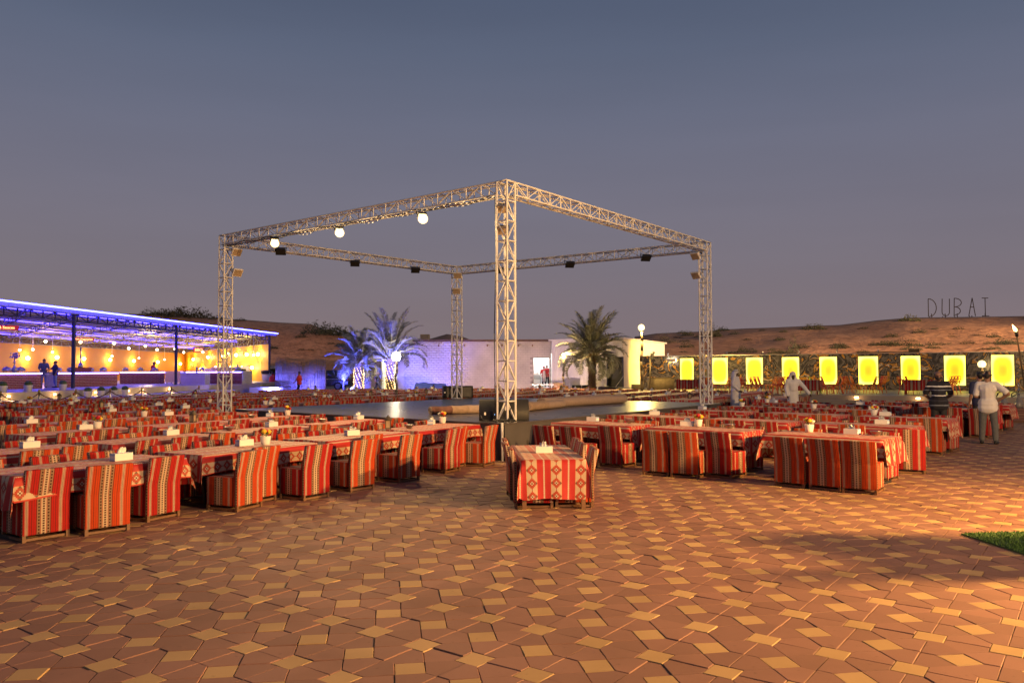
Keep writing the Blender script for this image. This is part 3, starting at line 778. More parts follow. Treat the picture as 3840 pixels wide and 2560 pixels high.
for t in sorted(TAB, key=lambda t: t['c'].length):
    b = t['block']; top, leg, lp = TP[b]; zoff = 0 if t['z'] in (.70, .73, .635) else 0
    w = tword(t)
    lab = ('wooden low table standing alone on the paving in front of the stage' if b == 'centre' else 'long dining table, ' + w.replace('the ', '', 1).replace(' table', ' of its row', 1).replace(' of its row,', ' in the', 1))
    r = empty('dining_table', t['c'], t['ang'], lab, 'table', 'rows of dining tables')
    kid(r, 'tabletop', top)
    for q in lp: kid(r, 'leg', leg, q)
    vi = 0 if b == 'centre' else random.randrange(4)
    c = link('tablecloth', CLOTH[(b, vi)], None, t['c'] + Vector((0, 0, TP[b][0].vertices[4].co.z + .0025)), t['ang'] + (math.pi if b != 'centre' and random.random() < .5 else 0))
    tag(c, ('red cloth with cream star bands hanging long at the end of ' if b == 'centre' else 'red and cream woven cloth on ') + w, 'tablecloth', 'woven cloths on the dining tables')
    t['z'] = TP[b][0].vertices[4].co.z + .006
def add_chair(p, rz, fab, label): CHAIRS.append((Vector((p[0], p[1], 0)), rz, fab, label))
POSN = ['nearest the camera end', 'middle', 'far end']
def auto_side(t, side, skip=(), d=.27):
    """side -1 = the long side facing the camera, +1 = the other"""
    e = Vector((math.cos(t['ang']), math.sin(t['ang']), 0)); n = Vector((-e.y, e.x, 0)); L, W = t['L'], t['W']
    near = -1 if n.dot(Vector((0, -1, 0))) < 0 else 1
    for i in range(3):
        if i in skip: continue
        a = -L / 2 + L * (i + .5) / 3 + (random.uniform(-.07, .07) if t['block'] != 'centre' else 0); dd = d + (random.uniform(-.12, .10) if t['block'] != 'centre' else random.uniform(-.02, .03))
        p = t['c'] + e * a + n * side * (W / 2 + dd)
        rz = t['ang'] + (0 if side < 0 else math.pi) + (random.gauss(0, .02) if t['block'] == 'centre' else random.gauss(0, .10) + (random.choice((-.3, .3)) if random.random() < .08 else 0))
        if in_stage(p, .05) or any((q - Vector((p.x, p.y))).length < .5 for q in PEOPLE_XY): continue
        fab = 'o' if random.random() < .45 else 'r'
        pos = ['left', 'middle', 'right'][i] if t['block'] == 'right' else ['left', 'middle', 'right'][i]
        w = tword(t).replace('the ', '', 1)
        if t['block'] == 'centre':
            lab = '%s striped chair, %s along the %s side of the lone front table' % ('orange' if fab == 'o' else 'red', ['nearest', 'middle', 'farthest'][i], 'right' if side < 0 else 'left')
        else: lab = '%s striped chair, %s of %s side, %s' % ('orange' if fab == 'o' else 'red', pos, 'near' if side < 0 else 'far', w)
        add_chair(p, rz, fab, lab)
MAN_L = [((84, 2037), (261, 2008), 'r'), ((323, 2010), (484, 1987), 'o'), ((545, 1960), (683, 1932), 'r'), ((881, 1922), (993, 1896), 'o'), ((1138, 1879), (1238, 1861), 'r'), ((1314, 1845), (1406, 1830), 'o'), ((1499, 1811), (1576, 1798), 'o'), ((1663, 1777), (1733, 1762), 'r'), ((1807, 1754), (1867, 1738), 'o')]
MAN_L2 = [((1040, 1872), 62, 'o'), ((1426, 1799), 60, 'o'), ((1748, 1747), 63, 'o')]
MAN_R = [((2902.7, 1820.5), (3018.7, 1832.4), 'o'), ((3029.2, 1832.4), (3155.6, 1845.8), 'o'), ((3158.6, 1845.8), (3286.6, 1856.2), 'o'), ((2408, 1778.8), (2507.7, 1786.3), 'o'), ((2512.2, 1787.8), (2619.3, 1795.2), 'o'), ((2643, 1786.3), (2744, 1796.7), 'r'),  # last chair on this line is red to stand for the shade on it
         ((2244, 1747.6), (2333.5, 1755.8), 'r'), ((1998, 1742.8), (2086, 1752.5), 'r'), ((2094, 1751), (2190, 1760), 'r'), ((3356.5, 1772.9), (3472.6, 1778.8), 'r')]
cname = {'o': 'orange', 'r': 'red'}
order_L = []
for a, b, f in MAN_L:
    A, B = G(*a), G(*b); d = B - A; order_L.append(((A + B) / 2, math.atan2(d.y, d.x), f))
for b, an, f in MAN_L2:
    an = math.radians(an); B = G(*b); order_L.append((B - Vector((math.cos(an), math.sin(an), 0)) * .25, an, f))
order_L.sort(key=lambda q: q[0].y)
for i, (p, rz, f) in enumerate(order_L): add_chair(p, rz, f, '%s striped chair, %s from the left along the front row left of the stage' % (cname[f], ORD[i + 1]))
names_R = ['left chair of three before the rightmost front table', 'middle chair of three before the rightmost front table', 'right chair of three before the rightmost front table',
           'left of three before the middle table, front row right of stage', 'middle of three before the middle table, front row right of stage', 'right of three before the middle table, front row right of stage',
           'right of three beside the stage corner, behind the lone front table', 'left of three beside the stage corner, behind the lone front table', 'middle of three beside the stage corner, behind the lone front table', 'chair at the right end of the second row right of the stage']
for (a, b, f), nm in zip(MAN_R, names_R):
    A, B = G(*a), G(*b); d = B - A; add_chair((A + B) / 2, math.atan2(d.y, d.x), f, '%s striped chair, %s' % (cname[f], nm))
for t in TAB:
    first = t['row'] == 1
    if t['block'] == 'centre':
        auto_side(t, -1, d=.10); auto_side(t, 1, d=.10); continue
    if not first: auto_side(t, -1, (2,) if (t['block'] == 'right' and t['row'] == 2 and t['k'] == 3) else ())
    auto_side(t, 1)
def in_view(p): return abs(p.x) < .645 * p.y + .3 and p.y > 4
CHAIRS.sort(key=lambda c: (0 if in_view(c[0]) else 1, c[0].length))
far_v, far_f, far_u, far_m = [], [], [], []
protos = {}
for i, (p, rz, fab, lab) in enumerate(CHAIRS):
    if i < 300 and in_view(p):
        if p.length < 19.5:
            r = empty('dining_chair', p, rz, lab, 'chair', 'striped chairs around the tables'); back, seat, rail, leg = CH[fab]
            kid(r, 'backrest', back); kid(r, 'seat', seat); kid(r, 'base_rail', rail)
            for x, y in LEGS: kid(r, 'leg', leg, (x, y, 0))
        else: tag(link('dining_chair', CHJ[fab], None, p, rz), lab, 'chair', 'striped chairs around the tables')
    else:
        b = len(far_v); c_, s_ = math.cos(rz), math.sin(rz)
        far_v.extend([(p.x + x * c_ - y * s_, p.y + x * s_ + y * c_, z) for x, y, z in FARB.v])
        for f in FARB.f:
            far_f.append(tuple(b + k for k in f)); far_m.append(0 if fab == 'o' else 1)
            a_, b_, c2 = Vector(FARB.v[f[0]]), Vector(FARB.v[f[1]]), Vector(FARB.v[f[2]]); nn = (b_ - a_).cross(c2 - a_); ax = max(range(3), key=lambda k: abs(nn[k])); uu = {0: (1, 2), 1: (0, 2), 2: (0, 1)}[ax]
            far_u.extend([(FARB.v[k][uu[0]], FARB.v[k][uu[1]]) for k in f])
me = bpy.data.meshes.new('distant_chairs'); me.from_pydata(far_v, [], far_f); me.materials.append(M['fab_o']); me.materials.append(M['fab_r']); me.polygons.foreach_set('material_index', far_m)
ul = me.uv_layers.new(name='UVMap').data; ul.foreach_set('uv', [q for p in far_u for q in p])
tag(link('distant_chairs', me), 'striped chairs around the farther tables', kind='stuff')
print('tables', len(TAB), 'chairs', len(CHAIRS))

# ------------------------------------------------------------------ things on the tables
t = NT('tissue_print'); co = t.coord('Object'); sp = t.n('ShaderNodeSeparateXYZ'); t.t.links.new(co, sp.inputs[0])
M['print'] = t.fin(t.ramp(t.m('DIVIDE', sp.outputs[2], .09), [(0, (.10, .22, .50)), (.22, (.62, .70, .80)), (.55, (.80, .80, .80)), (.85, (.35, .50, .75)), (1, (.12, .25, .55))]), .5)
M['paper'] = plain('tissue_paper', (.80, .78, .74), .8, var=.03)
mb = MB(); mb.box((0, 0, .045), (.235, .115, .09))
TB = mb.mesh('box', [M['paper'], M['print']])
for p in TB.polygons:
    if abs(p.normal.x) > .9: p.material_index = 1
mb = MB(); mb.box((0, 0, .0905), (.13, .05, .003)); TSL = mb.mesh('slot', M['print'])
def tissue_mesh(seed):
    rnd = random.Random(seed); mb = MB(); n = 9; a = []; b = []
    for i in range(n):
        x = -.055 + .11 * i / (n - 1); a.append((x, .012 * math.sin(i * 1.7 + seed), .088)); b.append((x * .8 + rnd.uniform(-.02, .02), .03 * math.sin(i * 2.1 + seed), .125 + .035 * math.sin(math.pi * i / (n - 1)) + rnd.uniform(-.01, .02)))
    A, B = mb.add(a), mb.add(b)
    for i in range(n - 1): mb.face((A + i, A + i + 1, B + i + 1, B + i), 0, None, True)
    C = mb.add([(x, y + .03, z - .03) for x, y, z in b])
    for i in range(n - 1): mb.face((B + i, B + i + 1, C + i + 1, C + i), 0, None, True)
    return mb.mesh('tissue', M['paper'])
TIS = [tissue_mesh(i) for i in range(3)]
BLG = MB(); BLG.lathe([(.045, 0), (.05, .004), (.06, .05), (.068, .11), (.068, .112), (.062, .112), (.055, .05), (.0, .045)], 16); POT = BLG.mesh('pot', M['pot'])
def posy(seed):
    rnd = random.Random(seed); fl = []
    for i in range(5):
        a = i * 1.26 + rnd.uniform(-.4, .4); rr = .045 if i else 0; c = (rr * math.cos(a), rr * math.sin(a), .155 + rnd.uniform(-.015, .03))
        mb = MB(); mb.sphere(c, rnd.uniform(.026, .038), 0, 8, 5)
        for k in range(7):
            an = k * .9; mb.sphere((c[0] + .02 * math.cos(an), c[1] + .02 * math.sin(an), c[2] + .006 * math.sin(k * 3)), .020, 0, 6, 4, (1, 1, .8))
        fl.append((mb, ['redrose', 'yelrose', 'whirose', 'redrose', 'yelrose'][(i + seed) % 5]))
    lf = MB()
    for k in range(16):
        a = rnd.uniform(0, 6.28); r = rnd.uniform(.03, .085); c = Vector((r * math.cos(a), r * math.sin(a), .12 + rnd.uniform(-.015, .05))); d = Vector((math.cos(a), math.sin(a), rnd.uniform(-.3, .6))).normalized(); s = d.cross(Vector((0, 0, 1))).normalized() * .016
        n = lf.add([c - d * .03, c + s, c + d * .04, c - s]); lf.face((n, n + 1, n + 2, n + 3))
    for k in range(4):
        a = rnd.uniform(0, 6.28); lf.bar((0, 0, .06), (.05 * math.cos(a), .05 * math.sin(a), .15), .003, 0, 4)
    return [(m.mesh('rose', M[k])) for m, k in fl], lf.mesh('leaves', M['leaf'])
POSY = [posy(i) for i in range(3)]
mb = MB(); mb.lathe([(.04, 0), (.045, .004), (.075, .035), (.092, .068), (.096, .072), (.09, .071), (.07, .036), (.0, .012)], 20); BOWL = mb.mesh('bowl', M['steel'])
def lantern_parts():
    b = MB(); b.box((0, 0, .012), (.11, .11, .024))
    for x in (-.045, .045):
        for y in (-.045, .045): b.box((x, y, .09), (.012, .012, .14))
    b.box((0, 0, .162), (.118, .118, .014)); body = b.mesh('frame', M['rust'])
    g = MB(); g.box((0, 0, .09), (.08, .08, .13)); gl = g.mesh('glass', M['glassy'])
    r = MB(); r.lathe([(.088, .168), (.06, .20), (.022, .235), (.010, .25), (.012, .262), (.0, .27)], 10); ro = r.mesh('roof', M['rust']); return body, gl, ro
LAN = lantern_parts()
used = {}
def nearest(p, kind):
    best = None
    for t in TAB:
        e = Vector((math.cos(t['ang']), math.sin(t['ang']))); d = Vector((p.x, p.y)) - Vector((t['c'].x, t['c'].y)); a, b = d.dot(e), d.dot(Vector((-e.y, e.x)))
        q = max(abs(a) - t['L'] / 2, abs(b) - t['W'] / 2)
        if best is None or q < best[0]: best = (q, t, a, b, e)
    q, t, a, b, e = best
    if q > .9: return None
    a = max(-t['L'] / 2 + .16, min(t['L'] / 2 - .16, a)); b = max(-t['W'] / 2 + .13, min(t['W'] / 2 - .13, b)); n = Vector((-e.y, e.x))
    key = (kind, id(t))
    if key in used: return None
    for k2, (a2, b2, r2) in t.setdefault('items', {}).items():
        if math.hypot(a - a2, b - b2) < .23: a = a2 + (.24 if a >= a2 else -.24); a = max(-t['L'] / 2 + .16, min(t['L'] / 2 - .16, a))
    for k2, (a2, b2, r2) in t['items'].items():
        if math.hypot(a - a2, b - b2) < .20: return None
    used[key] = 1; t['items'][kind] = (a, b, .1)
    P = Vector((t['c'].x, t['c'].y)) + e * a + n * b; return Vector((P.x, P.y, t['z'] + .003)), t
def put_tissue(p, rz=None, lab=None):
    g = nearest(p, 'tissue')
    if g is None: return
    P, t = g; r = empty('tissue_box', P, (t['ang'] + random.choice((0, math.pi)) + random.gauss(0, .25)) if rz is None else rz, lab or 'white tissue box with blue ends on ' + tword(t), 'tissue box', 'tissue boxes on the tables')
    kid(r, 'box', TB); kid(r, 'slot', TSL); kid(r, 'tissue', random.choice(TIS))
def put_pot(p, v=None):
    g = nearest(p, 'pot')
    if g is None: return
    P, t = g; r = empty('flower_pot', P, random.uniform(0, 6.28), 'white pot of artificial roses on ' + tword(t), 'flower pot', 'flower pots on the tables')
    fl, lf = POSY[random.randrange(3) if v is None else v]; r.scale = (1.18,) * 3
    kid(r, 'pot', POT); kid(r, 'leaves', lf)
    for f in fl: kid(r, 'rose', f)
def put_bowl(p):
    g = nearest(p, 'bowl')
    if g is None: return
    P, t = g; r = link('metal_bowl', BOWL, None, P, random.uniform(0, 6)); tag(r, 'steel bowl on ' + tword(t), 'bowl', 'steel bowls on the tables')
def put_lantern(p):
    g = nearest(p, 'lantern')
    if g is None: return
    P, t = g; r = empty('table_lantern', P, random.uniform(0, 6.28), 'old iron table lantern on ' + tword(t), 'lantern', 'table lanterns')
    kid(r, 'frame', LAN[0]); kid(r, 'glass', LAN[1]); kid(r, 'roof', LAN[2])
put_tissue(G(2040, 1697, .64), 0.03, 'tissue box with a pulled tissue on the lone front table')
for x, y in ((455, 1724), (112, 1677), (283, 1606), (618, 1628), (917, 1669), (1320, 1631), (1612, 1590), (1312, 1570), (988, 1560), (1013, 1598), (690, 1573), (464, 1556), (297, 1543), (104, 1585), (610, 1528), (785, 1543), (525, 1500), (655, 1506),
             (2243, 1582), (2457, 1559), (2583, 1601), (2641, 1538), (3214, 1630), (3312, 1594), (3337, 1560), (2900, 1510), (2770, 1497), (2875, 1510), (3100, 1515), (3240, 1519), (3400, 1543)): put_tissue(G(x, y, .71))
for i, (x, y) in enumerate(((995, 1667), (1632, 1582), (2618, 1603), (3042, 1624), (1011, 1554), (303, 1607), (488, 1559), (3052, 1536), (3316, 1562), (2870, 1515), (786, 1509), (2760, 1530))): put_pot(G(x, y, .71), i % 3)
for x, y in ((860, 1613), (1534, 1605), (1198, 1582), (906, 1564), (676, 1549), (2389, 1588), (2771, 1606), (3290, 1637), (2593, 1560), (2722, 1541), (2872, 1531), (3082, 1551)): put_bowl(G(x, y, .71))
for x, y in ((724, 1582), (1340, 1606), (1320, 1570), (2838, 1490)): put_lantern(G(x, y, .71))
for t in TAB:
    if t['c'].y > 23:
        e = Vector((math.cos(t['ang']), math.sin(t['ang']), 0)); r = random.random()
        if r < .62: put_tissue(t['c'] + e * random.uniform(-.6, .6))
        if random.random() < .28: put_pot(t['c'] + e * random.uniform(-.7, .7))
        if random.random() < .15: put_lantern(t['c'] + e * random.uniform(-.7, .7))
        if random.random() < .15: put_bowl(t['c'] + e * random.uniform(-.7, .7))
# ------------------------------------------------------------------ left terrace and pavilion
VZ = .80
F0, F1 = Vector((-26.1, 47.6, 0)), Vector((-23.5, 77.5, 0)); fd = (F1 - F0).normalized(); fn = Vector((fd.y, -fd.x, 0))     # fn points to the plaza (+x)
def front(t, off=0.0, z=0.0): p = F0 + fd * t + fn * off; return Vector((p.x, p.y, z))
LF = (F1 - F0).length
B0, BC = Vector((-43.3, 67.6, 0)), Vector((-45.3, 111, 0))
BNEAR = B0 - (BC - B0).normalized() * 24
M['vfloor'] = plain('terrace_tile', (.40, .36, .36), .4, var=.08)
mb = MB(); mb.prism([(front(-14, 2.6)), front(LF + 2, 2.6), BC + Vector((2, 3, 0)), BNEAR + Vector((-6, 0, 0))], 0, VZ, 0, 1); tag(mb.obj('terrace', [M['vfloor'], M['stone']]), kind='structure')
mb = MB(); mb.prism([front(-14, 2.55), front(-14, 4.6), front(LF * .42, 4.6), front(LF * .42, 2.55)], 0, .42, 0, 1); tag(mb.obj('terrace_step', [M['vfloor'], M['stone']]), kind='structure')
M['vwall'] = plain('orange_render', (.62, .30, .05), .7, var=.05, scale=1)
M['vwall2'] = plain('yellow_render', (.70, .40, .03), .6, var=.04, scale=1)
M['vceil'] = plain('ceiling_sheet', (.62, .60, .62), .5, var=.05)
M['vsteel'] = plain('blue_black_steel', (.030, .030, .045), .5)
M['vsteel2'] = plain('grey_steel', (.22, .21, .24), .5)
M['led_b'] = glow('blue_led', (.045, .05, 1.0), 34)
M['led_assumed'] = glow('blue_led_assumed', (.03, .02, 1.0), 40)  # for assumed inner strips, added to light the ceiling blue
M['led_w'] = glow('white_led', (.20, .16, 1.0), 26)
pav = empty('buffet_pavilion', F0, 0, 'long open buffet pavilion with blue LED roof edge and glowing orange back wall', 'pavilion')
def rel(p, z=None): q = Vector(p) - F0; return Vector((q.x, q.y, p[2] if z is None else z))
ZF, ZB, ZW = 5.36, 4.9, 4.25
mb = MB(); a, b, c, d = front(-13, .2, ZF), front(LF + 1.1, .2, ZF), Vector((BC.x, BC.y, ZB)), Vector((BNEAR.x, BNEAR.y, ZB))
n = mb.add([rel(p) for p in (a, b, c, d)] + [rel(p) + Vector((0, 0, .12)) for p in (a, b, c, d)])
for f in ((0, 3, 2, 1), (4, 5, 6, 7), (0, 1, 5, 4), (1, 2, 6, 5), (2, 3, 7, 6), (3, 0, 4, 7)): mb.face([n + i for i in f])
mb.obj('roof', M['vceil'], pav)
mb = MB(); mb.box((0, 0, 0), (1, 1, 1))
def strip(name, p, q, w, h, mt, parent, o0):
    d = q - p; m = MB(); m.box((0, 0, 0), (1, 1, 1), 0, 0, Matrix.Translation((p + q) / 2 - o0) @ d.to_track_quat('X', 'Z').to_matrix().to_4x4() @ Matrix.Diagonal((d.length, w, h, 1)))
    return m.obj(name, mt, parent)
Z3 = Vector((F0.x, F0.y, 0))
strip('fascia', front(-13, .24, ZF - .03), front(LF + 1.1, .24, ZF - .03), .05, .26, M['vsteel2'], pav, Z3)
strip('led_strip', front(-13, .42, ZF + .11), front(LF + 1.1, .42, ZF + .11), .05, .075, M['led_b'], pav, Z3)
strip('led_strip', front(-13, -.75, ZF - .10), front(LF + .5, -.75, ZF - .10), .05, .05, M['led_assumed'], pav, Z3)  # assumed strip inside the roof edge, added to light the ceiling
def wallq(name, p, q, z0, z1, th, mt):
    d = (q - p).normalized(); nn = Vector((d.y, -d.x, 0)) * th; m = MB(); m.prism([rel(p), rel(q), rel(q + nn), rel(p + nn)], z0, z1); return m.obj(name, mt, pav)
wallq('back_wall', BNEAR, BC, VZ, ZW, -.2, M['vwall'])
wallq('end_wall', BC, Vector((F1.x, F1.y, 0)) - fn * .1, VZ, ZW + .15, -.2, M['vwall2'])
for tt in (-9.5, 0, 12.1, LF):
    m = MB(); p = rel(front(tt, 0)); m.box((p.x, p.y, (VZ + ZF) / 2), (.16, .16, ZF - VZ - .02)); m.obj('post', M['vsteel'], pav)
def flat_truss(name, p, q, zt, zb, n, mt, r=.035):
    m = MB(); P = lambda t, z: rel(p + (q - p) * t, z)
    top = lambda t: zt[0] + (zt[1] - zt[0]) * t; bot = lambda t: zb[0] + (zb[1] - zb[0]) * t
    m.bar(P(0, top(0)), P(1, top(1)), r * 1.4, 0, 4); m.bar(P(0, bot(0)), P(1, bot(1)), r * 1.4, 0, 4)
    for i in range(n + 1):
        t = i / n; m.bar(P(t, top(t)), P(t, bot(t)), r, 0, 4)
        if i < n:
            t2 = (i + 1) / n; m.bar(P(t, top(t)), P(t2, bot(t2)), r * .7, 0, 4) if i % 2 else m.bar(P(t, bot(t)), P(t2, top(t2)), r * .7, 0, 4)
    return m.obj(name, mt, pav)
flat_truss('edge_truss', front(-13, 0), front(LF, 0), (ZF - .14, ZF - .14), (ZF - .58, ZF - .58), 42, M['vsteel'], .04)
bd = BC - BNEAR
flat_truss('edge_truss', BNEAR + Vector((.15, 0, 0)), BC + Vector((.15, 0, 0)), (ZB - .08, ZB - .08), (ZW + .04, ZW + .04), 50, M['vsteel2'], .04)
flat_truss('edge_truss', BC + Vector((.2, -.2, 0)), front(LF, -.1), (ZB - .08, ZF - .14), (ZW + .22, ZW + .22), 30, M['vsteel2'], .04)
for tt, sb in ((-9.5, .22), (-4, .3), (0, .36), (6, .44), (12.1, .54), (18, .64), (24, .76)):
    flat_truss('cross_truss', front(tt, -.1), BNEAR.lerp(BC, sb), (ZF - .16, ZB - .08), (ZF - .56, ZB - .42), 16, M['vsteel2'], .03)
for s in (.10, .2, .3, .4, .5, .6, .7, .8, .9):
    p, q = front(-13, .4).lerp(BNEAR, s), front(LF + 1, .4).lerp(BC, s); z = ZF + (ZB - ZF) * s - .05
    strip('purlin', Vector((p.x, p.y, z)), Vector((q.x, q.y, z)), .07, .09, M['vsteel2'], pav, Z3)
for s in (.35, .62, .86):
    p, q = front(-13, .4).lerp(BNEAR, s), front(LF + 1, .4).lerp(BC, s); z = ZF + (ZB - ZF) * s - .13
    strip('led_strip', Vector((p.x, p.y, z)), Vector((q.x, q.y, z)), .05, .03, M['led_assumed'], pav, Z3)  # assumed strips under the roof, added for blue light on the ceiling
M['bulb'] = glow('pendant_bulb', (1.0, .70, .36), 16)
M['sconce'] = glow('sconce_glow', (1.0, .72, .22), 30)
def on_line(x, p, q):
    r = ray(x, 1388); w = q - p; t = (p.x * w.y - p.y * w.x) / (r.x * w.y - r.y * w.x); return Vector((r.x * t, r.y * t, 0))
def sconce(p, z, nrm, label):
    r = empty('wall_lamp', (p.x, p.y, z), math.atan2(nrm.y, nrm.x), label, 'wall lamp', 'lit round lamps on the pavilion walls')
    m = MB(); m.box((.03, 0, 0), (.05, .12, .12)); m.obj('mount', M['brass'], r)
    m = MB(); m.sphere((.20, 0, 0), .17, 0, 12, 8); m.obj('globe', M['sconce'], r)
    lamp('wall_lamp_light', (.55, 0, .0), 150, (1.0, .66, .16), .12, r)
xs = [94, 204, 306, 405, 495, 585, 670]
bn = Vector((1, .05, 0)); side = 'orange back wall'
for i, (x, y) in enumerate(zip(xs, (1343, 1340, 1345, 1349, 1353, 1357, 1364))):
    p = on_line(x, BNEAR, BC); p = p + Vector((.0, 0, 0)); z = AT(x, y, p.y).z
    sconce(p + bn * .02, z, bn, 'lit lamp on the orange back wall of the pavilion, %s from the left' % ORD[i + 1])
ed_ = (F1 - BC).normalized(); en_ = Vector((ed_.y, -ed_.x, 0))
if en_.y > 0: en_ = -en_
for row, L in (('upper', ((731, 1347), (786, 1339), (843, 1334), (893, 1331), (933, 1329), (975, 1328))), ('lower', ((759, 1383), (816, 1378), (874, 1377.5), (915.5, 1378), (953, 1378)))):
    for i, (x, y) in enumerate(L):
        p = on_line(x, BC, Vector((F1.x, F1.y, 0)) - fn * .1); z = AT(x, y, p.y).z
        sconce(p + en_ * .02, z, en_, 'lit lamp on the yellow end wall of the pavilion, %s in the %s row' % (ORD[i + 1], row))
def ceil_z(p):
    d = (Vector((p.x, p.y, 0)) - F0).dot(-fn); return ZF + (ZB - ZF) * min(1, max(0, d / 20))
for i, (x, y, z) in enumerate(((74, 1312, 3.6), (123, 1310, 3.6), (197, 1320, 3.6), (171, 1280, 3.9), (302, 1282, 3.9), (420, 1335, 3.3), (428, 1287, 3.9), (483, 1306, 3.6), (521, 1342, 3.3), (545, 1297, 3.9), (589, 1311, 3.6), (617, 1348, 3.3), (656, 1308, 3.9), (689, 1321, 3.6), (708, 1357, 3.3), (761, 1320, 3.6), (858, 1325, 3.3), (951, 1330, 3.2))):
    p = G(x, y, z); r = empty('pendant_lamp', p, 0, 'bare bulb on a pale rod under the pavilion roof, %s from the left' % ORD[i + 1], 'pendant lamp', 'bulbs hanging in the pavilion')
    m = MB(); m.bar((0, 0, .12), (0, 0, ceil_z(p) - z - .02), .018, 0, 6); m.obj('rod', M['white'], r)
    m = MB(); m.lathe([(.03, .08), (.045, .1), (.045, .16), (.02, .18)], 8); m.obj('socket', M['brass'], r)
    m = MB(); m.sphere((0, 0, 0), .10, 0, 10, 7); m.obj('bulb', M['bulb'], r)
lamp('pavilion_warm', front(3, -13, 3.6), 260, (1.0, .5, .4), .4); lamp('pavilion_warm', front(16, -13, 3.6), 300, (1.0, .5, .4), .4); lamp('pavilion_warm', front(26, -10, 3.4), 800, (1.0, .66, .3), .4)
# red neon signs
M['neon'] = glow('red_neon', (1.0, .30, .10), 5.0); M['neon_halo'] = glow('red_neon_halo', (1.0, .01, .03), .35)
def neon(txt, p, size, label, w, yaw):
    r = empty('neon_sign', p, 0, label, 'sign'); r.rotation_euler = (math.pi / 2, 0, yaw)
    r2 = kid(r, 'lettering', text_mesh(txt, size, .02, M['neon']))
    m = MB(); m.box((0, 0, -.06), (w, size * 1.15, .05)); m.obj('halo_panel', M['neon_halo'], r)  # panel glows red to stand for the halo around the letters
    m = MB()
    for s in (-.35, .35): m.bar((w * s, size * .5, -.06), (w * s, size * .5 + .8, -.06), .015, 0, 5)
    m.obj('hanger', M['vsteel2'], r); return r
yaw = math.radians(62)
yaw = math.atan2(fd.y, fd.x) - math.radians(38)
neon('Salads & Sauces', AT(2, 1227, 50), .25, 'red neon sign reading Salads and Sauces hanging at the left picture edge', 2.05, yaw)
neon('Non-Vegetarian', AT(313, 1271, 58), .20, 'red neon sign reading Non-Vegetarian under the pavilion roof', 1.5, yaw)
neon('BBQ', AT(745, 1312, 96), .5, 'small red and yellow neon sign over the yellow end wall', 1.3, yaw)
# brick counters
M['brick'] = plain('red_brick', (.26, .05, .045), .75, var=.3, scale=8)
M['mortar'] = plain('pale_mortar', (.50, .47, .45), .8)
M['ctop'] = plain('counter_top', (.50, .48, .50), .3)
def counter(p, q, z, h, label, depth=.9, led=True):
    d = (q - p); L = d.length; rz = math.atan2(d.y, d.x); r = empty('buffet_counter', (p.x, p.y, z), rz, label, 'counter', 'brick buffet counters in the pavilion')
    m = MB(); m.box((L / 2, depth / 2 + .02, h / 2), (L, depth, h)); m.obj('core', M['mortar'], r)
    m = MB(); rows = int(h / .10)
    for k in range(rows):
        x = -.12 if k % 2 else 0
        while x < L:
            a, b = max(0, x + .014), min(L, x + .276)
            if b - a > .03: m.box(((a + b) / 2, random.uniform(.0, .006), k * .10 + .055), (b - a, .05, .076))
            x += .29
    tag(m.obj('brick', M['brick'], r), kind='stuff')
    m = MB(); m.box((L / 2, depth / 2 - .03, h + .03), (L + .08, depth + .12, .06)); m.obj('worktop', M['ctop'], r)
    if led: m = MB(); m.box((L / 2, -.075, h - .03), (L, .03, .045)); m.obj('led_strip', M['led_w'], r)
    return r
def CP(x, y): return G(x, y, VZ)
c1 = counter(CP(-60, 1463), CP(153, 1456), VZ, .92, 'brick counter with blue-white LED edge at the left picture edge')
c2 = counter(CP(214, 1453), CP(439, 1446.5), VZ, .92, 'brick counter with LED edge behind the front roof post')
c3 = counter(CP(449, 1439.5), CP(617, 1438), VZ, .95, 'brick counter with LED edge where the man in red works')
c4 = counter(CP(700, 1437.5), CP(907, 1440), VZ, .95, 'brick counter with LED edge in front of the yellow end wall')
def slab(name, x0, x1, y0, y1, Y, th, mt, label, cat, bottom=None):
    p, q = AT(x0, y1, Y), AT(x1, y1, Y); z1 = AT((x0 + x1) / 2, y0, Y).z; z0 = p.z if bottom is None else bottom
    m = MB(); m.box(((p.x + q.x) / 2, Y + th / 2, (z0 + z1) / 2), (q.x - p.x, th, z1 - z0)); return tag(m.obj(name, mt), label, cat)
def at_base(o_mb, name, mats, loc, label, cat, group=None, rz=0): return tag(o_mb.obj(name, mats, None, loc, rz), label, cat, group)
# steel cabinet
p, q = CP(619, 1438), CP(677, 1438); r = empty('steel_cabinet', p, math.atan2(q.y - p.y, q.x - p.x), 'brushed steel drinks cabinet between the brick counter and the white block wall', 'cabinet'); L = (q - p).length
m = MB(); m.box((L * .25, .4, .53), (L * .5 - .02, .8, .86)); m.box((L * .75, .4, .53), (L * .5 - .02, .8, .86)); m.obj('door', M['steel'], r)
m = MB(); m.box((L / 2, .42, .99), (L, .86, .05)); m.obj('top', M['steel'], r)
m = MB(); [m.bar((x, y, 0), (x, y, .1), .03, 0, 6) for x in (.1, L - .1) for y in (.1, .7)]; m.obj('leg', M['black'], r)
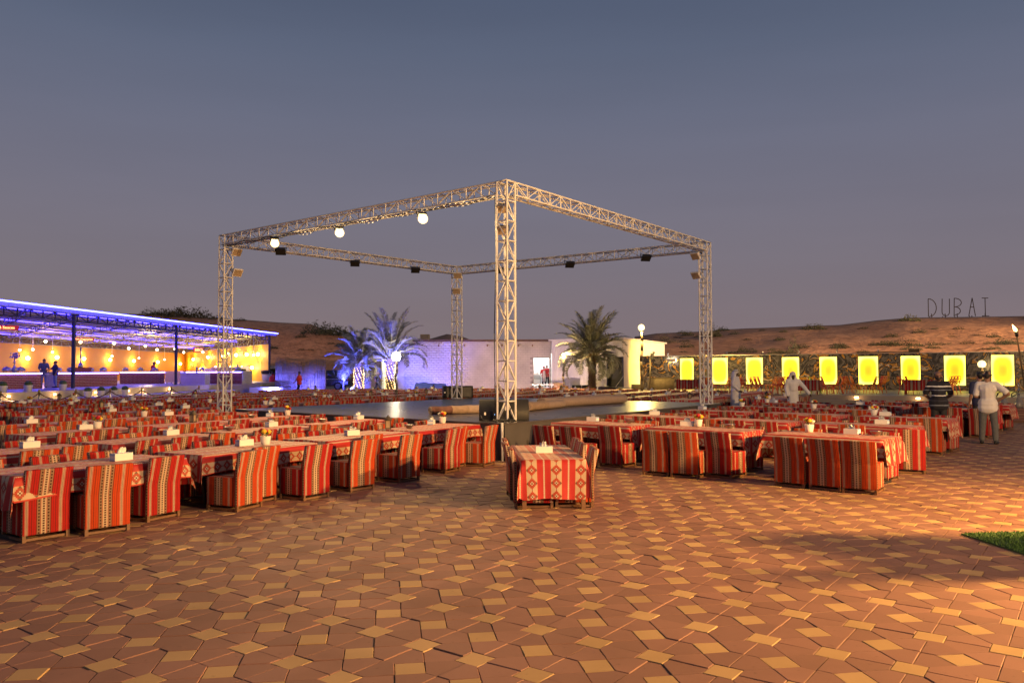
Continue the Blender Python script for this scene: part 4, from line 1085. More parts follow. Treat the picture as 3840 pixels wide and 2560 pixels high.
# white block parapet and ramp
M['block_w'] = plain('white_block', (.62, .58, .58), .7, var=.06, scale=2)
p, q = G(677, 1478), G(768, 1480); r = empty('block_parapet', p, math.atan2(q.y - p.y, q.x - p.x), 'white block parapet wall beside the ramp up to the pavilion', 'wall'); L = (q - p).length; hh = (1478 - 1397) * p.y / FPX
m = MB(); m.box((L / 2, .25, hh / 2), (L - .02, .44, hh - .02)); m.obj('core', M['mortar'], r)
nb, nr = 6, 7
for k in range(nr):
    x = -(L / nb) / 2 if k % 2 else 0
    while x < L - .01:
        a, b = max(0, x), min(L, x + L / nb)
        if b - a > .05: m = MB(); m.box(((a + b) / 2, .01 + random.uniform(0, .006), (k + .5) * hh / nr), (b - a - .015, .06, hh / nr - .015)); m.obj('block', M['block_w'], r)
        x += L / nb
mb = MB(); a, b = G(560, 1479), G(677, 1479); c, d = CP(700, 1440), CP(560, 1440); n = mb.add([a, b, c, d]); mb.face((n, n + 1, n + 2, n + 3)); tag(mb.obj('ramp', M['terrace_face']), kind='structure')
slab('low_wall', 770, 975, 1440, 1480, G(800, 1480).y, .5, M['stone'], 'low pale wall below the brick counter left of the reed screen', 'wall', 0)
slab('plinth', 935, 1048, 1452, 1482, G(960, 1482).y - .4, 1.2, M['block_w'], 'low white stepped plinth in front of the reed screen', 'plinth', 0)
# step lights
M['step'] = glow('step_lens', (1.0, .62, .22), 22)
def step_light(p, d, label, power=9):
    r = empty('step_light', p, math.atan2(d.y, d.x), label, 'step light', 'lights set in the terrace steps')
    m = MB(); m.box((.008, 0, 0), (.02, .24, .11)); m.obj('frame', M['steel'], r)
    m = MB(); m.box((.02, 0, 0), (.016, .19, .07)); m.obj('lens', M['step'], r)
    lamp('step_lamp', (.22, 0, -.02), power, (1.0, .55, .2), .06, r)
for i, (x, y, o_, z) in enumerate(((33, 1474, 2.62, .62), (205, 1471, 2.62, .62), (358, 1461, 2.62, .62), (482, 1470, 2.62, .62), (534, 1458, 2.62, .62), (635, 1470, 2.62, .62))):
    p = on_line(x, front(-14, o_), front(LF, o_)); step_light(Vector((p.x, p.y, z)), fn, 'small warm light in the upper step of the left terrace, %s from the left' % ORD[i + 1])
for i, x in enumerate((10, 172, 357)):
    p = on_line(x, front(-14, 4.62), front(LF, 4.62)); step_light(Vector((p.x, p.y, .24)), fn, 'small warm light in the lower step of the left terrace, %s from the left' % ORD[i + 1])
for i, x in enumerate((3210, 3441, 3668)):
    p = on_line(x, e_a + en * .02, e_b + en * .02); step_light(Vector((p.x, p.y, .37)), en, 'small warm light in the front of the right terrace, %s from the left' % ORD[i + 1], 7)
p = on_line(3286, e_a + en * .47, e_b + en * .47); step_light(Vector((p.x, p.y, .12)), en, 'small warm light low in the step of the right terrace', 7)
# planters on the steps
for i, (x, y, z) in enumerate(((12, 1464, VZ), (107, 1462, VZ), (237, 1458, VZ), (331, 1471, .42), (381, 1482, .42), (428, 1482, .42), (470, 1482, .42))):
    o_ = 2.1 if z == VZ else 3.6
    p = on_line(x, front(-14, o_), front(LF, o_)); p.z = z
    r = empty('planter', p, 0, 'clipped ball shrub in a white tapered planter on the left terrace, %s from the left' % ORD[i + 1], 'planter', 'white planters along the left terrace')
    m = MB(); m.lathe([(.24, 0), (.26, .01), (.35, .5), (.36, .52), (.33, .52), (.30, .46), (0, .46)], 4); m.obj('pot', M['pot'], r, rz=math.pi / 4)
    m = MB(); m.sphere((0, 0, .62), .28, 0, 16, 10, (1, 1, .85))
    for k in range(260):
        a, b = random.uniform(0, 6.28), math.acos(random.uniform(-.4, 1)); dn = Vector((math.sin(b) * math.cos(a), math.sin(b) * math.sin(a), math.cos(b) * .85)); c_ = Vector((0, 0, .62)) + dn * .29; s = dn.orthogonal().normalized() * .03; w = dn.cross(s)
        k0 = m.add([c_ - s, c_ + w * .8 + dn * .02, c_ + s]); m.face((k0, k0 + 1, k0 + 2))
    m.obj('shrub', M['leaf'], r); r.scale = (.62, .62, .62)
# rope barrier
posts = []
for x, Y in ((3, 31), (147, 33), (284, 34.6), (413, 36.3), (532, 38), (642, 40.4), (746, 43.4)):
    p = AT(x, 1470, Y); p.z = 0; posts.append(p)
for i, p in enumerate(posts):
    r = empty('rope_post', p, 0, 'brass rope barrier post by the left tables, %s from the left' % ORD[i + 1], 'barrier post', 'brass rope posts in front of the left terrace')
    m = MB(); m.lathe([(.17, 0), (.17, .02), (.05, .05), (.032, .06), (.032, .92), (.055, .93), (.055, .97), (.03, .98), (.045, 1.02), (.02, 1.06), (0, 1.06)], 12); m.obj('post', M['brass'], r)
    m = MB(); m.lathe([(.034, .2), (.036, .21), (.036, .8), (.034, .81)], 12); m.obj('sleeve', M['steel'], r)
for i in range(len(posts) - 1):
    a, b = posts[i], posts[i + 1]; m = MB(); pts = []
    for k in range(13):
        t_ = k / 12; q = a.lerp(b, t_); pts.append(Vector((q.x, q.y, .93 - .30 * 4 * t_ * (1 - t_))) - a)
    m.tube(pts, .022, 0, 6); tag(m.obj('barrier_rope', M['rope'], None, a), 'dark red barrier rope sagging between two brass posts, %s span from the left' % ORD[i + 1], 'rope', 'ropes between the brass posts')
# things on the counters
def on_counter(x, z, Y): p = AT(x, 1395, Y); return Vector((p.x, p.y, z))
CZ = VZ + .92 + .06
def dish(p, label):
    r = empty('chafing_dish', p, random.uniform(0, 3), label, 'food warmer', 'food warmers on the buffet counters')
    m = MB(); m.lathe([(.22, .12), (.24, .16), (.24, .2), (.0, .2)], 12); m.obj('pan', M['steel'], r)
    m = MB(); m.lathe([(.235, .2), (.22, .27), (.12, .34), (.03, .37), (.03, .40), (0, .40)], 12); m.obj('lid', M['steel'], r)
    m = MB(); [m.bar((.19 * math.cos(a), .19 * math.sin(a), 0), (.19 * math.cos(a), .19 * math.sin(a), .14), .014, 0, 5) for a in (0, 2.1, 4.2)]; m.obj('stand', M['black'], r)
for i, (o, xs_) in enumerate(((c1, (.25, .5, .75)), (c2, (.1, .3, .62, .85)), (c3, (.12, .45, .78)), (c4, (.2, .85)))):
    bb = o.children[0]; L = max(v.co.x for v in bb.data.vertices); mw = Matrix.Translation(o.location) @ Matrix.Rotation(o.rotation_euler.z, 4, 'Z')
    for k, t_ in enumerate(xs_):
        q = mw @ Vector((L * t_, .45, o.children[2].data.vertices[4].co.z + .001))
        dish(q, 'steel food warmer on the %s brick counter from the left, %s along it' % (ORD[i + 1], ORD[k + 1]))
mw1 = Matrix.Translation(c1.location) @ Matrix.Rotation(c1.rotation_euler.z, 4, 'Z'); L1 = max(v.co.x for v in c1.children[0].data.vertices)
q = mw1 @ Vector((L1 * .62, .4, .981)); r = empty('hookah', q, 0, 'tall silver ornamental pipe with purple top on the left brick counter', 'hookah')
m = MB(); m.lathe([(.10, 0), (.16, .08), (.16, .2), (.05, .32), (.03, .5), (.07, .55), (.03, .6), (.025, .8), (.0, .8)], 12); m.obj('base', M['steel'], r)
m = MB()
for k in range(60):
    a = random.uniform(0, 6.28); rr = random.uniform(0, .26); m.sphere((rr * math.cos(a), rr * math.sin(a), .95 + random.uniform(-.12, .16)), .045, 0, 6, 4)
m.obj('flowers', plain('violet_flowers', (.30, .22, .50), .6), r)
mw2 = Matrix.Translation(c2.location) @ Matrix.Rotation(c2.rotation_euler.z, 4, 'Z'); L2 = max(v.co.x for v in c2.children[0].data.vertices)
r = empty('brick_plinth', mw2 @ Vector((L2 * .47, .5, .981)), c2.rotation_euler.z, 'raised brick block on the second counter carrying a tall silver pipe', 'plinth')
m = MB(); m.box((0, 0, .14), (1.5, .5, .28)); m.obj('core', M['brick'], r)
r = empty('hookah', mw2 @ Vector((L2 * .47, .5, 1.262)), 0, 'tall silver ornamental pipe on the brick block of the second counter', 'hookah')
m = MB(); m.lathe([(.14, 0), (.17, .08), (.13, .22), (.05, .32), (.03, .6), (.08, .68), (.04, .78), (.03, 1.1), (.07, 1.16), (.05, 1.3), (.02, 1.36), (0, 1.36)], 12); m.obj('body', M['steel'], r)
mw4 = Matrix.Translation(c4.location) @ Matrix.Rotation(c4.rotation_euler.z, 4, 'Z'); L4 = max(v.co.x for v in c4.children[0].data.vertices)
r = empty('griddle', mw4 @ Vector((L4 * .55, .45, 1.011)), c4.rotation_euler.z, 'flat steel griddle on the counter in front of the yellow end wall', 'griddle')
m = MB(); m.box((0, 0, .12), (L4 * .5, .7, .18)); m.obj('body', M['steel'], r); m = MB(); m.box((0, .34, .27), (L4 * .5, .02, .12)); m.obj('splash_guard', M['steel'], r)
for x, Y, nm in ((737, 1442, 'left of the tower'), (890, 1442, 'right of the tower')):
    p = G(x, 1470) if x > 800 else G(x, 1478); r = empty('spot_pole', p, 0, 'thin grey spotlight pole before the far counter, ' + nm, 'light pole')
    h = (1478 - 1375) * p.y / FPX; m = MB(); m.bar((0, 0, 0), (0, 0, h), .06, 0, 8); m.obj('pole', M['vsteel2'], r); m = MB(); m.box((0, 0, h - .55), (.55, .16, .14)); m.box((0, 0, h * .4), (.3, .1, .1)); m.obj('head', M['vsteel'], r)
# waste bin, red extinguisher bin
p = AT(1000, 1440, 76); p.z = VZ; r = empty('waste_bin', p, 0, 'white plastic waste bin with black liner at the right end of the left terrace', 'bin')
m = MB(); m.lathe([(.42, 0), (.54, .95), (.50, .95), (.38, .1), (0, .1)], 4); m.obj('tub', M['white'], r, rz=math.pi / 4); m = MB(); m.lathe([(.50, .72), (.56, .96), (.52, 1.05), (.45, .97), (0, .9)], 12); m.obj('liner', M['black'], r)
p = AT(1024, 1440, 74); p.z = .4; r = empty('gas_bottle', p, 0, 'red gas bottle beside the waste bin', 'gas bottle'); m = MB(); m.lathe([(.3, 0), (.36, .05), (.36, .8), (.25, .95), (.12, 1.0), (.12, 1.1), (0, 1.1)], 12); m.obj('bottle', M['redtee'], r); m = MB(); m.lathe([(.18, 1.1), (.18, 1.25), (.15, 1.25), (.0, 1.2)], 10); m.obj('collar', M['black'], r)
mb = MB(); mb.prism([(-.3, 0), (.3, 0), (.3, .2), (-.3, .2)], 0, .4); at_base(mb, 'bin_step', M['stone'], Vector((p.x, p.y - .1, 0)), 'small concrete block under the red gas bottle', 'block')
# ------------------------------------------------------------------ middle background: reed screen, cars, palms, buildings
M['reed'] = plain('reed', (.22, .17, .13), .85, var=.35, scale=5)
p0, p1 = AT(1033, 1480, 60), AT(1222, 1480, 60); r = empty('reed_screen', (p0.x, 60, 0), 0, 'tall rough reed screen standing between the pavilion and the dark car', 'screen'); L = p1.x - p0.x
m = MB(); k = 0; x = 0
while x < L:
    h = 2.62 + .14 * math.sin(x * 2.1) + .12 * math.sin(x * 4.7 + 1) + random.uniform(-.10, .10) - (.25 if .8 < x < 2.2 else 0); y = random.uniform(-.09, .07)
    m.bar((x, y, 0), (x + random.uniform(-.05, .05), y + random.uniform(-.03, .03), h), random.uniform(.010, .018), 0, 4, .005); x += random.uniform(.010, .02)
tag(m.obj('reed', M['reed'], r), kind='stuff')
m = MB(); [m.bar((x, .10, 0), (x, .10, 2.5), .03, 0, 6) for x in (.05, L / 2, L - .05)]; m.obj('stake', M['wood'], r)
m = MB(); [m.bar((0, -.10, z), (L, -.10, z), .012, 0, 5) for z in (.6, 1.6)]; m.obj('binding', M['rope'], r)
M['carpaint'] = plain('dark_car_paint', (.022, .018, .018), .25, var=.05, spec=.7); M['vanpaint'] = plain('pale_van_paint', (.36, .38, .44), .3, var=.05)
M['carglass'] = plain('car_glass', (.010, .010, .012), .08, spec=.8); M['tyre'] = plain('tyre', (.015, .014, .014), .8); M['rim'] = plain('alloy_rim', (.35, .33, .32), .35, .8)
def car(loc, label, paint, L, H, prof, glassprof, W=1.85):
    r = empty('parked_car' if H < 2.3 else 'parked_van', loc, 0, label, 'car' if H < 2.3 else 'van')
    def ext(pr, w, nm, mt, wt=None):
        m = MB(); n = len(pr); tw = lambda z: w / 2 - max(0, (z - 1.05)) * .16
        a = m.add([(x, -tw(z), z) for x, z in pr]); b = m.add([(x, tw(z), z) for x, z in pr]); m.face([a + i for i in range(n)]); m.face([b + i for i in range(n)][::-1])
        for i in range(n): j = (i + 1) % n; m.face((a + i, b + i, b + j, a + j), 0)
        me = m.mesh(nm, M[mt]); bevelled(me, .03, 2); return kid(r, nm, me)
    ext(prof, W, 'body', paint)
    for g in glassprof: ext(g, W + .02, 'window', 'carglass')
    m = MB(); m.box((L * .5, 0, 1.02), (L * .92, W + .03, .025)); m.obj('trim', M['steel'], r)
    for wx in (L * .19, L * .80):
        for wy in (-W / 2 + .1, W / 2 - .1):
            w = empty('wheel', (wx, wy, .38)); w.parent = r
            m = MB(); m.bar((0, -.12, 0), (0, .12, 0), .38, 0, 20); m.obj('tyre', M['tyre'], w)
            m = MB(); s = -1 if wy < 0 else 1; m.bar((0, s * .10, 0), (0, s * .135, 0), .25, 0, 16)
            for k in range(8): a = k * math.pi / 4; m.bar((0, s * .14, 0), (.24 * math.cos(a), s * .14, .24 * math.sin(a)), .022, 0, 4)
            m.obj('rim', M['rim'], w)
    m = MB(); m.box((L - .04, -W / 2 + .12, .98), (.10, .22, .20)); m.box((L - .04, W / 2 - .12, .98), (.10, .22, .20)); m.obj('tail_light', M['redtee'], r)
    m = MB(); m.box((L * .34, -W / 2 - .1, 1.12), (.2, .18, .14)); m.obj('mirror', M[paint], r)
    return r
suv = [(0, .42), (.02, .85), (.25, 1.02), (1.25, 1.14), (1.95, 1.80), (2.4, 1.88), (4.2, 1.88), (4.78, 1.30), (4.92, 1.1), (4.92, .5), (4.8, .38), (.1, .36)]
sg = [[(1.50, 1.18), (2.05, 1.72), (2.85, 1.78), (2.85, 1.18)], [(2.93, 1.18), (2.93, 1.78), (3.75, 1.78), (3.85, 1.18)], [(3.93, 1.18), (3.83, 1.78), (4.15, 1.78), (4.62, 1.25), (4.6, 1.18)]]
ce = AT(1314, 1460, 76); car((ce.x - 4.92, 76, 0), 'dark parked off-road car seen from the side beside the reed screen', 'carpaint', 4.92, 1.88, suv, sg)
van = [(0, .45), (.02, 1.0), (.5, 1.25), (1.1, 2.2), (1.5, 2.32), (5.1, 2.32), (5.2, 2.2), (5.2, .5), (5.1, .4), (.1, .4)]
vg = [[(.75, 1.32), (1.18, 2.05), (1.9, 2.05), (1.9, 1.32)], [(4.0, 1.35), (4.0, 2.05), (5.0, 2.05), (5.0, 1.35)]]
ce = AT(1050, 1460, 84); car((ce.x - 5.2, 84, 0), 'pale parked van half hidden between the pavilion corner and the reed screen', 'vanpaint', 5.2, 2.32, van, vg)
p = AT(1288, 1460, 66); p.z = 0; m = MB(); m.bar((0, 0, 0), (0, 0, 2.25), .065, 0, 8); m.bar((0, 0, 2.25), (0, 0, 2.34), .075, 0, 8); at_base(m, 'marker_post', M['vsteel2'], p, 'thin straight post standing in front of the dark car', 'post')

def frond_mesh(L, droop, seed, nl=46, wid=.66):
    rnd = random.Random(seed); mb = MB(); pts = []; a = 0
    p = Vector((0, 0, 0)); ang = 0
    for i in range(13):
        pts.append(p.copy()); ang -= droop * (i / 12) ** 1.1 / 6; p = p + Vector((math.cos(ang), 0, math.sin(ang))) * (L / 12)
    for i in range(12): mb.bar(pts[i], pts[i + 1], .028 * (1 - i / 13) + .005, 1, 4, .028 * (1 - (i + 1) / 13) + .005, cap=False)
    for k in range(nl):
        f = .14 + .86 * (k + .5) / nl; i = min(11, int(f * 12)); q = pts[i].lerp(pts[i + 1], f * 12 - i); t = (pts[i + 1] - pts[i]).normalized()
        ln = wid * (math.sin(math.pi * (.12 + .82 * f)) ** .7) * rnd.uniform(.85, 1.1)
        for s in (-1, 1):
            d = (t * rnd.uniform(.65, .95) + Vector((0, s, 0)) * .75 + Vector((0, 0, rnd.uniform(-.05, .45)))).normalized(); w = t.cross(Vector((0, s, .2))).normalized() * 0 + t * .026
            e = q + d * ln + Vector((0, 0, -.10 * ln * rnd.uniform(.4, 2.2))); mdp = q + d * ln * .55 + Vector((0, 0, .02))
            n = mb.add([q - w, q + w, mdp + w * 1.1, e, mdp - w * 1.1]); mb.face((n, n + 1, n + 2, n + 3, n + 4), 0)
    return mb.mesh('frond', [M['frond'], M['stem']])
FR = {}
def palm(x, Y, zt, L, label, seed, rtrunk=.36, nf=42, spread=1.0):
    rnd = random.Random(seed); p = AT(x, 1470, Y); p.z = 0; r = empty('palm_tree', p, rnd.uniform(0, 6), label, 'palm tree', 'date palms in front of the buildings')
    m = MB(); prof = []; nz = int(zt / .11)
    for k in range(nz + 1):
        z = zt * k / nz; rr = rtrunk * (1.0 - .12 * math.sin(math.pi * k / nz)) + (.10 if k > nz * .82 else 0); prof += [(rr + .035, z), (rr - .02, z + zt / nz * .8)]
    m.lathe(prof, 14)
    for k in range(int(nz * 7)):
        a = rnd.uniform(0, 6.28); z = rnd.uniform(.05, zt); rr = rtrunk + .02; c_ = Vector((rr * math.cos(a), rr * math.sin(a), z)); d = Vector((math.cos(a), math.sin(a), 0)); s = Vector((-d.y, d.x, 0)) * .07
        n = m.add([c_ - s, c_ + s, c_ + d * rnd.uniform(.05, .11) + Vector((0, 0, .14))]); m.face((n, n + 1, n + 2)); m.face((n, n + 2, n + 1))
    m.obj('trunk', M['trunk'], r)
    m = MB()
    for k in range(46):
        a = k * 2.4; el_ = rnd.uniform(.5, 1.25); d = Vector((math.cos(a) * math.cos(el_), math.sin(a) * math.cos(el_), math.sin(el_))); b = Vector((math.cos(a) * rtrunk * .8, math.sin(a) * rtrunk * .8, zt + rnd.uniform(-.35, .25)))
        m.bar(b, b + d * rnd.uniform(.4, .8), .055, 0, 5, .022)
    m.obj('leaf_bases', M['stem'], r)
    key = (round(L, 1),)
    if key not in FR: FR[key] = [frond_mesh(L * s, dr, 50 + i) for i, (s, dr) in enumerate(((1, .7), (.95, 1.2), (.9, 1.8), (.85, 2.5)))]
    for k in range(nf):
        f = k / nf; el_ = math.radians(84 - 92 * f * spread + rnd.uniform(-7, 7)); a = k * 2.39996 + rnd.uniform(-.2, .2); v = min(3, int(f * 3.2 + rnd.uniform(0, .9)))
        o = kid(r, 'frond', FR[key][v]); s = rnd.uniform(.85, 1.08)
        o.matrix_local = Matrix.Translation((math.cos(a) * rtrunk * .5, math.sin(a) * rtrunk * .5, zt + .35 - .55 * f)) @ Matrix.Rotation(a, 4, 'Z') @ Matrix.Rotation(-el_, 4, 'Y') @ Matrix.Rotation(rnd.uniform(-.5, .5), 4, 'X') @ Matrix.Scale(s, 4)
    return r, p
palm(1345, 66, 2.35, 3.1, 'short blue-lit palm with string lights on its trunk, nearest the dark car', 3, nf=34, spread=.98)
palm(1462, 66.5, 2.75, 4.4, 'tall wide palm with string lights on its trunk, beside the blazing globe lamp', 4, nf=38, spread=.72)
palm(2221, 63, 3.0, 3.6, 'bushy palm with warm yellow light in its crown, in front of the white shed', 9, .33, nf=58)
M['fairy'] = glow('fairy_bulb', (1.0, .66, .25), 9)
for x, Y, zt, nm in ((1345, 66, 2.3, 'short palm nearest the dark car'), (1462, 66.5, 2.5, 'palm beside the blazing globe lamp')):
    p = AT(x, 1470, Y); m = MB(); n = 0
    for k in range(230):
        a = k * .62; z = .12 + (zt - .2) * k / 230; rr = .43; m.sphere((p.x + rr * math.cos(a) + random.uniform(-.03, .03), p.y + rr * math.sin(a), z + random.uniform(-.06, .06)), .021, 0, 5, 3)
    c_ = MB(); pts = [Vector((p.x + .42 * math.cos(k * .31), p.y + .42 * math.sin(k * .31), .12 + (zt - .2) * k / 460)) for k in range(461)]; c_.tube(pts, .006, 0, 3)
    r = empty('string_lights', (0, 0, 0), 0, 'warm string lights wound round the trunk of the ' + nm, 'string lights'); m.obj('bulb', M['fairy'], r)['kind'] = 'stuff'; c_.obj('wire', M['black'], r)
    lamp('string_glow', (p.x, p.y - .75, 1.2), 14, (1.0, .6, .25), .3, r)
def uplight(loc, aim, power, col, label, spot=80):  # assumed ground fixture, unseen, placed for the coloured light it throws
    r = empty('assumed_spot', loc, 0, label, 'spotlight', 'assumed spotlights on the ground by the palms'); d = (Vector(aim) - Vector(loc)).normalized()
    m = MB(); m.box((0, 0, .03), (.22, .16, .05)); m.bar((0, 0, .05), (0, 0, .14), .02); m.obj('foot', M['black'], r)
    m = MB(); m.bar(Vector((0, 0, .17)) - d * .10, Vector((0, 0, .17)) + d * .08, .10, 0, 12); m.obj('head', M['black'], r)
    lamp('spot_lamp', Vector(loc) + Vector((0, 0, .17)) + d * .14, power, col, .06, None, spot, aim, .6)
BLUE = (.09, .10, 1.0)
p = AT(1345, 1470, 66); uplight((p.x - .9, 62.4, 0), (p.x - .1, 66, 3.1), 9000, BLUE, 'assumed spotlight throwing blue light up the short palm', 100)
uplight((p.x - 2.0, 58.3, 0), (p.x - 3.4, 60, 1.3), 2300, BLUE, 'assumed spotlight throwing blue light on the right half of the reed screen', 150); uplight((p.x - 4.9, 58.3, 0), (p.x - 4.6, 60, 1.3), 1900, BLUE, 'assumed spotlight throwing blue light on the left half of the reed screen', 150)
p = AT(1462, 1470, 66.5); uplight((p.x + .5, 65.0, 0), (p.x + .1, 66.5, 3.4), 5000, BLUE, 'assumed spotlight throwing blue light up the tall palm', 70)
p = AT(1575, 1470, 67.4); uplight((p.x, 67.2, 0), (p.x + .3, 70, 1.7), 1500, (.12, .14, 1.0), 'assumed spotlight throwing a blue pool on the block wall', 110)
p = AT(1420, 1470, 68.4); uplight((p.x, 64.6, 0), (p.x + .2, 70, 2.0), 3400, BLUE, 'assumed spotlight throwing blue light on the block wall behind the palms', 110)
p = AT(1740, 1470, 68); uplight((p.x, 63.6, 0), (p.x + .4, 70, 2.2), 1000, (.80, .46, .72), 'assumed spotlight throwing mauve light on the long block wall', 140)
p = AT(1960, 1470, 68); uplight((p.x + .8, 62.6, 0), (p.x + 1.6, 70, 2.2), 1500, (1.0, .66, .56), 'assumed spotlight throwing pink light on the white shed', 140)
p = AT(2222, 1470, 61); uplight((p.x + 1.2, 60.6, 0), (p.x, 63, 4.4), 15000, (1.0, .74, .10), 'assumed spotlight throwing yellow light up the bushy palm', 80)

# block building
BY = 70.0
bx = lambda x: AT(x, 1400, BY).x
bz = lambda y, x=1700: AT(x, y, BY).z
r = empty('block_building', (bx(1367), BY, 0), 0, 'long low building of pale painted blocks with a dark roof edge and two lit doorways', 'building'); X0 = bx(1367)
M['paint'] = plain('painted_block', (.46, .42, .40), .75, var=.22, scale=.55, bump=.2, bscale=30); M['paintm'] = plain('painted_joint', (.30, .275, .27), .85)
ops = [(bx(1431), bx(1490), 0, bz(1345)), (bx(2001), bx(2060), 0, bz(1342.5))]
zl, zr = bz(1292), bz(1281)
def seg(m, xa, xb, z0, z1): m.box(((xa + xb) / 2 - X0, .15, (z0 + z1) / 2), (xb - xa, .24, z1 - z0))
m = MB(); seg(m, bx(1367), ops[0][0], 0, zl); seg(m, ops[0][0], ops[0][1], ops[0][3], zl); seg(m, ops[0][1], bx(1556), 0, zl); seg(m, bx(1556), ops[1][0], 0, zr); seg(m, ops[1][0], ops[1][1], ops[1][3], zr); seg(m, ops[1][1], bx(2066), 0, zr)
m.box((bx(1556) - X0 + 4, 3.2, zr / 2), (.2, 5.8, zr)); m.box((.12, 3.2, zl / 2), (.2, 5.8, zl)); m.obj('wall', M['paintm'], r)
bw, bh = .42, .21; blk = []
row = 0; z = 0.0
while z < zr - .02:
    x = bx(1367) - (bw / 2 if row % 2 else 0)
    while x < bx(2066):
        a, b = max(x, bx(1367)), min(x + bw, bx(2066)); zz = min(z + bh, (zl if (a + b) / 2 < bx(1556) else zr))
        if b - a > .08 and zz - z > .06 and not any(a < o1 - .02 and b > o0 + .02 and z < oz - .03 for o0, o1, _, oz in ops): blk.append((a, b, z, zz))
        x += bw
    z += bh; row += 1
ctr = Vector((bx(1600), 1.6)); blk.sort(key=lambda q: (Vector(((q[0] + q[1]) / 2, (q[2] + q[3]) / 2)) - ctr).length)
BME = {}
rest_ = MB()
for i, (a, b, z0, z1) in enumerate(blk):
    w, h = round(b - a - .014, 3), round(z1 - z0 - .014, 3)
    if i < 300:
        if (w, h) not in BME: mm = MB(); mm.box((0, 0, 0), (w, .05, h)); BME[(w, h)] = bevelled(mm.mesh('block', M['paint']), .006, 1)
        o = kid(r, 'block', BME[(w, h)], ((a + b) / 2 - X0, random.uniform(.004, .012), (z0 + z1) / 2)); o.rotation_euler = (random.gauss(0, .004), 0, random.gauss(0, .006))
    else: rest_.box(((a + b) / 2 - X0, random.uniform(.004, .012), (z0 + z1) / 2), (w, .05, h))
tag(rest_.obj('block', M['paint'], r), kind='stuff')
m = MB(); m.box((bx(1815) - X0, 2.9, zr + .09), (bx(2080) - bx(1548), 6.6, .16)); m.box((bx(1460) - X0, 2.9, zl + .05), (bx(1558) - bx(1362), 6.2, .09)); m.obj('roof', plain('roof_sheet', (.10, .055, .04), .7), r)
m = MB(); m.box((bx(1585) - X0, 2.0, zr + .45), (bx(1600) - bx(1567), 1.0, .55)); m.obj('roof_unit', M['terrace_face'], r)
m = MB(); [m.box((bx(x) - X0, -.06, bz(1296)), (.10, .20, .16)) for x in (1645, 1741, 1828, 1883, 1945, 1997)]; m.obj('rafter_end', M['wood'], r)
M['room'] = plain('white_room', (.75, .76, .74), .5, var=.03)
for (o0, o1, _, oz), nm in zip(ops, ('a', 'b')):
    m = MB(); x0, x1 = o0 - X0 - .05, o1 - X0 + 1.2; n = m.add([(x0, .28, .02), (x1, .28, .02), (x1, 3.2, .02), (x0, 3.2, .02), (x0, .28, oz + .4), (x1, .28, oz + .4), (x1, 3.2, oz + .4), (x0, 3.2, oz + .4)])
    for f in ((0, 1, 2, 3), (4, 7, 6, 5), (2, 3, 7, 6), (0, 3, 7, 4), (1, 2, 6, 5)): m.face([n + i for i in f])
    m.obj('room', M['room'], r)
    m = MB(); w = .07; m.box((o0 - X0 - w / 2, .02, oz / 2), (w, .30, oz)); m.box((o1 - X0 + w / 2, .02, oz / 2), (w, .30, oz)); m.box(((o0 + o1) / 2 - X0, .02, oz + w / 2), (o1 - o0 + 2 * w, .30, w)); m.obj('door_frame', M['stone'], r)
    lamp('room_lamp', ((o0 + o1) / 2, BY + 1.6, oz + .1), 210, (.95, .98, 1.0) if nm == 'b' else (1.0, .92, .62), .2)
m = MB(); m.box((bx(1503) - X0, -.10, ops[0][3] / 2), (bx(1514) - bx(1491), .06, ops[0][3] - .05)); dl = m.obj('door', M['paint'], r); m = MB(); m.box((bx(1512) - X0, -.15, 1.2), (.12, .06, .04)); m.obj('handle', M['steel'], dl)
m = MB(); z0, z1 = bz(1430, 1367), bz(1370, 1367); m.box((bx(1370) - X0 + .25, -.06, (z0 + z1) / 2), (.7, .08, z1 - z0)); wf = m.obj('window', M['black'], r)
m = MB(); m.box((bx(1370) - X0 + .25, -.105, (z0 + z1) / 2 + .3), (.56, .02, .5)); m.box((bx(1370) - X0 + .25, -.105, (z0 + z1) / 2 - .33), (.56, .02, .45)); m.obj('pane', M['carglass'], wf)
m = MB()
for z in (.5, 1.0, 1.5, 2.0): m.box((ops[1][0] - X0 + .35, 2.4, z), (.7, .5, .04))
for x in (.02, .68):
    for y in (2.16, 2.64): m.bar((ops[1][0] - X0 + x, y, .02), (ops[1][0] - X0 + x, y, 2.3), .025, 0, 5)
at_base(m, 'kitchen_rack', M['steel'], Vector((X0, BY, 0)), 'steel kitchen rack inside the lit doorway right of the middle', 'rack')
# white shed with yellow-lit side
SA, SB, SC = Vector((bx(2066) + .05, 69.7, 0)), AT(2337, 1400, 66), AT(2493, 1400, 78); SB.z = SC.z = 0
r = empty('white_shed', SB, 0, 'white ribbed metal shed with a dark doorway and a yellow-lit side wall', 'shed'); zs = AT(2337, 1272, 66).z
M['sheet'] = plain('white_sheet_metal', (.66, .63, .60), .45, var=.03)
def ribbed(nm, p, q, z0, z1, step=.30, skip=None):
    d = q - p; L = d.length; d.normalize(); nn = Vector((d.y, -d.x, 0)); nn = -nn if nn.y > 0 else nn; m = MB(); x = 0; prof = []
    while x < L - .01: prof += [(x, 0), (x + step * .80, 0), (x + step * .85, .022), (x + step * .95, .022)]; x += step
    prof.append((L, 0)); prof = [(min(a, L), b) for a, b in prof]
    a = m.add([p + d * x + nn * y + Vector((0, 0, z0)) - SB for x, y in prof]); b = m.add([p + d * x + nn * y + Vector((0, 0, z1)) - SB for x, y in prof])
    for i in range(len(prof) - 1): m.face((a + i, a + i + 1, b + i + 1, b + i))
    return m.obj(nm, M['sheet'], r)
tq = lambda x: on_line(x, SA, SB)
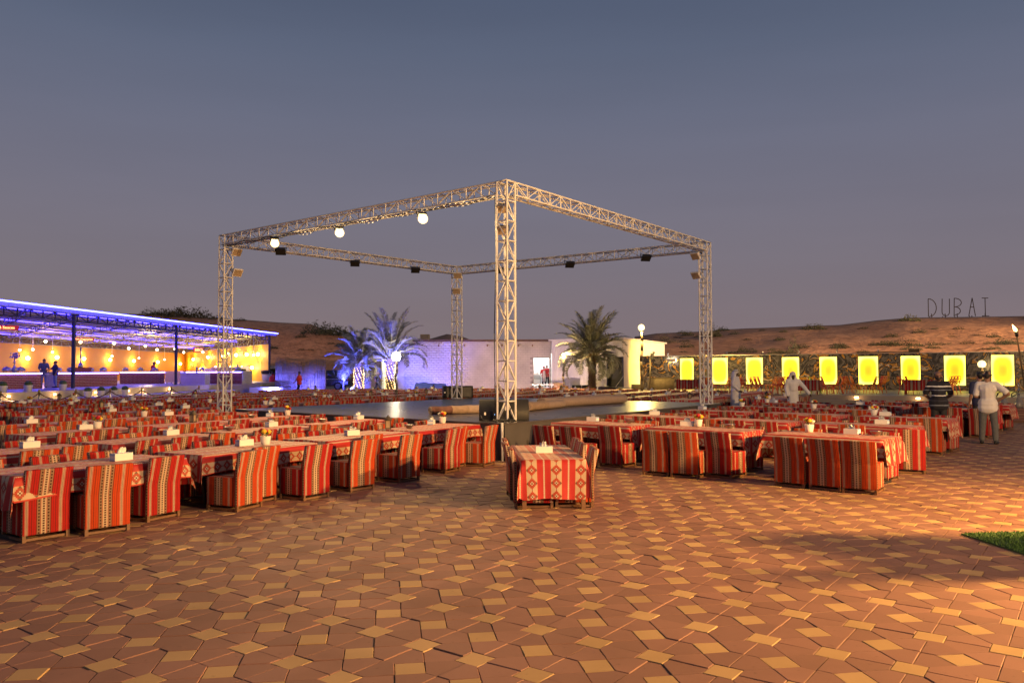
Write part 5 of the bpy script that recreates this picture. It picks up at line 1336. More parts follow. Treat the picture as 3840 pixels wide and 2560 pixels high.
DA, DB = tq(2277), tq(2336); zd = AT(2305, 1338, 67).z
ribbed('wall', SA, DA, 0, zs); ribbed('wall', DA, DB, zd, zs); ribbed('wall', DB, SB, 0, zs); ribbed('wall', SB, SC, 0, zs)
m = MB(); n_ = Vector((0, .5, 0)); n0 = m.add([DA + n_ - SB, DB + n_ - SB, DB + n_ - SB + Vector((0, 0, zd)), DA + n_ - SB + Vector((0, 0, zd))]); m.face((n0, n0 + 1, n0 + 2, n0 + 3)); m.obj('door', M['dark'], r)
m = MB(); [m.bar(p - SB, p - SB + Vector((0, 0, zd)), .06, 0, 6) for p in (DA, DB)]; m.obj('door_frame', M['navy'], r)
m = MB(); cen = [SA, SB, SC, SC + (SA - SB)]; cc = sum(cen, Vector()) / 4; m.prism([((p - cc) * 1.05 + cc - SB)[:2] for p in cen], zs, zs + .14); m.obj('roof', M['sheet'], r)
m = MB(); p = tq(2300); m.bar((0, 0, 0), (1.0, .1, 1.35), .03, 0, 6); at_base(m, 'leaning_pole', M['steel'], Vector((p.x - .2, p.y - .6, 0)), 'thin metal pole leaning in front of the dark shed doorway', 'pole')
# globe lamps
M['globe'] = glow('lit_globe', (1.0, .72, .30), 2.6); M['globe_w'] = glow('lit_globe_bright', (1.0, .88, .70), 40)
M['bark'] = plain('rough_pole_wood', (.07, .05, .035), .85, var=.3, bump=.4)
def globe_post(p, z, rad, power, label, col=(1.0, .66, .22), mt='globe', crook=.06, base=0.0):
    p = Vector((p.x, p.y, base)); r = empty('globe_lamp', p, 0, label, 'lamp post', 'lit globe lamps on rough wooden posts'); m = MB(); pts = []
    for k in range(7): pts.append(Vector((crook * math.sin(k * 1.7), crook * math.cos(k * 1.3), (z - base - rad) * k / 6)))
    pts[0].x = pts[0].y = 0; pts[-1].x = pts[-1].y = 0
    for a, b in zip(pts[:-1], pts[1:]): m.bar(a, b, .085, 0, 8, .08)
    m.obj('post', M['bark'], r); m = MB(); m.bar((0, 0, z - base - rad - .03), (0, 0, z - base - rad + .06), .11, 0, 12); m.obj('collar', M['black'], r)
    m = MB(); m.sphere((0, 0, z - base), rad, 0, 16, 10); g = m.obj('globe', M[mt], r); g.visible_shadow = True
    for k in range(1): lamp('globe_light', (0, -rad - .12, z - base), power, col, rad * .6, r)
    if power > 2000 and rad > .205: lamp('globe_light', (0, rad + .12, z - base), power, col, rad * .6, r)
p = AT(2405, 1228, 50); globe_post(p, p.z, .21, 2200, 'tall globe lamp glowing above the yellow-lit shed', (1.0, .66, .16), base=PZ); uplight((AT(2475, 1400, 66).x + 1.2, 66.0, 0), (AT(2410, 1400, 71).x, 71, 2.0), 2600, (1.0, .70, .02), 'assumed spotlight throwing yellow light on the side of the shed', 110)
p = AT(2113, 1338, 64); globe_post(p, p.z, .25, 1100, 'globe lamp glowing between the lit doorway and the bushy palm')
p = AT(1486, 1337, 65); globe_post(p, p.z, .36, 420, 'blazing white globe lamp beside the tall palm with string lights', (1.0, .78, .48), 'globe_w')
p = AT(3682, 1365, 41.5); globe_post(p, p.z, .2, 160, 'small globe lamp glowing in front of the marble wall at the right', base=PZ)
globe_post(Vector((10.4, 7.3, 0)), 3.25, .2, 11000, 'assumed globe lamp, unseen, added beside the grass outside the right edge', (1.0, .53, .155))  # key lamp assumed from the shadows, added out of view
def added_mast(p, h, aim, power, label, col, spot=150):  # unseen mast with floodlights, added for its light alone
    r = empty('added_mast', (p[0], p[1], 0), 0, label, 'light mast', 'added floodlight masts out of view'); m = MB(); m.bar((0, 0, 0), (0, 0, h), .08, 0, 10, .06); m.box((0, 0, h), (.8, .08, .08)); m.obj('mast', M['steel'], r)
    d = (Vector(aim) - Vector((p[0], p[1], h))).normalized()
    for sx_ in (-.3, .3):
        m = MB(); R_ = Matrix.Translation((sx_, 0, h + .18)) @ d.to_track_quat('-Z', 'Y').to_matrix().to_4x4(); m.box((0, 0, 0), (.36, .28, .12), 0, 0, R_); m.obj('housing', M['black'], r)
        m = MB(); m.box((0, 0, 0), (.32, .24, .02), 0, 0, R_ @ Matrix.Translation((0, 0, -.068))); m.obj('lens', M['glow_w'], r)
    lamp('mast_light', Vector((p[0], p[1], h + .18)) + d * .3, power, col, .16, None, spot, aim)
added_mast((16, -4), 5.2, (0, 13, 0), 20000, 'assumed floodlight mast, unseen, behind the viewer on the right', (1.0, .60, .27))  # assumed from the shadows, out of view, warms paving and chairs
added_mast((66, 62), 7.0, (24, 104, 5), 60000, 'tall unseen mast added outside the right edge to brighten the sand hill', (1.0, .58, .26))  # added helper, out of view, warms the right hill from the side
added_mast((19.5, 64), 2.0, (16, 110, 6), 6000, 'unseen floodlight mast added behind the marble wall to brighten the sand hill', (1.0, .60, .34))  # hidden mast added behind the wall to warm the hill slope
added_mast((-80, 60), 9, (-46, 150, 8), 130000, 'unseen mast added outside the left edge to brighten the left sand hill', (1.0, .56, .46), 64)  # added helper, out of view, warms the left hill
added_mast((46, 34), 9, (24, 104, 5), 190000, 'unseen mast added outside the right edge to front-light the right sand hill', (1.0, .58, .27), 60)  # added helper, out of view, lights the right hill from the front
# low things before the buildings
def wooden(nm, x0, x1, y0, y1, Y, d, mt, label, cat, base=0.0, legs=False, z0=None):
    p = AT((x0 + x1) / 2, y1, Y); w = (x1 - x0) * Y / FPX; h = AT(x0, y0, Y).z - base
    r = empty(nm, (p.x, Y, base), 0, label, cat)
    if legs:
        m = MB(); m.box((0, 0, h - .05), (w, d, .10)); m.obj('top', M[mt], r)
        for sx_ in (-1, 1):
            for sy in (-1, 1): m = MB(); m.bar((sx_ * (w / 2 - .06), sy * (d / 2 - .06), 0), (sx_ * (w / 2 - .06), sy * (d / 2 - .06), h - .1), .025, 0, 6); m.obj('leg', M['steel'], r)
    else:
        m = MB(); m.box((0, 0, h / 2), (w, d, h)); me = m.mesh('body', M[mt]); bevelled(me, .03, 1); kid(r, 'body', me)
        m = MB(); m.box((0, 0, h + .015), (w + .04, d + .04, .03)); m.obj('top', M[mt], r)
    return r
wooden('serving_table', 1996, 2076, 1440, 1470, 67, .7, 'ctop', 'white topped serving table in front of the lit kitchen doorway', 'table', legs=True)
wooden('wooden_crate', 2076, 2112, 1436, 1470, 66.4, .6, 'board', 'dark crate right of the serving table', 'crate')
wooden('wooden_box', 2089, 2131, 1448, 1470, 64.6, .6, 'wood', 'brown slatted box at the foot of the globe lamp near the bushy palm', 'box')
for i, (x0, x1) in enumerate(((2145, 2179), (2182, 2205))): wooden('loudspeaker', x0, x1, 1445, 1470, 64.2, .6, 'speaker', ['larger', 'smaller'][i] + ' of two black boxes on the ground left of the bushy palm trunk', 'speaker')
wooden('rubbish_tub', 2371, 2414, 1442, 1470, 55, .8, 'bark', 'dark wooden tub at the foot of the tall globe lamp', 'tub', PZ)
r = wooden('bar_counter', 2430, 2524, 1417, 1470, 52, 1.0, 'bark', 'long dark brown bar counter at the left end of the marble wall', 'counter', PZ)
p = AT(2436, 1335, 51.2); r = empty('flood_pole', (p.x, p.y, PZ), 0, 'dark pole with a cluster of small floodlights beside the tall globe lamp', 'light pole'); h = p.z - PZ
m = MB(); m.bar((0, 0, 0), (.05, 0, h), .05, 0, 8); m.obj('pole', M['bark'], r); m = MB(); m.box((.0, 0, h), (.35, .1, .05)); m.box((.16, -.05, h + .10), (.2, .12, .16)); m.box((.12, -.05, h - .12), (.2, .12, .14)); m.box((.25, -.05, h + .22), (.14, .12, .12)); m.obj('lamp_head', M['black'], r)
# blue tarpaulin heap
r0 = AT(1545, 1475, 66); m = MB(); q = [AT(1545, 1472, 65), AT(1560, 1433, 66.6), AT(1672, 1440, 66.6), AT(1660, 1475, 65)]; q = [Vector((a.x, a.y, max(0, a.z))) - Vector((r0.x, 66, 0)) for a in q]
rows = []
for j in range(7):
    row = []
    for i in range(13):
        a = q[0].lerp(q[3], i / 12); b = q[1].lerp(q[2], i / 12); pp = a.lerp(b, j / 6); pp.z += .10 * mnoise.noise(Vector((i * .5, j * .6, 1))); pp.y += .1 * mnoise.noise(Vector((i * .6, j * .5, 4))); pp.z = max(0, pp.z); row.append(pp)
    rows.append(m.add(row))
back = m.add([Vector((m.v[rows[-1] + i][0], m.v[rows[-1] + i][1] + .9, 0)) for i in range(13)]); rows.append(back)
for a, b in zip(rows[:-1], rows[1:]):
    for i in range(12): m.face((a + i, a + i + 1, b + i + 1, b + i), 0, None, True)
at_base(m, 'tarpaulin', plain('blue_tarpaulin', (.05, .08, .30), .5, bump=.3, bscale=4), Vector((r0.x, 66, 0)), 'blue tarpaulin heap against the block wall behind the stage', 'tarpaulin')
r0 = G(1385, 1470); m = MB()
for k in range(9): m.sphere((random.uniform(-.9, .9), random.uniform(-.3, .3), .14), random.uniform(.16, .3), 0, 8, 5, (1.5, 1, .55))
at_base(m, 'cloth_bundle', M['navy'], Vector((r0.x + .6, 64.8, 0)), 'dark bundle of cloth on the ground between the two lit palms', 'bundle')
m = MB()
for k in range(5): m.sphere((random.uniform(-.3, .3), random.uniform(-.2, .2), .25), random.uniform(.2, .35), 0, 8, 5, (1.1, 1, .9))
at_base(m, 'white_sack', M['tee'], Vector((r0.x - .7, 63.6, 0)), 'white sack on the ground beside the short palm', 'sack')
# ------------------------------------------------------------------ people
BASEP = dict(rS=(.185, 0, 1.42), rE=(.245, -.03, 1.13), rW=(.255, .06, .88), lS=(-.185, 0, 1.42), lE=(-.245, -.03, 1.13), lW=(-.255, .06, .88),
             rH=(.09, 0, .92), rK=(.105, .015, .50), rA=(.11, -.02, .085), lH=(-.09, 0, .92), lK=(-.105, .015, .50), lA=(-.11, -.02, .085),
             neck=(0, 0, 1.46), head=(0, .015, 1.625), hip=(0, 0, .95), fat=1.0)
def stripes():
    t = NT('striped_polo'); co = t.coord('Object'); sp = t.n('ShaderNodeSeparateXYZ'); t.t.links.new(co, sp.inputs[0]); z = t.m('ADD', sp.outputs[2], t.m('MULTIPLY', t.noise(3, 2), .03))
    col = t.mix(t.near(z, 1.375, .014), (.012, .012, .022), (.70, .70, .74))
    for zz, w, c in ((1.285, .010, (.20, .22, .30)), (1.15, .013, (.66, .66, .70)), (1.02, .008, (.05, .05, .08)), (.90, .010, (.25, .28, .36))): col = t.mix(t.near(z, zz, w), col, c)
    return t.fin(col, .85)
M['polo'] = stripes(); M['greyblue'] = plain('grey_blue_cotton', (.085, .10, .20), .85); M['trouser_d'] = plain('dark_trouser', (.018, .018, .022), .8); M['apron'] = plain('pale_apron', (.62, .55, .52), .8)
M['eye'] = plain('eye', (.01, .008, .008), .3)
def V(*a): return Vector(a)
def person(loc, rz, label, shirt, trouser='trouser_d', skin='skin', pose=None, sleeve=.55, hair='short', beard=False, robe=None, scarf=False, vox=.022, scale=1.0, apron=False, cap=None, shirt_low=.86):
    P = dict(BASEP); P.update(pose or {}); J = {k: (Vector(v) if isinstance(v, tuple) else v) for k, v in P.items()}; f = J['fat']
    r = empty('person', loc, rz, label, 'person'); r.scale = (scale,) * 3
    hd, nk, hp = J['head'], J['neck'], J['hip']; ch = hp.lerp(nk, .70); belly = hp.lerp(nk, .33)
    body = [(hp + V(-.06, 0, 0), hp + V(.06, 0, 0), .125, .125), (hp, belly + V(0, .03 * f, 0), .13, .135 * f), (belly + V(0, .03 * f, 0), ch, .135 * f, .15), (ch + V(-.07, 0, .02), ch + V(.07, 0, .02), .12, .12), (J['lS'], J['rS'], .068, .068),
            (nk + V(0, -.01, -.05), hd + V(0, -.015, -.05), .062, .056), (hd + V(0, -.022, .035), hd + V(0, .018, .03), .088, .080), (hd + V(0, .02, -.05), hd + V(0, .052, -.085), .066, .042),
            (hd + V(0, .082, .005), hd + V(0, .112, -.028), .013, .019), (hd + V(-.085, -.01, 0), hd + V(-.09, -.015, -.035), .018, .014), (hd + V(.085, -.01, 0), hd + V(.09, -.015, -.035), .018, .014)]
    for s in 'rl':
        S, E, W, Hh, Kk, An = J[s + 'S'], J[s + 'E'], J[s + 'W'], J[s + 'H'], J[s + 'K'], J[s + 'A']; sg = 1 if s == 'r' else -1
        body += [(S, E, .056, .045), (E, W, .045, .030), (Hh, Kk, .088, .060), (Kk, An, .056, .038), (An + V(0, -.03, -.04), An + V(sg * .02, .15, -.055), .036, .030)]
        d = (W - E).normalized(); sd = d.cross(V(sg, 0, 0)); sd = sd.normalized() if sd.length > .1 else V(0, 1, 0); side = sd
        body.append((W, W + d * .075, .030, .036))
        for i, (o, ln) in enumerate(((-.027, .070), (-.009, .082), (.010, .077), (.027, .060))):
            b_ = W + d * .085 + side * o; k_ = b_ + d * ln * .55; body += [(b_, k_, .0115, .0105), (k_, k_ + (d * .75 + V(-sg * .65, 0, 0)).normalized() * ln * .5, .0105, .009)]
        th = W + d * .03 + side * .030; body.append((th, th + (d + side * .9).normalized() * .06, .013, .011))
    kid(r, 'body', capsules('body', body, M[skin], vox, 3))
    m = MB(); [m.sphere(hd + V(s * .034, .094, .012), .011, 0, 6, 4) for s in (-1, 1)]; m.obj('eyes', M['eye'], r)
    if robe:
        e = .022; c = [(J['lS'] + V(0, 0, .0), J['rS'], .084, .084), (ch + V(-.08, 0, 0), ch + V(.08, 0, 0), .15, .15), (ch, belly + V(0, .03 * f, 0), .17, .175 * f), (belly, hp, .175 * f, .175), (hp + V(-.06, 0, 0), hp + V(.06, 0, 0), .16, .16),
                      (hp, V(0, 0, .25), .19, .225), (V(-.09, 0, .6), V(-.11, 0, .2), .13, .14), (V(.09, 0, .6), V(.11, 0, .2), .13, .14)]
        for s in 'rl': c += [(J[s + 'S'], J[s + 'E'], .084, .074), (J[s + 'E'], J[s + 'E'].lerp(J[s + 'W'], .96), .072, .058)]
        kid(r, 'robe', capsules('robe', c, M[robe], vox, 3))
    else:
        lo = hp + V(0, 0, shirt_low - .95)
        c = [(J['lS'], J['rS'], .082, .082), (ch + V(-.08, 0, .02), ch + V(.08, 0, .02), .135, .135), (ch, belly + V(0, .03 * f, 0), .165, .152 * f), (belly + V(0, .03 * f, 0), lo + V(0, .01, .1), .152 * f, .150 * f), (lo + V(-.055, 0, .05), lo + V(.055, 0, .05), .152 * f, .152 * f), (hp + V(-.055, 0, .02), hp + V(.055, 0, .02), .150 * f, .150 * f), (nk + V(0, -.01, -.06), nk + V(0, 0, -.005), .085, .07)]
        for s in 'rl':
            if sleeve <= .6: c.append((J[s + 'S'], J[s + 'S'].lerp(J[s + 'E'], sleeve / .55 * .8), .080, .072))
            else: c += [(J[s + 'S'], J[s + 'E'], .078, .064), (J[s + 'E'], J[s + 'E'].lerp(J[s + 'W'], .9), .062, .048)]
        kid(r, 'shirt', capsules('shirt', c, M[shirt], vox, 3))
        c = [(hp + V(-.055, 0, .03), hp + V(.055, 0, .03), .132 * min(f, 1.1), .132 * min(f, 1.1))]
        for s in 'rl':
            H_, K_, A2 = J[s + 'H'], J[s + 'K'], J[s + 'A']; c += [(H_ + V(0, 0, .02), K_, .104, .080), (K_, A2 + V(0, 0, .03), .080, .064)]
        kid(r, 'trousers', capsules('trousers', c, M[trouser], vox, 3))
        if apron:
            m = [(ch + V(0, .10, -.02), hp + V(0, .10, -.05), .11, .13), (hp + V(0, .10, 0), V(0, .10, .55), .14, .15)]; kid(r, 'apron', capsules('apron', m, M['apron'], vox, 3))
    c = []
    for s in 'rl': A2 = J[s + 'A']; sg = 1 if s == 'r' else -1; c += [(A2 + V(0, -.04, -.035), A2 + V(sg * .012, .06, -.035), .047, .045), (A2 + V(sg * .01, .05, -.045), A2 + V(sg * .025, .165, -.05), .042, .034)]
    kid(r, 'shoes', capsules('shoes', c, M['shoe'] if not robe else M['wood'], vox * .8, 2))
    if scarf:
        c = [(hd + V(0, -.03, .045), hd + V(0, .01, .055), .104, .100), (hd + V(0, -.06, .02), nk + V(0, -.09, -.02), .10, .12), (hd + V(-.07, -.035, 0), nk + V(-.09, -.02, -.02), .062, .08), (hd + V(.07, -.035, 0), nk + V(.09, -.02, -.02), .062, .08)]
        kid(r, 'head_scarf', capsules('head_scarf', c, M['robe'], .018, 3))
        m = MB(); n = 16
        for i in range(n):
            a, b = 2 * math.pi * i / n, 2 * math.pi * (i + 1) / n; m.bar(hd + V(.108 * math.cos(a), -.012 + .115 * math.sin(a), .075), hd + V(.108 * math.cos(b), -.012 + .115 * math.sin(b), .075), .012, 0, 6)
        m.obj('head_cord', M['hair'] if scarf == 'dark' else M['robe'], r)
    elif hair == 'short': kid(r, 'hair', capsules('hair', [(hd + V(0, -.045, .045), hd + V(0, .02, .068), .088, .074), (hd + V(0, -.06, .03), hd + V(0, -.055, -.02), .070, .055)], M['hair'], .016, 2))
    elif hair == 'thin': kid(r, 'hair', capsules('hair', [(hd + V(-.07, -.05, .02), hd + V(-.075, .0, .03), .035, .030), (hd + V(.07, -.05, .02), hd + V(.075, .0, .03), .035, .030), (hd + V(0, -.075, .03), hd + V(0, -.07, -.02), .055, .05), (hd + V(0, -.06, .075), hd + V(0, -.02, .09), .045, .035)], M['hair'], .014, 2))
    if cap: kid(r, 'cap', capsules('cap', [(hd + V(0, -.03, .06), hd + V(0, .03, .068), .088, .080), (hd + V(0, .08, .045), hd + V(0, .15, .035), .03, .022)], M[cap], .016, 2))
    if beard: kid(r, 'beard', capsules('beard', [(hd + V(-.06, .02, -.045), hd + V(0, .07, -.085), .030, .042), (hd + V(.06, .02, -.045), hd + V(0, .07, -.085), .030, .042), (hd + V(-.03, .09, -.048), hd + V(.03, .09, -.048), .012, .012)], M['hair'], .014, 2))
    return r
PI = math.pi
def face(p, turn=0): return math.atan2(p.y, p.x) + PI / 2 + turn       # facing the camera, turned
p = V(10.8, 20.3, 0)
person(p, face(p, .12), 'bearded man in a dark striped polo shirt, hands behind his back, among the tables', 'polo', pose=dict(rE=(.30, -.09, 1.15), rW=(.10, -.20, .98), lE=(-.30, -.09, 1.15), lW=(-.08, -.20, .99), fat=1.14), hair='thin', beard=True, vox=.013, scale=1.0, shirt_low=.84)
p = G(3708, 1664); p.z = 0
person(p, face(p, PI - .12), 'man in a white T-shirt seen from behind with one hand on his hip', 'tee', 'jean', pose=dict(rE=(.44, -.10, 1.21), rW=(.20, .06, 1.03), lE=(-.25, -.03, 1.14), lW=(-.14, .19, 1.10), rK=(.13, .01, .5), rA=(.15, -.04, .085), lA=(-.14, .0, .085), lK=(-.12, .02, .5), fat=1.06), vox=.013, shirt_low=.82, hair='thin')
p = V(12.6, 21.6, 0)
person(p, face(p, PI + .5), 'dark-haired person half hidden behind the man in the white T-shirt', 'navy', pose=None, vox=.02, scale=.98)
p = AT(2758, 1386, 33.0); p.z = 0
person(p, face(p, PI * .40), 'man in a long white robe and head scarf standing in profile beyond the right tables', 'robe', skin='skin_d', robe='robe', scarf='dark', pose=dict(rE=(.26, .0, 1.14), rW=(.22, .20, .95)), vox=.02, scale=1.02)
p = AT(2972, 1394, 29.2); p.z = 0
person(p, face(p, .35), 'man in a long white robe and head scarf reaching down to a table', 'robe', skin='skin_d', robe='robe', scarf='white', pose=dict(head=(.02, .09, 1.58), neck=(.01, .05, 1.42), lS=(-.18, .05, 1.39), rS=(.19, .04, 1.38), lE=(-.35, .20, 1.15), lW=(-.47, .34, .92), rE=(.25, .02, 1.1), rW=(.24, .12, .86)), vox=.02, scale=1.0)
p = G(1122, 1480); p = AT(1122, 1480, 57.5); p.z = 0
person(p, PI / 2 - .1, 'man in a red T-shirt walking left in front of the reed screen', 'redtee', pose=dict(rK=(.10, .16, .52), rA=(.10, .10, .10), lK=(-.10, .02, .50), lA=(-.10, -.22, .12), rE=(.24, -.10, 1.15), rW=(.25, .02, .93), lE=(-.24, .10, 1.15), lW=(-.25, .28, .98)), scale=1.0)
p = AT(1414, 1467, 65.5); p.z = 0
person(p, -PI / 2 + .05, 'man in dark clothes striding right between the two lit palms', 'navy', 'greyblue', pose=dict(rK=(.10, .24, .53), rA=(.10, .36, .10), lK=(-.10, -.08, .50), lA=(-.10, -.40, .14), rE=(.24, -.14, 1.16), rW=(.25, -.10, .90), lE=(-.24, .14, 1.16), lW=(-.25, .34, 1.02)), shirt_low=.76, scale=1.0)
kx = bx(2041); p = V(kx, BY + .75, .32)
person(p, .1 + PI, 'kitchen worker in a red cap and long pale apron standing in the lit doorway', 'redtee', apron=True, cap='redtee', pose=dict(rE=(.27, .0, 1.14), rW=(.22, .18, .98)), scale=1.04)
p = V(bx(2054), BY + 1.5, .32); person(p, PI, 'kitchen worker in a red shirt behind the one with the apron', 'redtee', scale=1.10)
m = MB(); m.box((0, 0, .16), (2.2, 2.4, .31)); at_base(m, 'kitchen_step', M['room'], V(kx + .45, BY + 1.55, 0), 'pale raised floor step inside the lit kitchen doorway', 'step')
def vil(x, y, z=VZ): q = G(x, y, z); return q
p = mw1 @ V(L1 * .36, 1.45, 0); p.z = VZ
person(p, face(p, -.7), 'bearded cook in a navy polo shirt behind the left brick counter', 'navy', beard=True, scale=1.06, pose=dict(rE=(.26, .05, 1.14), rW=(.22, .22, 1.0)))
p = vil(163, 1453); person(p, face(p, .25), 'man in a grey-blue T-shirt holding a clear bowl between the two brick counters', 'greyblue', 'denim', pose=dict(head=(0, .08, 1.60), rE=(.26, .0, 1.14), rW=(.16, .20, .98), lE=(-.27, .02, 1.13), lW=(-.22, .22, .93)), scale=1.04)
m = MB(); m.lathe([(.05, 0), (.16, .08), (.19, .16), (.17, .15), (.0, .02)], 14); at_base(m, 'clear_bowl', M['white'], p + V(.30, -.05, .74), 'clear bowl held by the man in the grey-blue T-shirt', 'bowl')
p = vil(207, 1453); person(p, face(p, -PI * .42), 'man in a navy polo shirt and blue jeans gesturing at the second brick counter', 'navy', 'denim', pose=dict(rE=(.30, .16, 1.2), rW=(.32, .40, 1.14), fat=1.1), scale=.97, hair='thin')
mw3 = Matrix.Translation(c3.location) @ Matrix.Rotation(c3.rotation_euler.z, 4, 'Z'); L3 = max(v.co.x for v in c3.children[0].data.vertices)
p = mw3 @ V(L3 * .72, 1.35, 0); p.z = VZ; person(p, face(p, 1.2), 'cook in a red shirt and dark cap bending over the third brick counter', 'redtee', cap='hair', pose=dict(head=(0, .16, 1.58), neck=(0, .09, 1.43), rS=(.18, .08, 1.39), lS=(-.18, .08, 1.39), rE=(.25, .12, 1.14), rW=(.18, .36, 1.06), lE=(-.25, .14, 1.14), lW=(-.16, .38, 1.06)), scale=1.04)

# ------------------------------------------------------------------ right terrace furniture
M['chair_r'] = plain('red_plastic', (.55, .05, .015), .4, var=.05); M['chair_o'] = plain('orange_plastic', (.62, .16, .015), .4, var=.05); M['chair_g'] = plain('green_plastic', (.30, .50, .03), .4, var=.05)
def plastic_chair(mt):
    s = MB(); s.box((0, 0, .455), (.44, .42, .028)); seat = bevelled(s.mesh('seat', M[mt]), .012, 1)
    b = MB(); top = lambda x: V(x * .92, -.20 - .13, .86); bot = lambda x: V(x, -.20, .47)
    for a, c in ((bot(-.21), top(-.2)), (bot(.21), top(.2)), (top(-.2), top(.2)), (bot(-.1), top(.04)), (bot(.1), top(-.04)), (bot(-.21), top(.0)), (bot(.21), top(.0)), (bot(-.21).lerp(top(-.2), .5), bot(.05)), (bot(.21).lerp(top(.2), .5), bot(-.05))): b.bar(a, c, .016, 0, 5)
    for t_ in (.34, .66): b.bar(bot(-.21).lerp(top(-.2), t_), bot(.21).lerp(top(.2), t_), .014, 0, 5)
    back = b.mesh('backrest', M[mt]); l = MB(); l.bar((0, 0, 0), (0, 0, .45), .013, 0, 6, .02); leg = l.mesh('leg', M[mt]); return seat, back, leg
PCH = {k: plastic_chair('chair_' + k) for k in 'rog'}
def pchair(p, rz, k, label):
    r = empty('plastic_chair', p, rz, label, 'chair', 'openwork plastic chairs on the right terrace'); seat, back, leg = PCH[k]; kid(r, 'seat', seat); kid(r, 'backrest', back)
    for x, y, ax, ay in ((-.18, -.17, -.05, -.09), (.18, -.17, .05, -.09), (-.18, .17, -.05, .07), (.18, .17, .05, .07)):
        o = kid(r, 'leg', leg); o.matrix_local = Matrix.Translation((x + ax, y + ay, 0)) @ Matrix.Shear('XY', 4, (-ax / .45, -ay / .45))
        o.location = (x + ax, y + ay, 0); o.rotation_euler = (ay / .45, -ax / .45, 0); o.scale = (1, 1, 1.02)
    r.scale = (1.08,) * 3
PC = [(2664, 43.2, 'r', 1), (2682, 43.6, 'r', 1), (2716, 43.4, 'o', -1), (2734, 42.6, 'r', -1), (2742, 44.2, 'r', -1), (2798, 43.6, 'r', 1), (2822, 43.0, 'r', 1), (2836, 43.9, 'o', 1), (2852, 44.2, 'r', 1), (2866, 44.6, 'o', 1), (2892, 43.4, 'o', -1), (2908, 42.4, 'r', -1), (2919, 42.9, 'r', -1), (2930, 43.4, 'r', -1), (2941, 43.9, 'r', -1),
      (2998, 44.6, 'o', 0), (3062, 42.4, 'g', 1), (3082, 42.2, 'r', 1), (3106, 43.6, 'r', 1), (3140, 43.3, 'r', -1), (3124, 44.2, 'o', -1), (3150, 43.8, 'o', -1), (3182, 43.2, 'o', 1), (3200, 43.8, 'o', 1), (3216, 44.3, 'o', 1), (3262, 43.2, 'o', -1), (3284, 43.7, 'r', -1), (3299, 44.2, 'o', -1), (3398, 41.8, 'r', 1), (3424, 42.8, 'r', 1), (3496, 42.6, 'r', -1), (3546, 41.4, 'o', -1), (3560, 42.0, 'r', -1), (3574, 42.6, 'o', -1)]
for i, (x, Y, k, s) in enumerate(PC):
    p = AT(x, 1470, Y); p.z = PZ; rz = (-PI / 2 if s > 0 else PI / 2 if s < 0 else PI) + random.uniform(-.3, .3)
    pchair(p, rz, k, '%s openwork plastic chair on the right terrace, %s of its colour counted from the left' % ({'r': 'red', 'o': 'orange', 'g': 'lime green'}[k], ORD[sum(1 for q in PC if q[2] == k and q[0] <= x)]) if k != 'g' else 'only lime green plastic chair on the right terrace')
def terr_table(x, Y, L, label, low=False):
    p = AT(x, 1470, Y); p.z = PZ; a = math.atan2(wd.y, wd.x) + PI; r = empty('terrace_table', p, a, label, 'table', 'cloth covered tables on the right terrace'); z = .76 if not low else .62
    m = MB(); m.box((0, 0, z - .02), (L, .8, .03)); m.obj('tabletop', M['board'], r)
    for sx_ in (-1, 1): m = MB(); m.bar((sx_ * (L / 2 - .1), -.3, 0), (sx_ * (L / 2 - .1), -.3, z - .03), .03, 0, 6); m.bar((sx_ * (L / 2 - .1), .3, 0), (sx_ * (L / 2 - .1), .3, z - .03), .03, 0, 6); m.obj('leg', M['wood'], r)
    key = ('t', L)
    if key not in CLOTH:
        mb = MB(); xs_ = [-L / 2 - .012 + (L + .024) * i / 40 for i in range(41)]
        A = [mb.add([(x, y + (.03 * math.sin(x * 15) if zz == 'b' else 0) * (1 if y > 0 else -1), (-.55 if zz == 'b' else .004)) for x in xs_]) for y, zz in ((-.425, 'b'), (-.412, 't'), (.412, 't'), (.425, 'b'))]
        for a_, b_ in zip(A[:-1], A[1:]):
            for i in range(40): mb.face((a_ + i, a_ + i + 1, b_ + i + 1, b_ + i), 0, [(mb.v[q][0], mb.v[q][1] - mb.v[q][2]) for q in (a_ + i, a_ + i + 1, b_ + i + 1, b_ + i)], True)
        for s in (-1, 1):
            xx = s * (L / 2 + .016); n = mb.add([(xx, -.41, .003), (xx, .41, .003), (xx + s * .03, .41, -.4), (xx + s * .03, -.41, -.4)]); mb.face((n, n + 1, n + 2, n + 3))
        CLOTH[key] = mb.mesh('tablecloth', M['fab_r'])
    tag(link('tablecloth', CLOTH[key], None, p + V(0, 0, z), a), 'striped red and white cloth on ' + label, 'tablecloth')
terr_table(3022, 42.2, 1.5, 'terrace table behind the robed man on the right')
terr_table(3452, 41.6, 1.6, 'terrace table left of the man in the striped polo')
terr_table(2588, 46.0, 1.3, 'terrace table beside the dark bar counter')
# tall poles with bulbs on top of the wall
for i, x in enumerate((2506, 2728, 2862, 2997, 3140, 3295)):
    p = on_wall(x) + wn_ * .03; m = MB(); m.bar((0, 0, 0), (0, 0, .14), .025, 0, 6); m.sphere((0, 0, .17), .06, 0, 8, 5); m.obj('knob', M['steel'], wall, V(p.x, p.y, WT + .032) - W0)
p = on_wall(2521) + wn_ * .12; r = empty('bright_strip', V(p.x, p.y, AT(2521, 1350, p.y).z), ang, 'bright white strip at the left end of the marble wall', 'wall light'); m = MB(); m.box((0, 0, 0), (.62, .12, .16)); m.obj('lens', M['globe_w'], r); m = MB(); m.box((0, -.08, 0), (.66, .05, .2)); m.obj('back_plate', M['steel'], r)  # bright white bar with a steel plate behind it
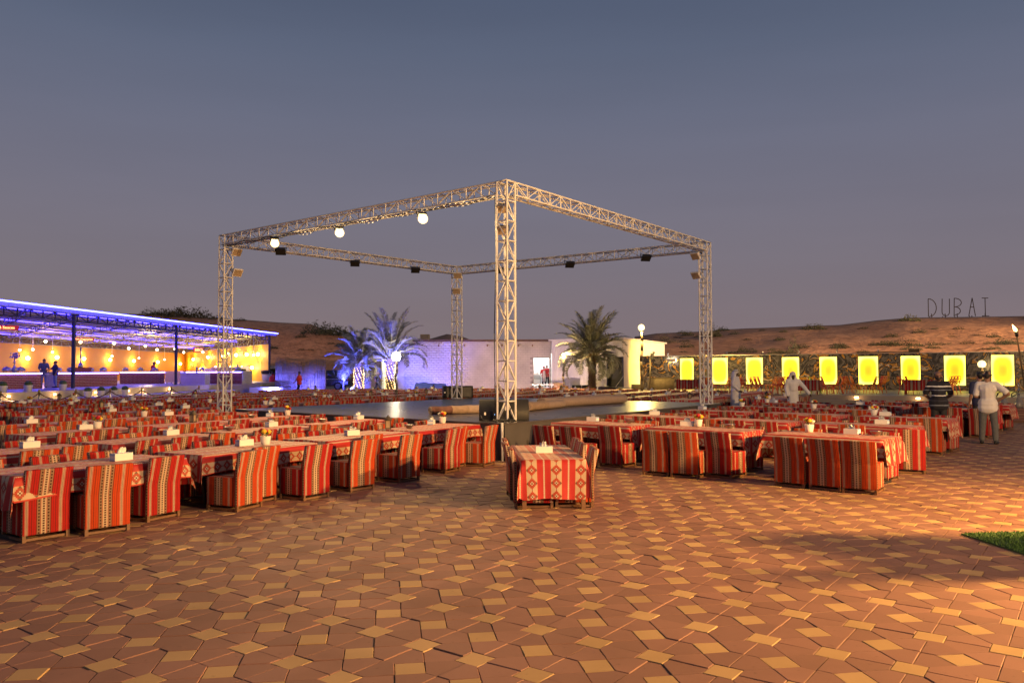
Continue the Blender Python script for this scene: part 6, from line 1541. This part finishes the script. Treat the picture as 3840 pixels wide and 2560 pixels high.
# boards lying on top of the wall
p = on_wall(3330); m = MB(); m.box((0, 0, .05), (3.6, .35, .06), 0, ang); m.box((1.3, -.75, .12), (.6, .3, .22), 0, ang); at_base(m, 'loose_board', M['bark'], V(p.x, p.y - .0, WT + .03), 'dark boards lying on top of the marble wall', 'board')
# water pipes bench
p0, p1 = AT(3735, 1530, 27.4), AT(3990, 1530, 26.4); p0.z = p1.z = 0; d = p1 - p0; a = math.atan2(d.y, d.x); L = d.length
r = empty('low_bench', p0, a, 'low bench under a brown striped rug carrying a row of water pipes', 'bench')
M['rug'] = None
t = NT('striped_rug'); u_, v_ = t.uv(); c = t.ramp(t.m('FRACT', t.m('DIVIDE', t.m('ADD', v_, 10.0), .26)), [(0, (.15, .085, .075)), (.30, (.07, .03, .028)), (.38, (.20, .12, .10)), (.62, (.075, .03, .03)), (.7, (.16, .09, .08)), (.85, (.11, .05, .05))], True); t.bump(t.noise(120, 2), .3, .005); M['rug'] = t.fin(c, .9)
m = MB(); m.box((L / 2, .4, .22), (L - .06, .74, .44)); m.obj('frame', M['wood'], r); m = MB(); m.box((L / 2, .4, .465), (L, .84, .02)); m.box((L / 2, -.022, .25), (L, .02, .44)); m.box((-.01, .4, .25), (.02, .84, .44)); cl = m.mesh('rug', M['rug']); tag(link('rug', cl, None, p0, a), 'brown striped rug draped over the low bench at the right edge', 'rug')
M['vase'] = plain('smoke_glass', (.20, .19, .19), .12, spec=.7); M['pipe_metal'] = plain('pipe_metal', (.42, .38, .34), .22, .9)
for i in range(6):
    q = p0 + d.normalized() * (.25 + i * .42) + V(-d.y, d.x, 0).normalized() * (.30 + .12 * (i % 2)); q.z = .478
    r = empty('water_pipe', q, random.uniform(0, 6), 'glass and metal water pipe on the rug-covered bench, %s from the left' % ORD[i + 1], 'water pipe', 'water pipes on the bench at the right')
    m = MB(); m.lathe([(.10, 0), (.115, .01), (.125, .10), (.10, .22), (.045, .33), (.04, .44), (.0, .44)], 14); m.obj('vase', M['vase'], r)
    m = MB(); m.lathe([(.045, .43), (.05, .46), (.02, .48), (.02, .54), (.05, .57), (.055, .60), (.02, .63), (.016, .72), (.035, .74), (.02, .77), (.014, .86), (.0, .87)], 12); m.obj('stem', M['pipe_metal'], r)
    m = MB(); pts = [V(.03, 0, .50), V(.12, .02, .54), V(.22, .05, .48), V(.24, .08, .36), V(.18, .12, .40), V(.10, .14, .46)]; m.tube(pts, .016, 0, 6); m.obj('hose', M['cable'], r)
# torch at the right edge
p = AT(3812, 1250, 30); b_ = AT(3856, 1400, 30.4); b_.z = 0; r = empty('torch', b_, 0, 'burning torch on a leaning stick at the right picture edge', 'torch'); q = p - b_
m = MB(); m.bar((0, 0, 0), q, .028, 0, 7); m.obj('stick', M['bark'], r); m = MB(); dq = q.normalized(); m.bar(q - dq * .12, q + dq * .08, .05, 0, 10, .065); m.obj('fuel_can', M['black'], r)
m = MB(); m.lathe([(.03, 0), (.06, .06), (.05, .14), (.025, .22), (.0, .30)], 10); o = m.obj('flame', glow('flame', (1.0, .52, .14), 18), r, q + dq * .08); o.rotation_euler = (0, -.5, 0)
lamp('torch_light', q + V(-.05, -.1, .45), 60, (1.0, .55, .2), .08, r)

# ------------------------------------------------------------------ letters and shrubs on the hill
M['rod'] = plain('dark_letter_rod', (.03, .022, .024), .8)
def on_ridge(x):
    for (x0, y0, Y0), (x1, y1, Y1) in zip(RD[:-1], RD[1:]):
        if x0 <= x <= x1:
            t_ = (x - x0) / (x1 - x0); return AT(x, y0 + (y1 - y0) * t_, Y0 + (Y1 - Y0) * t_)
def arc(cx, cy, rx, ry, a0, a1, n=12): return [(cx + rx * math.cos(math.radians(a0 + (a1 - a0) * i / n)), cy + ry * math.sin(math.radians(a0 + (a1 - a0) * i / n))) for i in range(n + 1)]
LET = {'D': [[(0, 0), (0, 2.0)], [(0, 2.0)] + arc(.05, 1.0, .85, 1.0, 90, -60) + [(.1, 0)]], 'U': [[(0.05, 2.0), (0, .5)] + arc(.42, .5, .42, .42, 180, 360) + [(.86, 2.0)]],
       'B': [[(0, 0), (.06, 2.0)], arc(.1, 1.55, .75, .48, 95, -90), arc(.1, .62, .62, .45, 90, -90)], 'A': [[(0, 0), (.42, 2.05), (.75, 0)], [(.16, 1.02), (.6, 1.02)]], 'I': [[(.02, 2.0), (.72, 2.0)], [(.37, 2.0), (.37, 0)], [(0, 0), (.78, 0)]]}
for ch, x0, y1 in (('D', 3482, 1190), ('U', 3533, 1187), ('B', 3578, 1192), ('A', 3633, 1190), ('I', 3683, 1190)):
    q = on_ridge(x0); q.z -= .15; s = 1.17; m = MB()
    for st in LET[ch]: m.tube([V(a * s, 0, b * s + .25) for a, b in st], .052, 0, 6)
    r = empty('hill_letter', q, 0, 'thin dark letter %s of the word standing on the crest of the right sand hill' % ch, 'letter', None); m.obj('outline', M['rod'], r)
    m = MB(); m.bar((.4, .0, .6 if ch != 'A' else .3), (1.0, 1.0, -.2), .055, 0, 6); m.bar((.1, 0, .3), (.05, .05, -.4), .05, 0, 6); m.obj('prop', M['rod'], r)
dg_ = bpy.context.evaluated_depsgraph_get()
hills = [o for o in COL.objects if o.name.startswith('sand_hill')]
def shrub_mesh(seed, n=420, rad=1.0, hgt=.9, leaf=.09):
    rnd = random.Random(seed); m = MB()
    for k in range(9): a = rnd.uniform(0, 6.28); m.bar((0, 0, -.1), (rad * .6 * math.cos(a), rad * .6 * math.sin(a), hgt * rnd.uniform(.4, .8)), .02, 0, 4, .008)
    for k in range(n):
        a = rnd.uniform(0, 6.28); rr = rad * rnd.random() ** .5; z = hgt * (1 - (rr / rad) ** 2) * rnd.uniform(.15, 1.05) * (1 + .3 * math.sin(a * 3 + seed)); c_ = V(rr * math.cos(a), rr * math.sin(a), max(0, z)); d = V(rnd.gauss(0, 1), rnd.gauss(0, 1), rnd.gauss(.4, .7)).normalized(); s = d.orthogonal().normalized() * leaf * .4
        k0 = m.add([c_ - s, c_ + s, c_ + d * leaf * 2]); m.face((k0, k0 + 1, k0 + 2))
    return m.mesh('desert_shrub', M['shrub'])
SHR = [shrub_mesh(i, 300, 1.0, .55 + .15 * i, .10) for i in range(4)]
from mathutils.bvhtree import BVHTree
BV = [BVHTree.FromPolygons([v.co for v in h.data.vertices], [p.vertices for p in h.data.polygons]) for h in hills]
def hill_hit(x, y):
    best = None; o = V(0, 0, EYE); dd = ray(x, y).normalized()
    for b in BV:
        h = b.ray_cast(o, dd)
        if h[0] is not None and (best is None or h[3] < best[1]): best = (h[0], h[3])
    return best[0] if best else None
sc_ = 0
def put_shrub(x, y, s, hs, lab):
    global sc_
    q = hill_hit(x, y)
    if q is None: return
    o = link('desert_shrub', SHR[sc_ % 4], None, q - V(0, 0, .08), random.uniform(0, 6)); o.scale = (s * .62, s * .62, s * hs * .62); tag(o, lab, 'shrub', 'low shrubs on the sand hills'); sc_ += 1
for i, (x, y, s, hs, nm) in enumerate(((2710, 1240, 1.6, 1.0, 'brown shrub on the crest of the right hill just right of the right tower'), (2580, 1258, 1.5, 1.2, 'dark shrub on the left end of the right hill crest'), (2785, 1318, .9, 1.5, 'green shrub low on the right hill above the third glowing panel'), (2976, 1330, 1.0, 2.6, 'thin upright shrub low on the right hill above the fourth glowing panel'),
                                  (3410, 1203, 2.0, 1.0, 'greenish shrub on the hill crest left of the letters'), (3050, 1235, 2.4, .8, 'wide shrub high on the right hill'), (2680, 1262, 1.4, 1.9, 'green upright shrub beside the right tower top of the hill'))): put_shrub(x, y, s, hs, nm)
rs = random.Random(5)
for k, x in enumerate(sorted(rs.uniform(2540, 3830) for k in range(64))):
    put_shrub(x, rs.uniform(1230, 1325), rs.uniform(.6, 1.6), rs.uniform(.4, .8), 'low dry shrub on the slope of the right sand hill, %s from the left' % ORD[k + 1])
for k, x in enumerate(sorted(rs.uniform(560, 1290) for k in range(30))):
    put_shrub(x, 1215 + (x - 560) * .05 + rs.uniform(0, 95), rs.uniform(.9, 2.2), rs.uniform(.4, .8), 'low dry shrub on the slope of the left sand hill, %s from the left' % ORD[k + 1])
for i, (x, y, s) in enumerate(((560, 1178, 3.2), (605, 1179, 4.2), (650, 1182, 5.0), (700, 1187, 6.0), (755, 1190, 4.0), (815, 1193, 2.6), (1240, 1247, 5.0), (1262, 1255, 4.5), (1190, 1252, 5.0), (905, 1199, 2.0))): put_shrub(x, y + 3, s, .75, 'dark shrub on the crest of the left sand hill, %s from the left' % ORD[i + 1])
# acacia behind the yellow shed
rnd = random.Random(2); p = AT(2500, 1380, 92); p.z = 0; r = empty('acacia_tree', p, 0, 'round grey-green tree behind the roof of the yellow-lit shed', 'tree'); m = MB(); m.bar((0, 0, 0), (0, 0, 2.2), .22, 0, 8, .15)
for k in range(9): a = k * .7; m.bar((0, 0, 1.6), (1.7 * math.cos(a), 1.4 * math.sin(a), 3.2 + 1.2 * rnd.random()), .09, 0, 5, .02)
m.obj('trunk', M['trunk'], r); m = MB()
for k in range(5200):
    c0 = k % 26; ca = c0 * 2.4; cr0 = 1.9 * (c0 / 26) ** .5; cz = 3.5 + 1.3 * math.cos(cr0) + .5 * math.sin(c0 * 1.7); c_ = V(cr0 * math.cos(ca), cr0 * math.sin(ca), cz) + V(rnd.gauss(0, .36), rnd.gauss(0, .36), rnd.gauss(0, .34)); d = V(rnd.gauss(0, 1), rnd.gauss(0, 1), rnd.gauss(0, 1)).normalized(); s = d.orthogonal().normalized() * .035; k0 = m.add([c_ - s, c_ + s, c_ + d * .14]); m.face((k0, k0 + 1, k0 + 2))
m.obj('crown', M['shrub'], r)

# ------------------------------------------------------------------ on the stage
def wedge(nm, c_, rz, w, label):
    r = empty('stage_monitor', c_, rz, label, 'loudspeaker', 'floor loudspeakers on the stage'); m = MB(); pr = [(-.02, 0), (.0, .20), (.10, .44), (.42, .44), (.56, 0)]; n = len(pr)
    a = m.add([(-w / 2, y, z) for y, z in pr]); b = m.add([(w / 2, y, z) for y, z in pr]); m.face([a + i for i in range(n)]); m.face([b + i for i in range(n)][::-1])
    for i in range(n): j = (i + 1) % n; m.face((a + i, b + i, b + j, a + j))
    me = m.mesh('cabinet', M['speaker']); bevelled(me, .012, 1); kid(r, 'cabinet', me)
    m = MB(); m.box((w * .02, -.022, .105), (w * .5, .012, .16)); m.obj('connector_panel', M['black'], r); m = MB(); m.box((-w * .38, -.024, .15), (.035, .01, .06)); m.obj('label_plate', M['pot'], r)
    m = MB(); m.sphere((-w * .18, -.034, .13), .009, 0, 8, 5); m.obj('indicator', glow('blue_indicator', (.25, .5, 1.0), 8), r); m = MB(); m.box((w / 2 + .006, .3, .25), (.012, .16, .05)); m.obj('handle', M['black'], r); return r
a, b = G(1796, 1578, SZ), G(1984, 1577, SZ); d = b - a; wedge('m', (a + b) / 2 + V(0, .05, .002), math.atan2(d.y, d.x), d.length, 'black wedge loudspeaker at the front corner of the stage behind the tall tower')
a, b = G(1672, 1489, SZ), G(1779, 1488, SZ); d = b - a; r = empty('stage_monitor', (a + b) / 2 + V(0, -1.1, 0), math.atan2(d.y, d.x), 'black box loudspeaker at the rear of the stage', 'loudspeaker', 'floor loudspeakers on the stage'); w = d.length; m = MB(); m.box((0, .25, .235), (w, .5, .46)); me = m.mesh('cabinet', M['speaker']); bevelled(me, .012, 1); kid(r, 'cabinet', me)
m = MB(); m.box((-w / 2 + .05, -.006, .22), (.05, .012, .05)); m.obj('label_plate', M['pot'], r); m = MB(); m.box((.03, -.005, .23), (w * .84, .01, .38)); m.obj('grille', M['black'], r)
M['carpet_a'] = plain('rolled_rug_brown', (.16, .075, .06), .95, var=.3, scale=8, bump=.4); M['carpet_b'] = plain('rolled_rug_beige', (.36, .25, .17), .95, var=.2, scale=12, bump=.4); M['carpet_c'] = plain('rolled_rug_back', (.40, .29, .22), .95, var=.12, scale=20, bump=.4)
def roll(p, q, r0, r1, label, bands, flat=.78):
    o = empty('rolled_carpet', (p.x, p.y, p.z), 0, label, 'carpet', 'rolled carpets on the stage'); d = q - p; L = d.length; d.normalize(); sdv = V(-d.y, d.x, 0); m = MB(); n = 18; K_ = 30; rows = []
    for k in range(K_ + 1):
        f = k / K_; rr = (r0 + (r1 - r0) * f) * (1 + .03 * math.sin(f * 19)); row = []
        for i in range(n): a = 2 * math.pi * i / n; row.append(d * (L * f) + sdv * (math.cos(a) * rr) + V(0, 0, rr * flat + math.sin(a) * rr * flat))
        rows.append(m.add(row))
    for k in range(K_):
        mi = [i for i, (f0, f1) in enumerate(bands) if f0 <= (k + .5) / K_ < f1][0]
        for i in range(n): j = (i + 1) % n; m.face((rows[k] + i, rows[k + 1] + i, rows[k + 1] + j, rows[k] + j), mi % 3, None, True)
    for e_, rr, f in ((0, r0, rows[0]), (1, r1, rows[-1])):
        sp_ = []
        for k in range(40): a = k * .55; s = rr * (1 - k / 42); sp_.append(d * (L * e_ + (.004 if e_ else -.004)) + sdv * (math.cos(a) * s) + V(0, 0, rr * flat + math.sin(a) * s * flat))
        m.tube(sp_, .008, 2, 4); m.face([f + i for i in range(n)] if not e_ else [f + i for i in range(n)][::-1], 2)
    m.obj('roll', [M['carpet_a'], M['carpet_b'], M['carpet_c']], o)
S_ = lambda x, y: G(x, y, SZ + .002)
roll(S_(1614, 1555), S_(1800, 1549), .125, .135, 'brown and beige rolled carpet lying left of the wedge loudspeaker', [(0, .14), (2, 2), (2, 2), (.14, .40), (.40, .75), (.75, 1.01)])
roll(S_(1975, 1541), S_(2105, 1527), .15, .14, 'short rough beige rolled carpet right of the wedge loudspeaker', [(0, 0), (0, .5), (.5, 1.01)])
roll(S_(2030, 1529), S_(2335, 1511), .18, .19, 'long pale rolled carpet on the stage pointing at the right tower', [(0, 0), (0, 0), (0, 1.01)])
m = MB(); c0 = G(1893, 1586, SZ + .01)
for k in range(5):
    pts = []; a0 = k * 1.3
    for i in range(14): a = a0 + i * .5; rr = .10 + .05 * math.sin(i * 1.3 + k); pts.append(V(rr * 1.6 * math.cos(a), rr * .6 * math.sin(a) + .12, .012 + .05 * abs(math.sin(i * .9 + k))))
    m.tube(pts, .008, 0, 5)
m.tube([V(-.05, .14, .02), V(-.25, .22, .03), V(-.45, .30, .05), V(-.5, .62, .12)], .009, 0, 5); m.tube([V(0, .12, .02), V(.1, .2, .1), V(.12, .3, .3)], .009, 0, 5)
at_base(m, 'cable_bundle', M['cable'], c0, 'tangled black cables at the foot of the tall front tower', 'cable')
m = MB(); q = STAGE[0]; m.bar((0, 0, 0), (0, .02, SZ + .02), .025, 0, 8); at_base(m, 'drop_pipe', M['alu'], V(q.x - .03, q.y - .06, 0), 'short pale pipe standing against the front corner of the stage', 'pipe')

# ------------------------------------------------------------------ grass at the right
pts = [G(3604, 2004), G(3840, 1998), G(3840, 2080)]; pts = [V(q.x, q.y, 0) for q in pts]
tip, e1, e2 = pts; far1 = tip + (e1 - tip) * 5.0; far2 = tip + (e2 - tip) * 4.2
M['turf'] = plain('artificial_turf', (.035, .085, .012), .8, var=.3, scale=9); M['blade'] = plain('turf_blade', (.05, .125, .015), .7, var=.35, scale=14)
r = empty('turf_mat', tip, 0, 'pointed corner of green artificial turf on the paving at the right edge', 'artificial grass')
m = MB(); m.prism([(0, 0), tuple((far2 - tip)[:2]), tuple((far1 - tip)[:2])], .0035, .016); m.obj('backing', M['turf'], r)
m = MB(); rnd = random.Random(4)
for k in range(9000):
    u_ = rnd.random() ** .5 * .62; v_ = rnd.random(); q = (far1 - tip) * u_ * v_ + (far2 - tip) * u_ * (1 - v_); a = rnd.uniform(0, 6.28); s = V(math.cos(a), math.sin(a), 0) * .005; ln = V(rnd.gauss(0, .012), rnd.gauss(0, .012), rnd.uniform(.02, .034)); q.z = .015
    k0 = m.add([q - s, q + s, q + ln]); m.face((k0, k0 + 1, k0 + 2))
tag(m.obj('blades', M['blade'], r), kind='stuff')
r = empty('shadow_hedge', (7.7, 7.35, 0), 0, 'unseen hedge-shaped shadow caster in a trough, added beside the turf outside the right edge', 'hedge')  # unseen shape added to cast the shadow band across the foreground paving
m = MB(); m.box((0, 0, .26), (.8, 1.0, .48)); m.obj('trough', M['stone'], r); m = MB()
for k in range(2600):
    c_ = V(rnd.uniform(-.32, .32), rnd.uniform(-.40, .40), rnd.uniform(.5, 2.0)); d = V(rnd.gauss(0, 1), rnd.gauss(0, 1), rnd.gauss(0, 1)).normalized(); s = d.orthogonal().normalized() * .045; k0 = m.add([c_ - s, c_ + s, c_ + d * .12]); m.face((k0, k0 + 1, k0 + 2))
m.obj('foliage', M['leaf'], r)

bpy.data.scenes.remove(TMP)
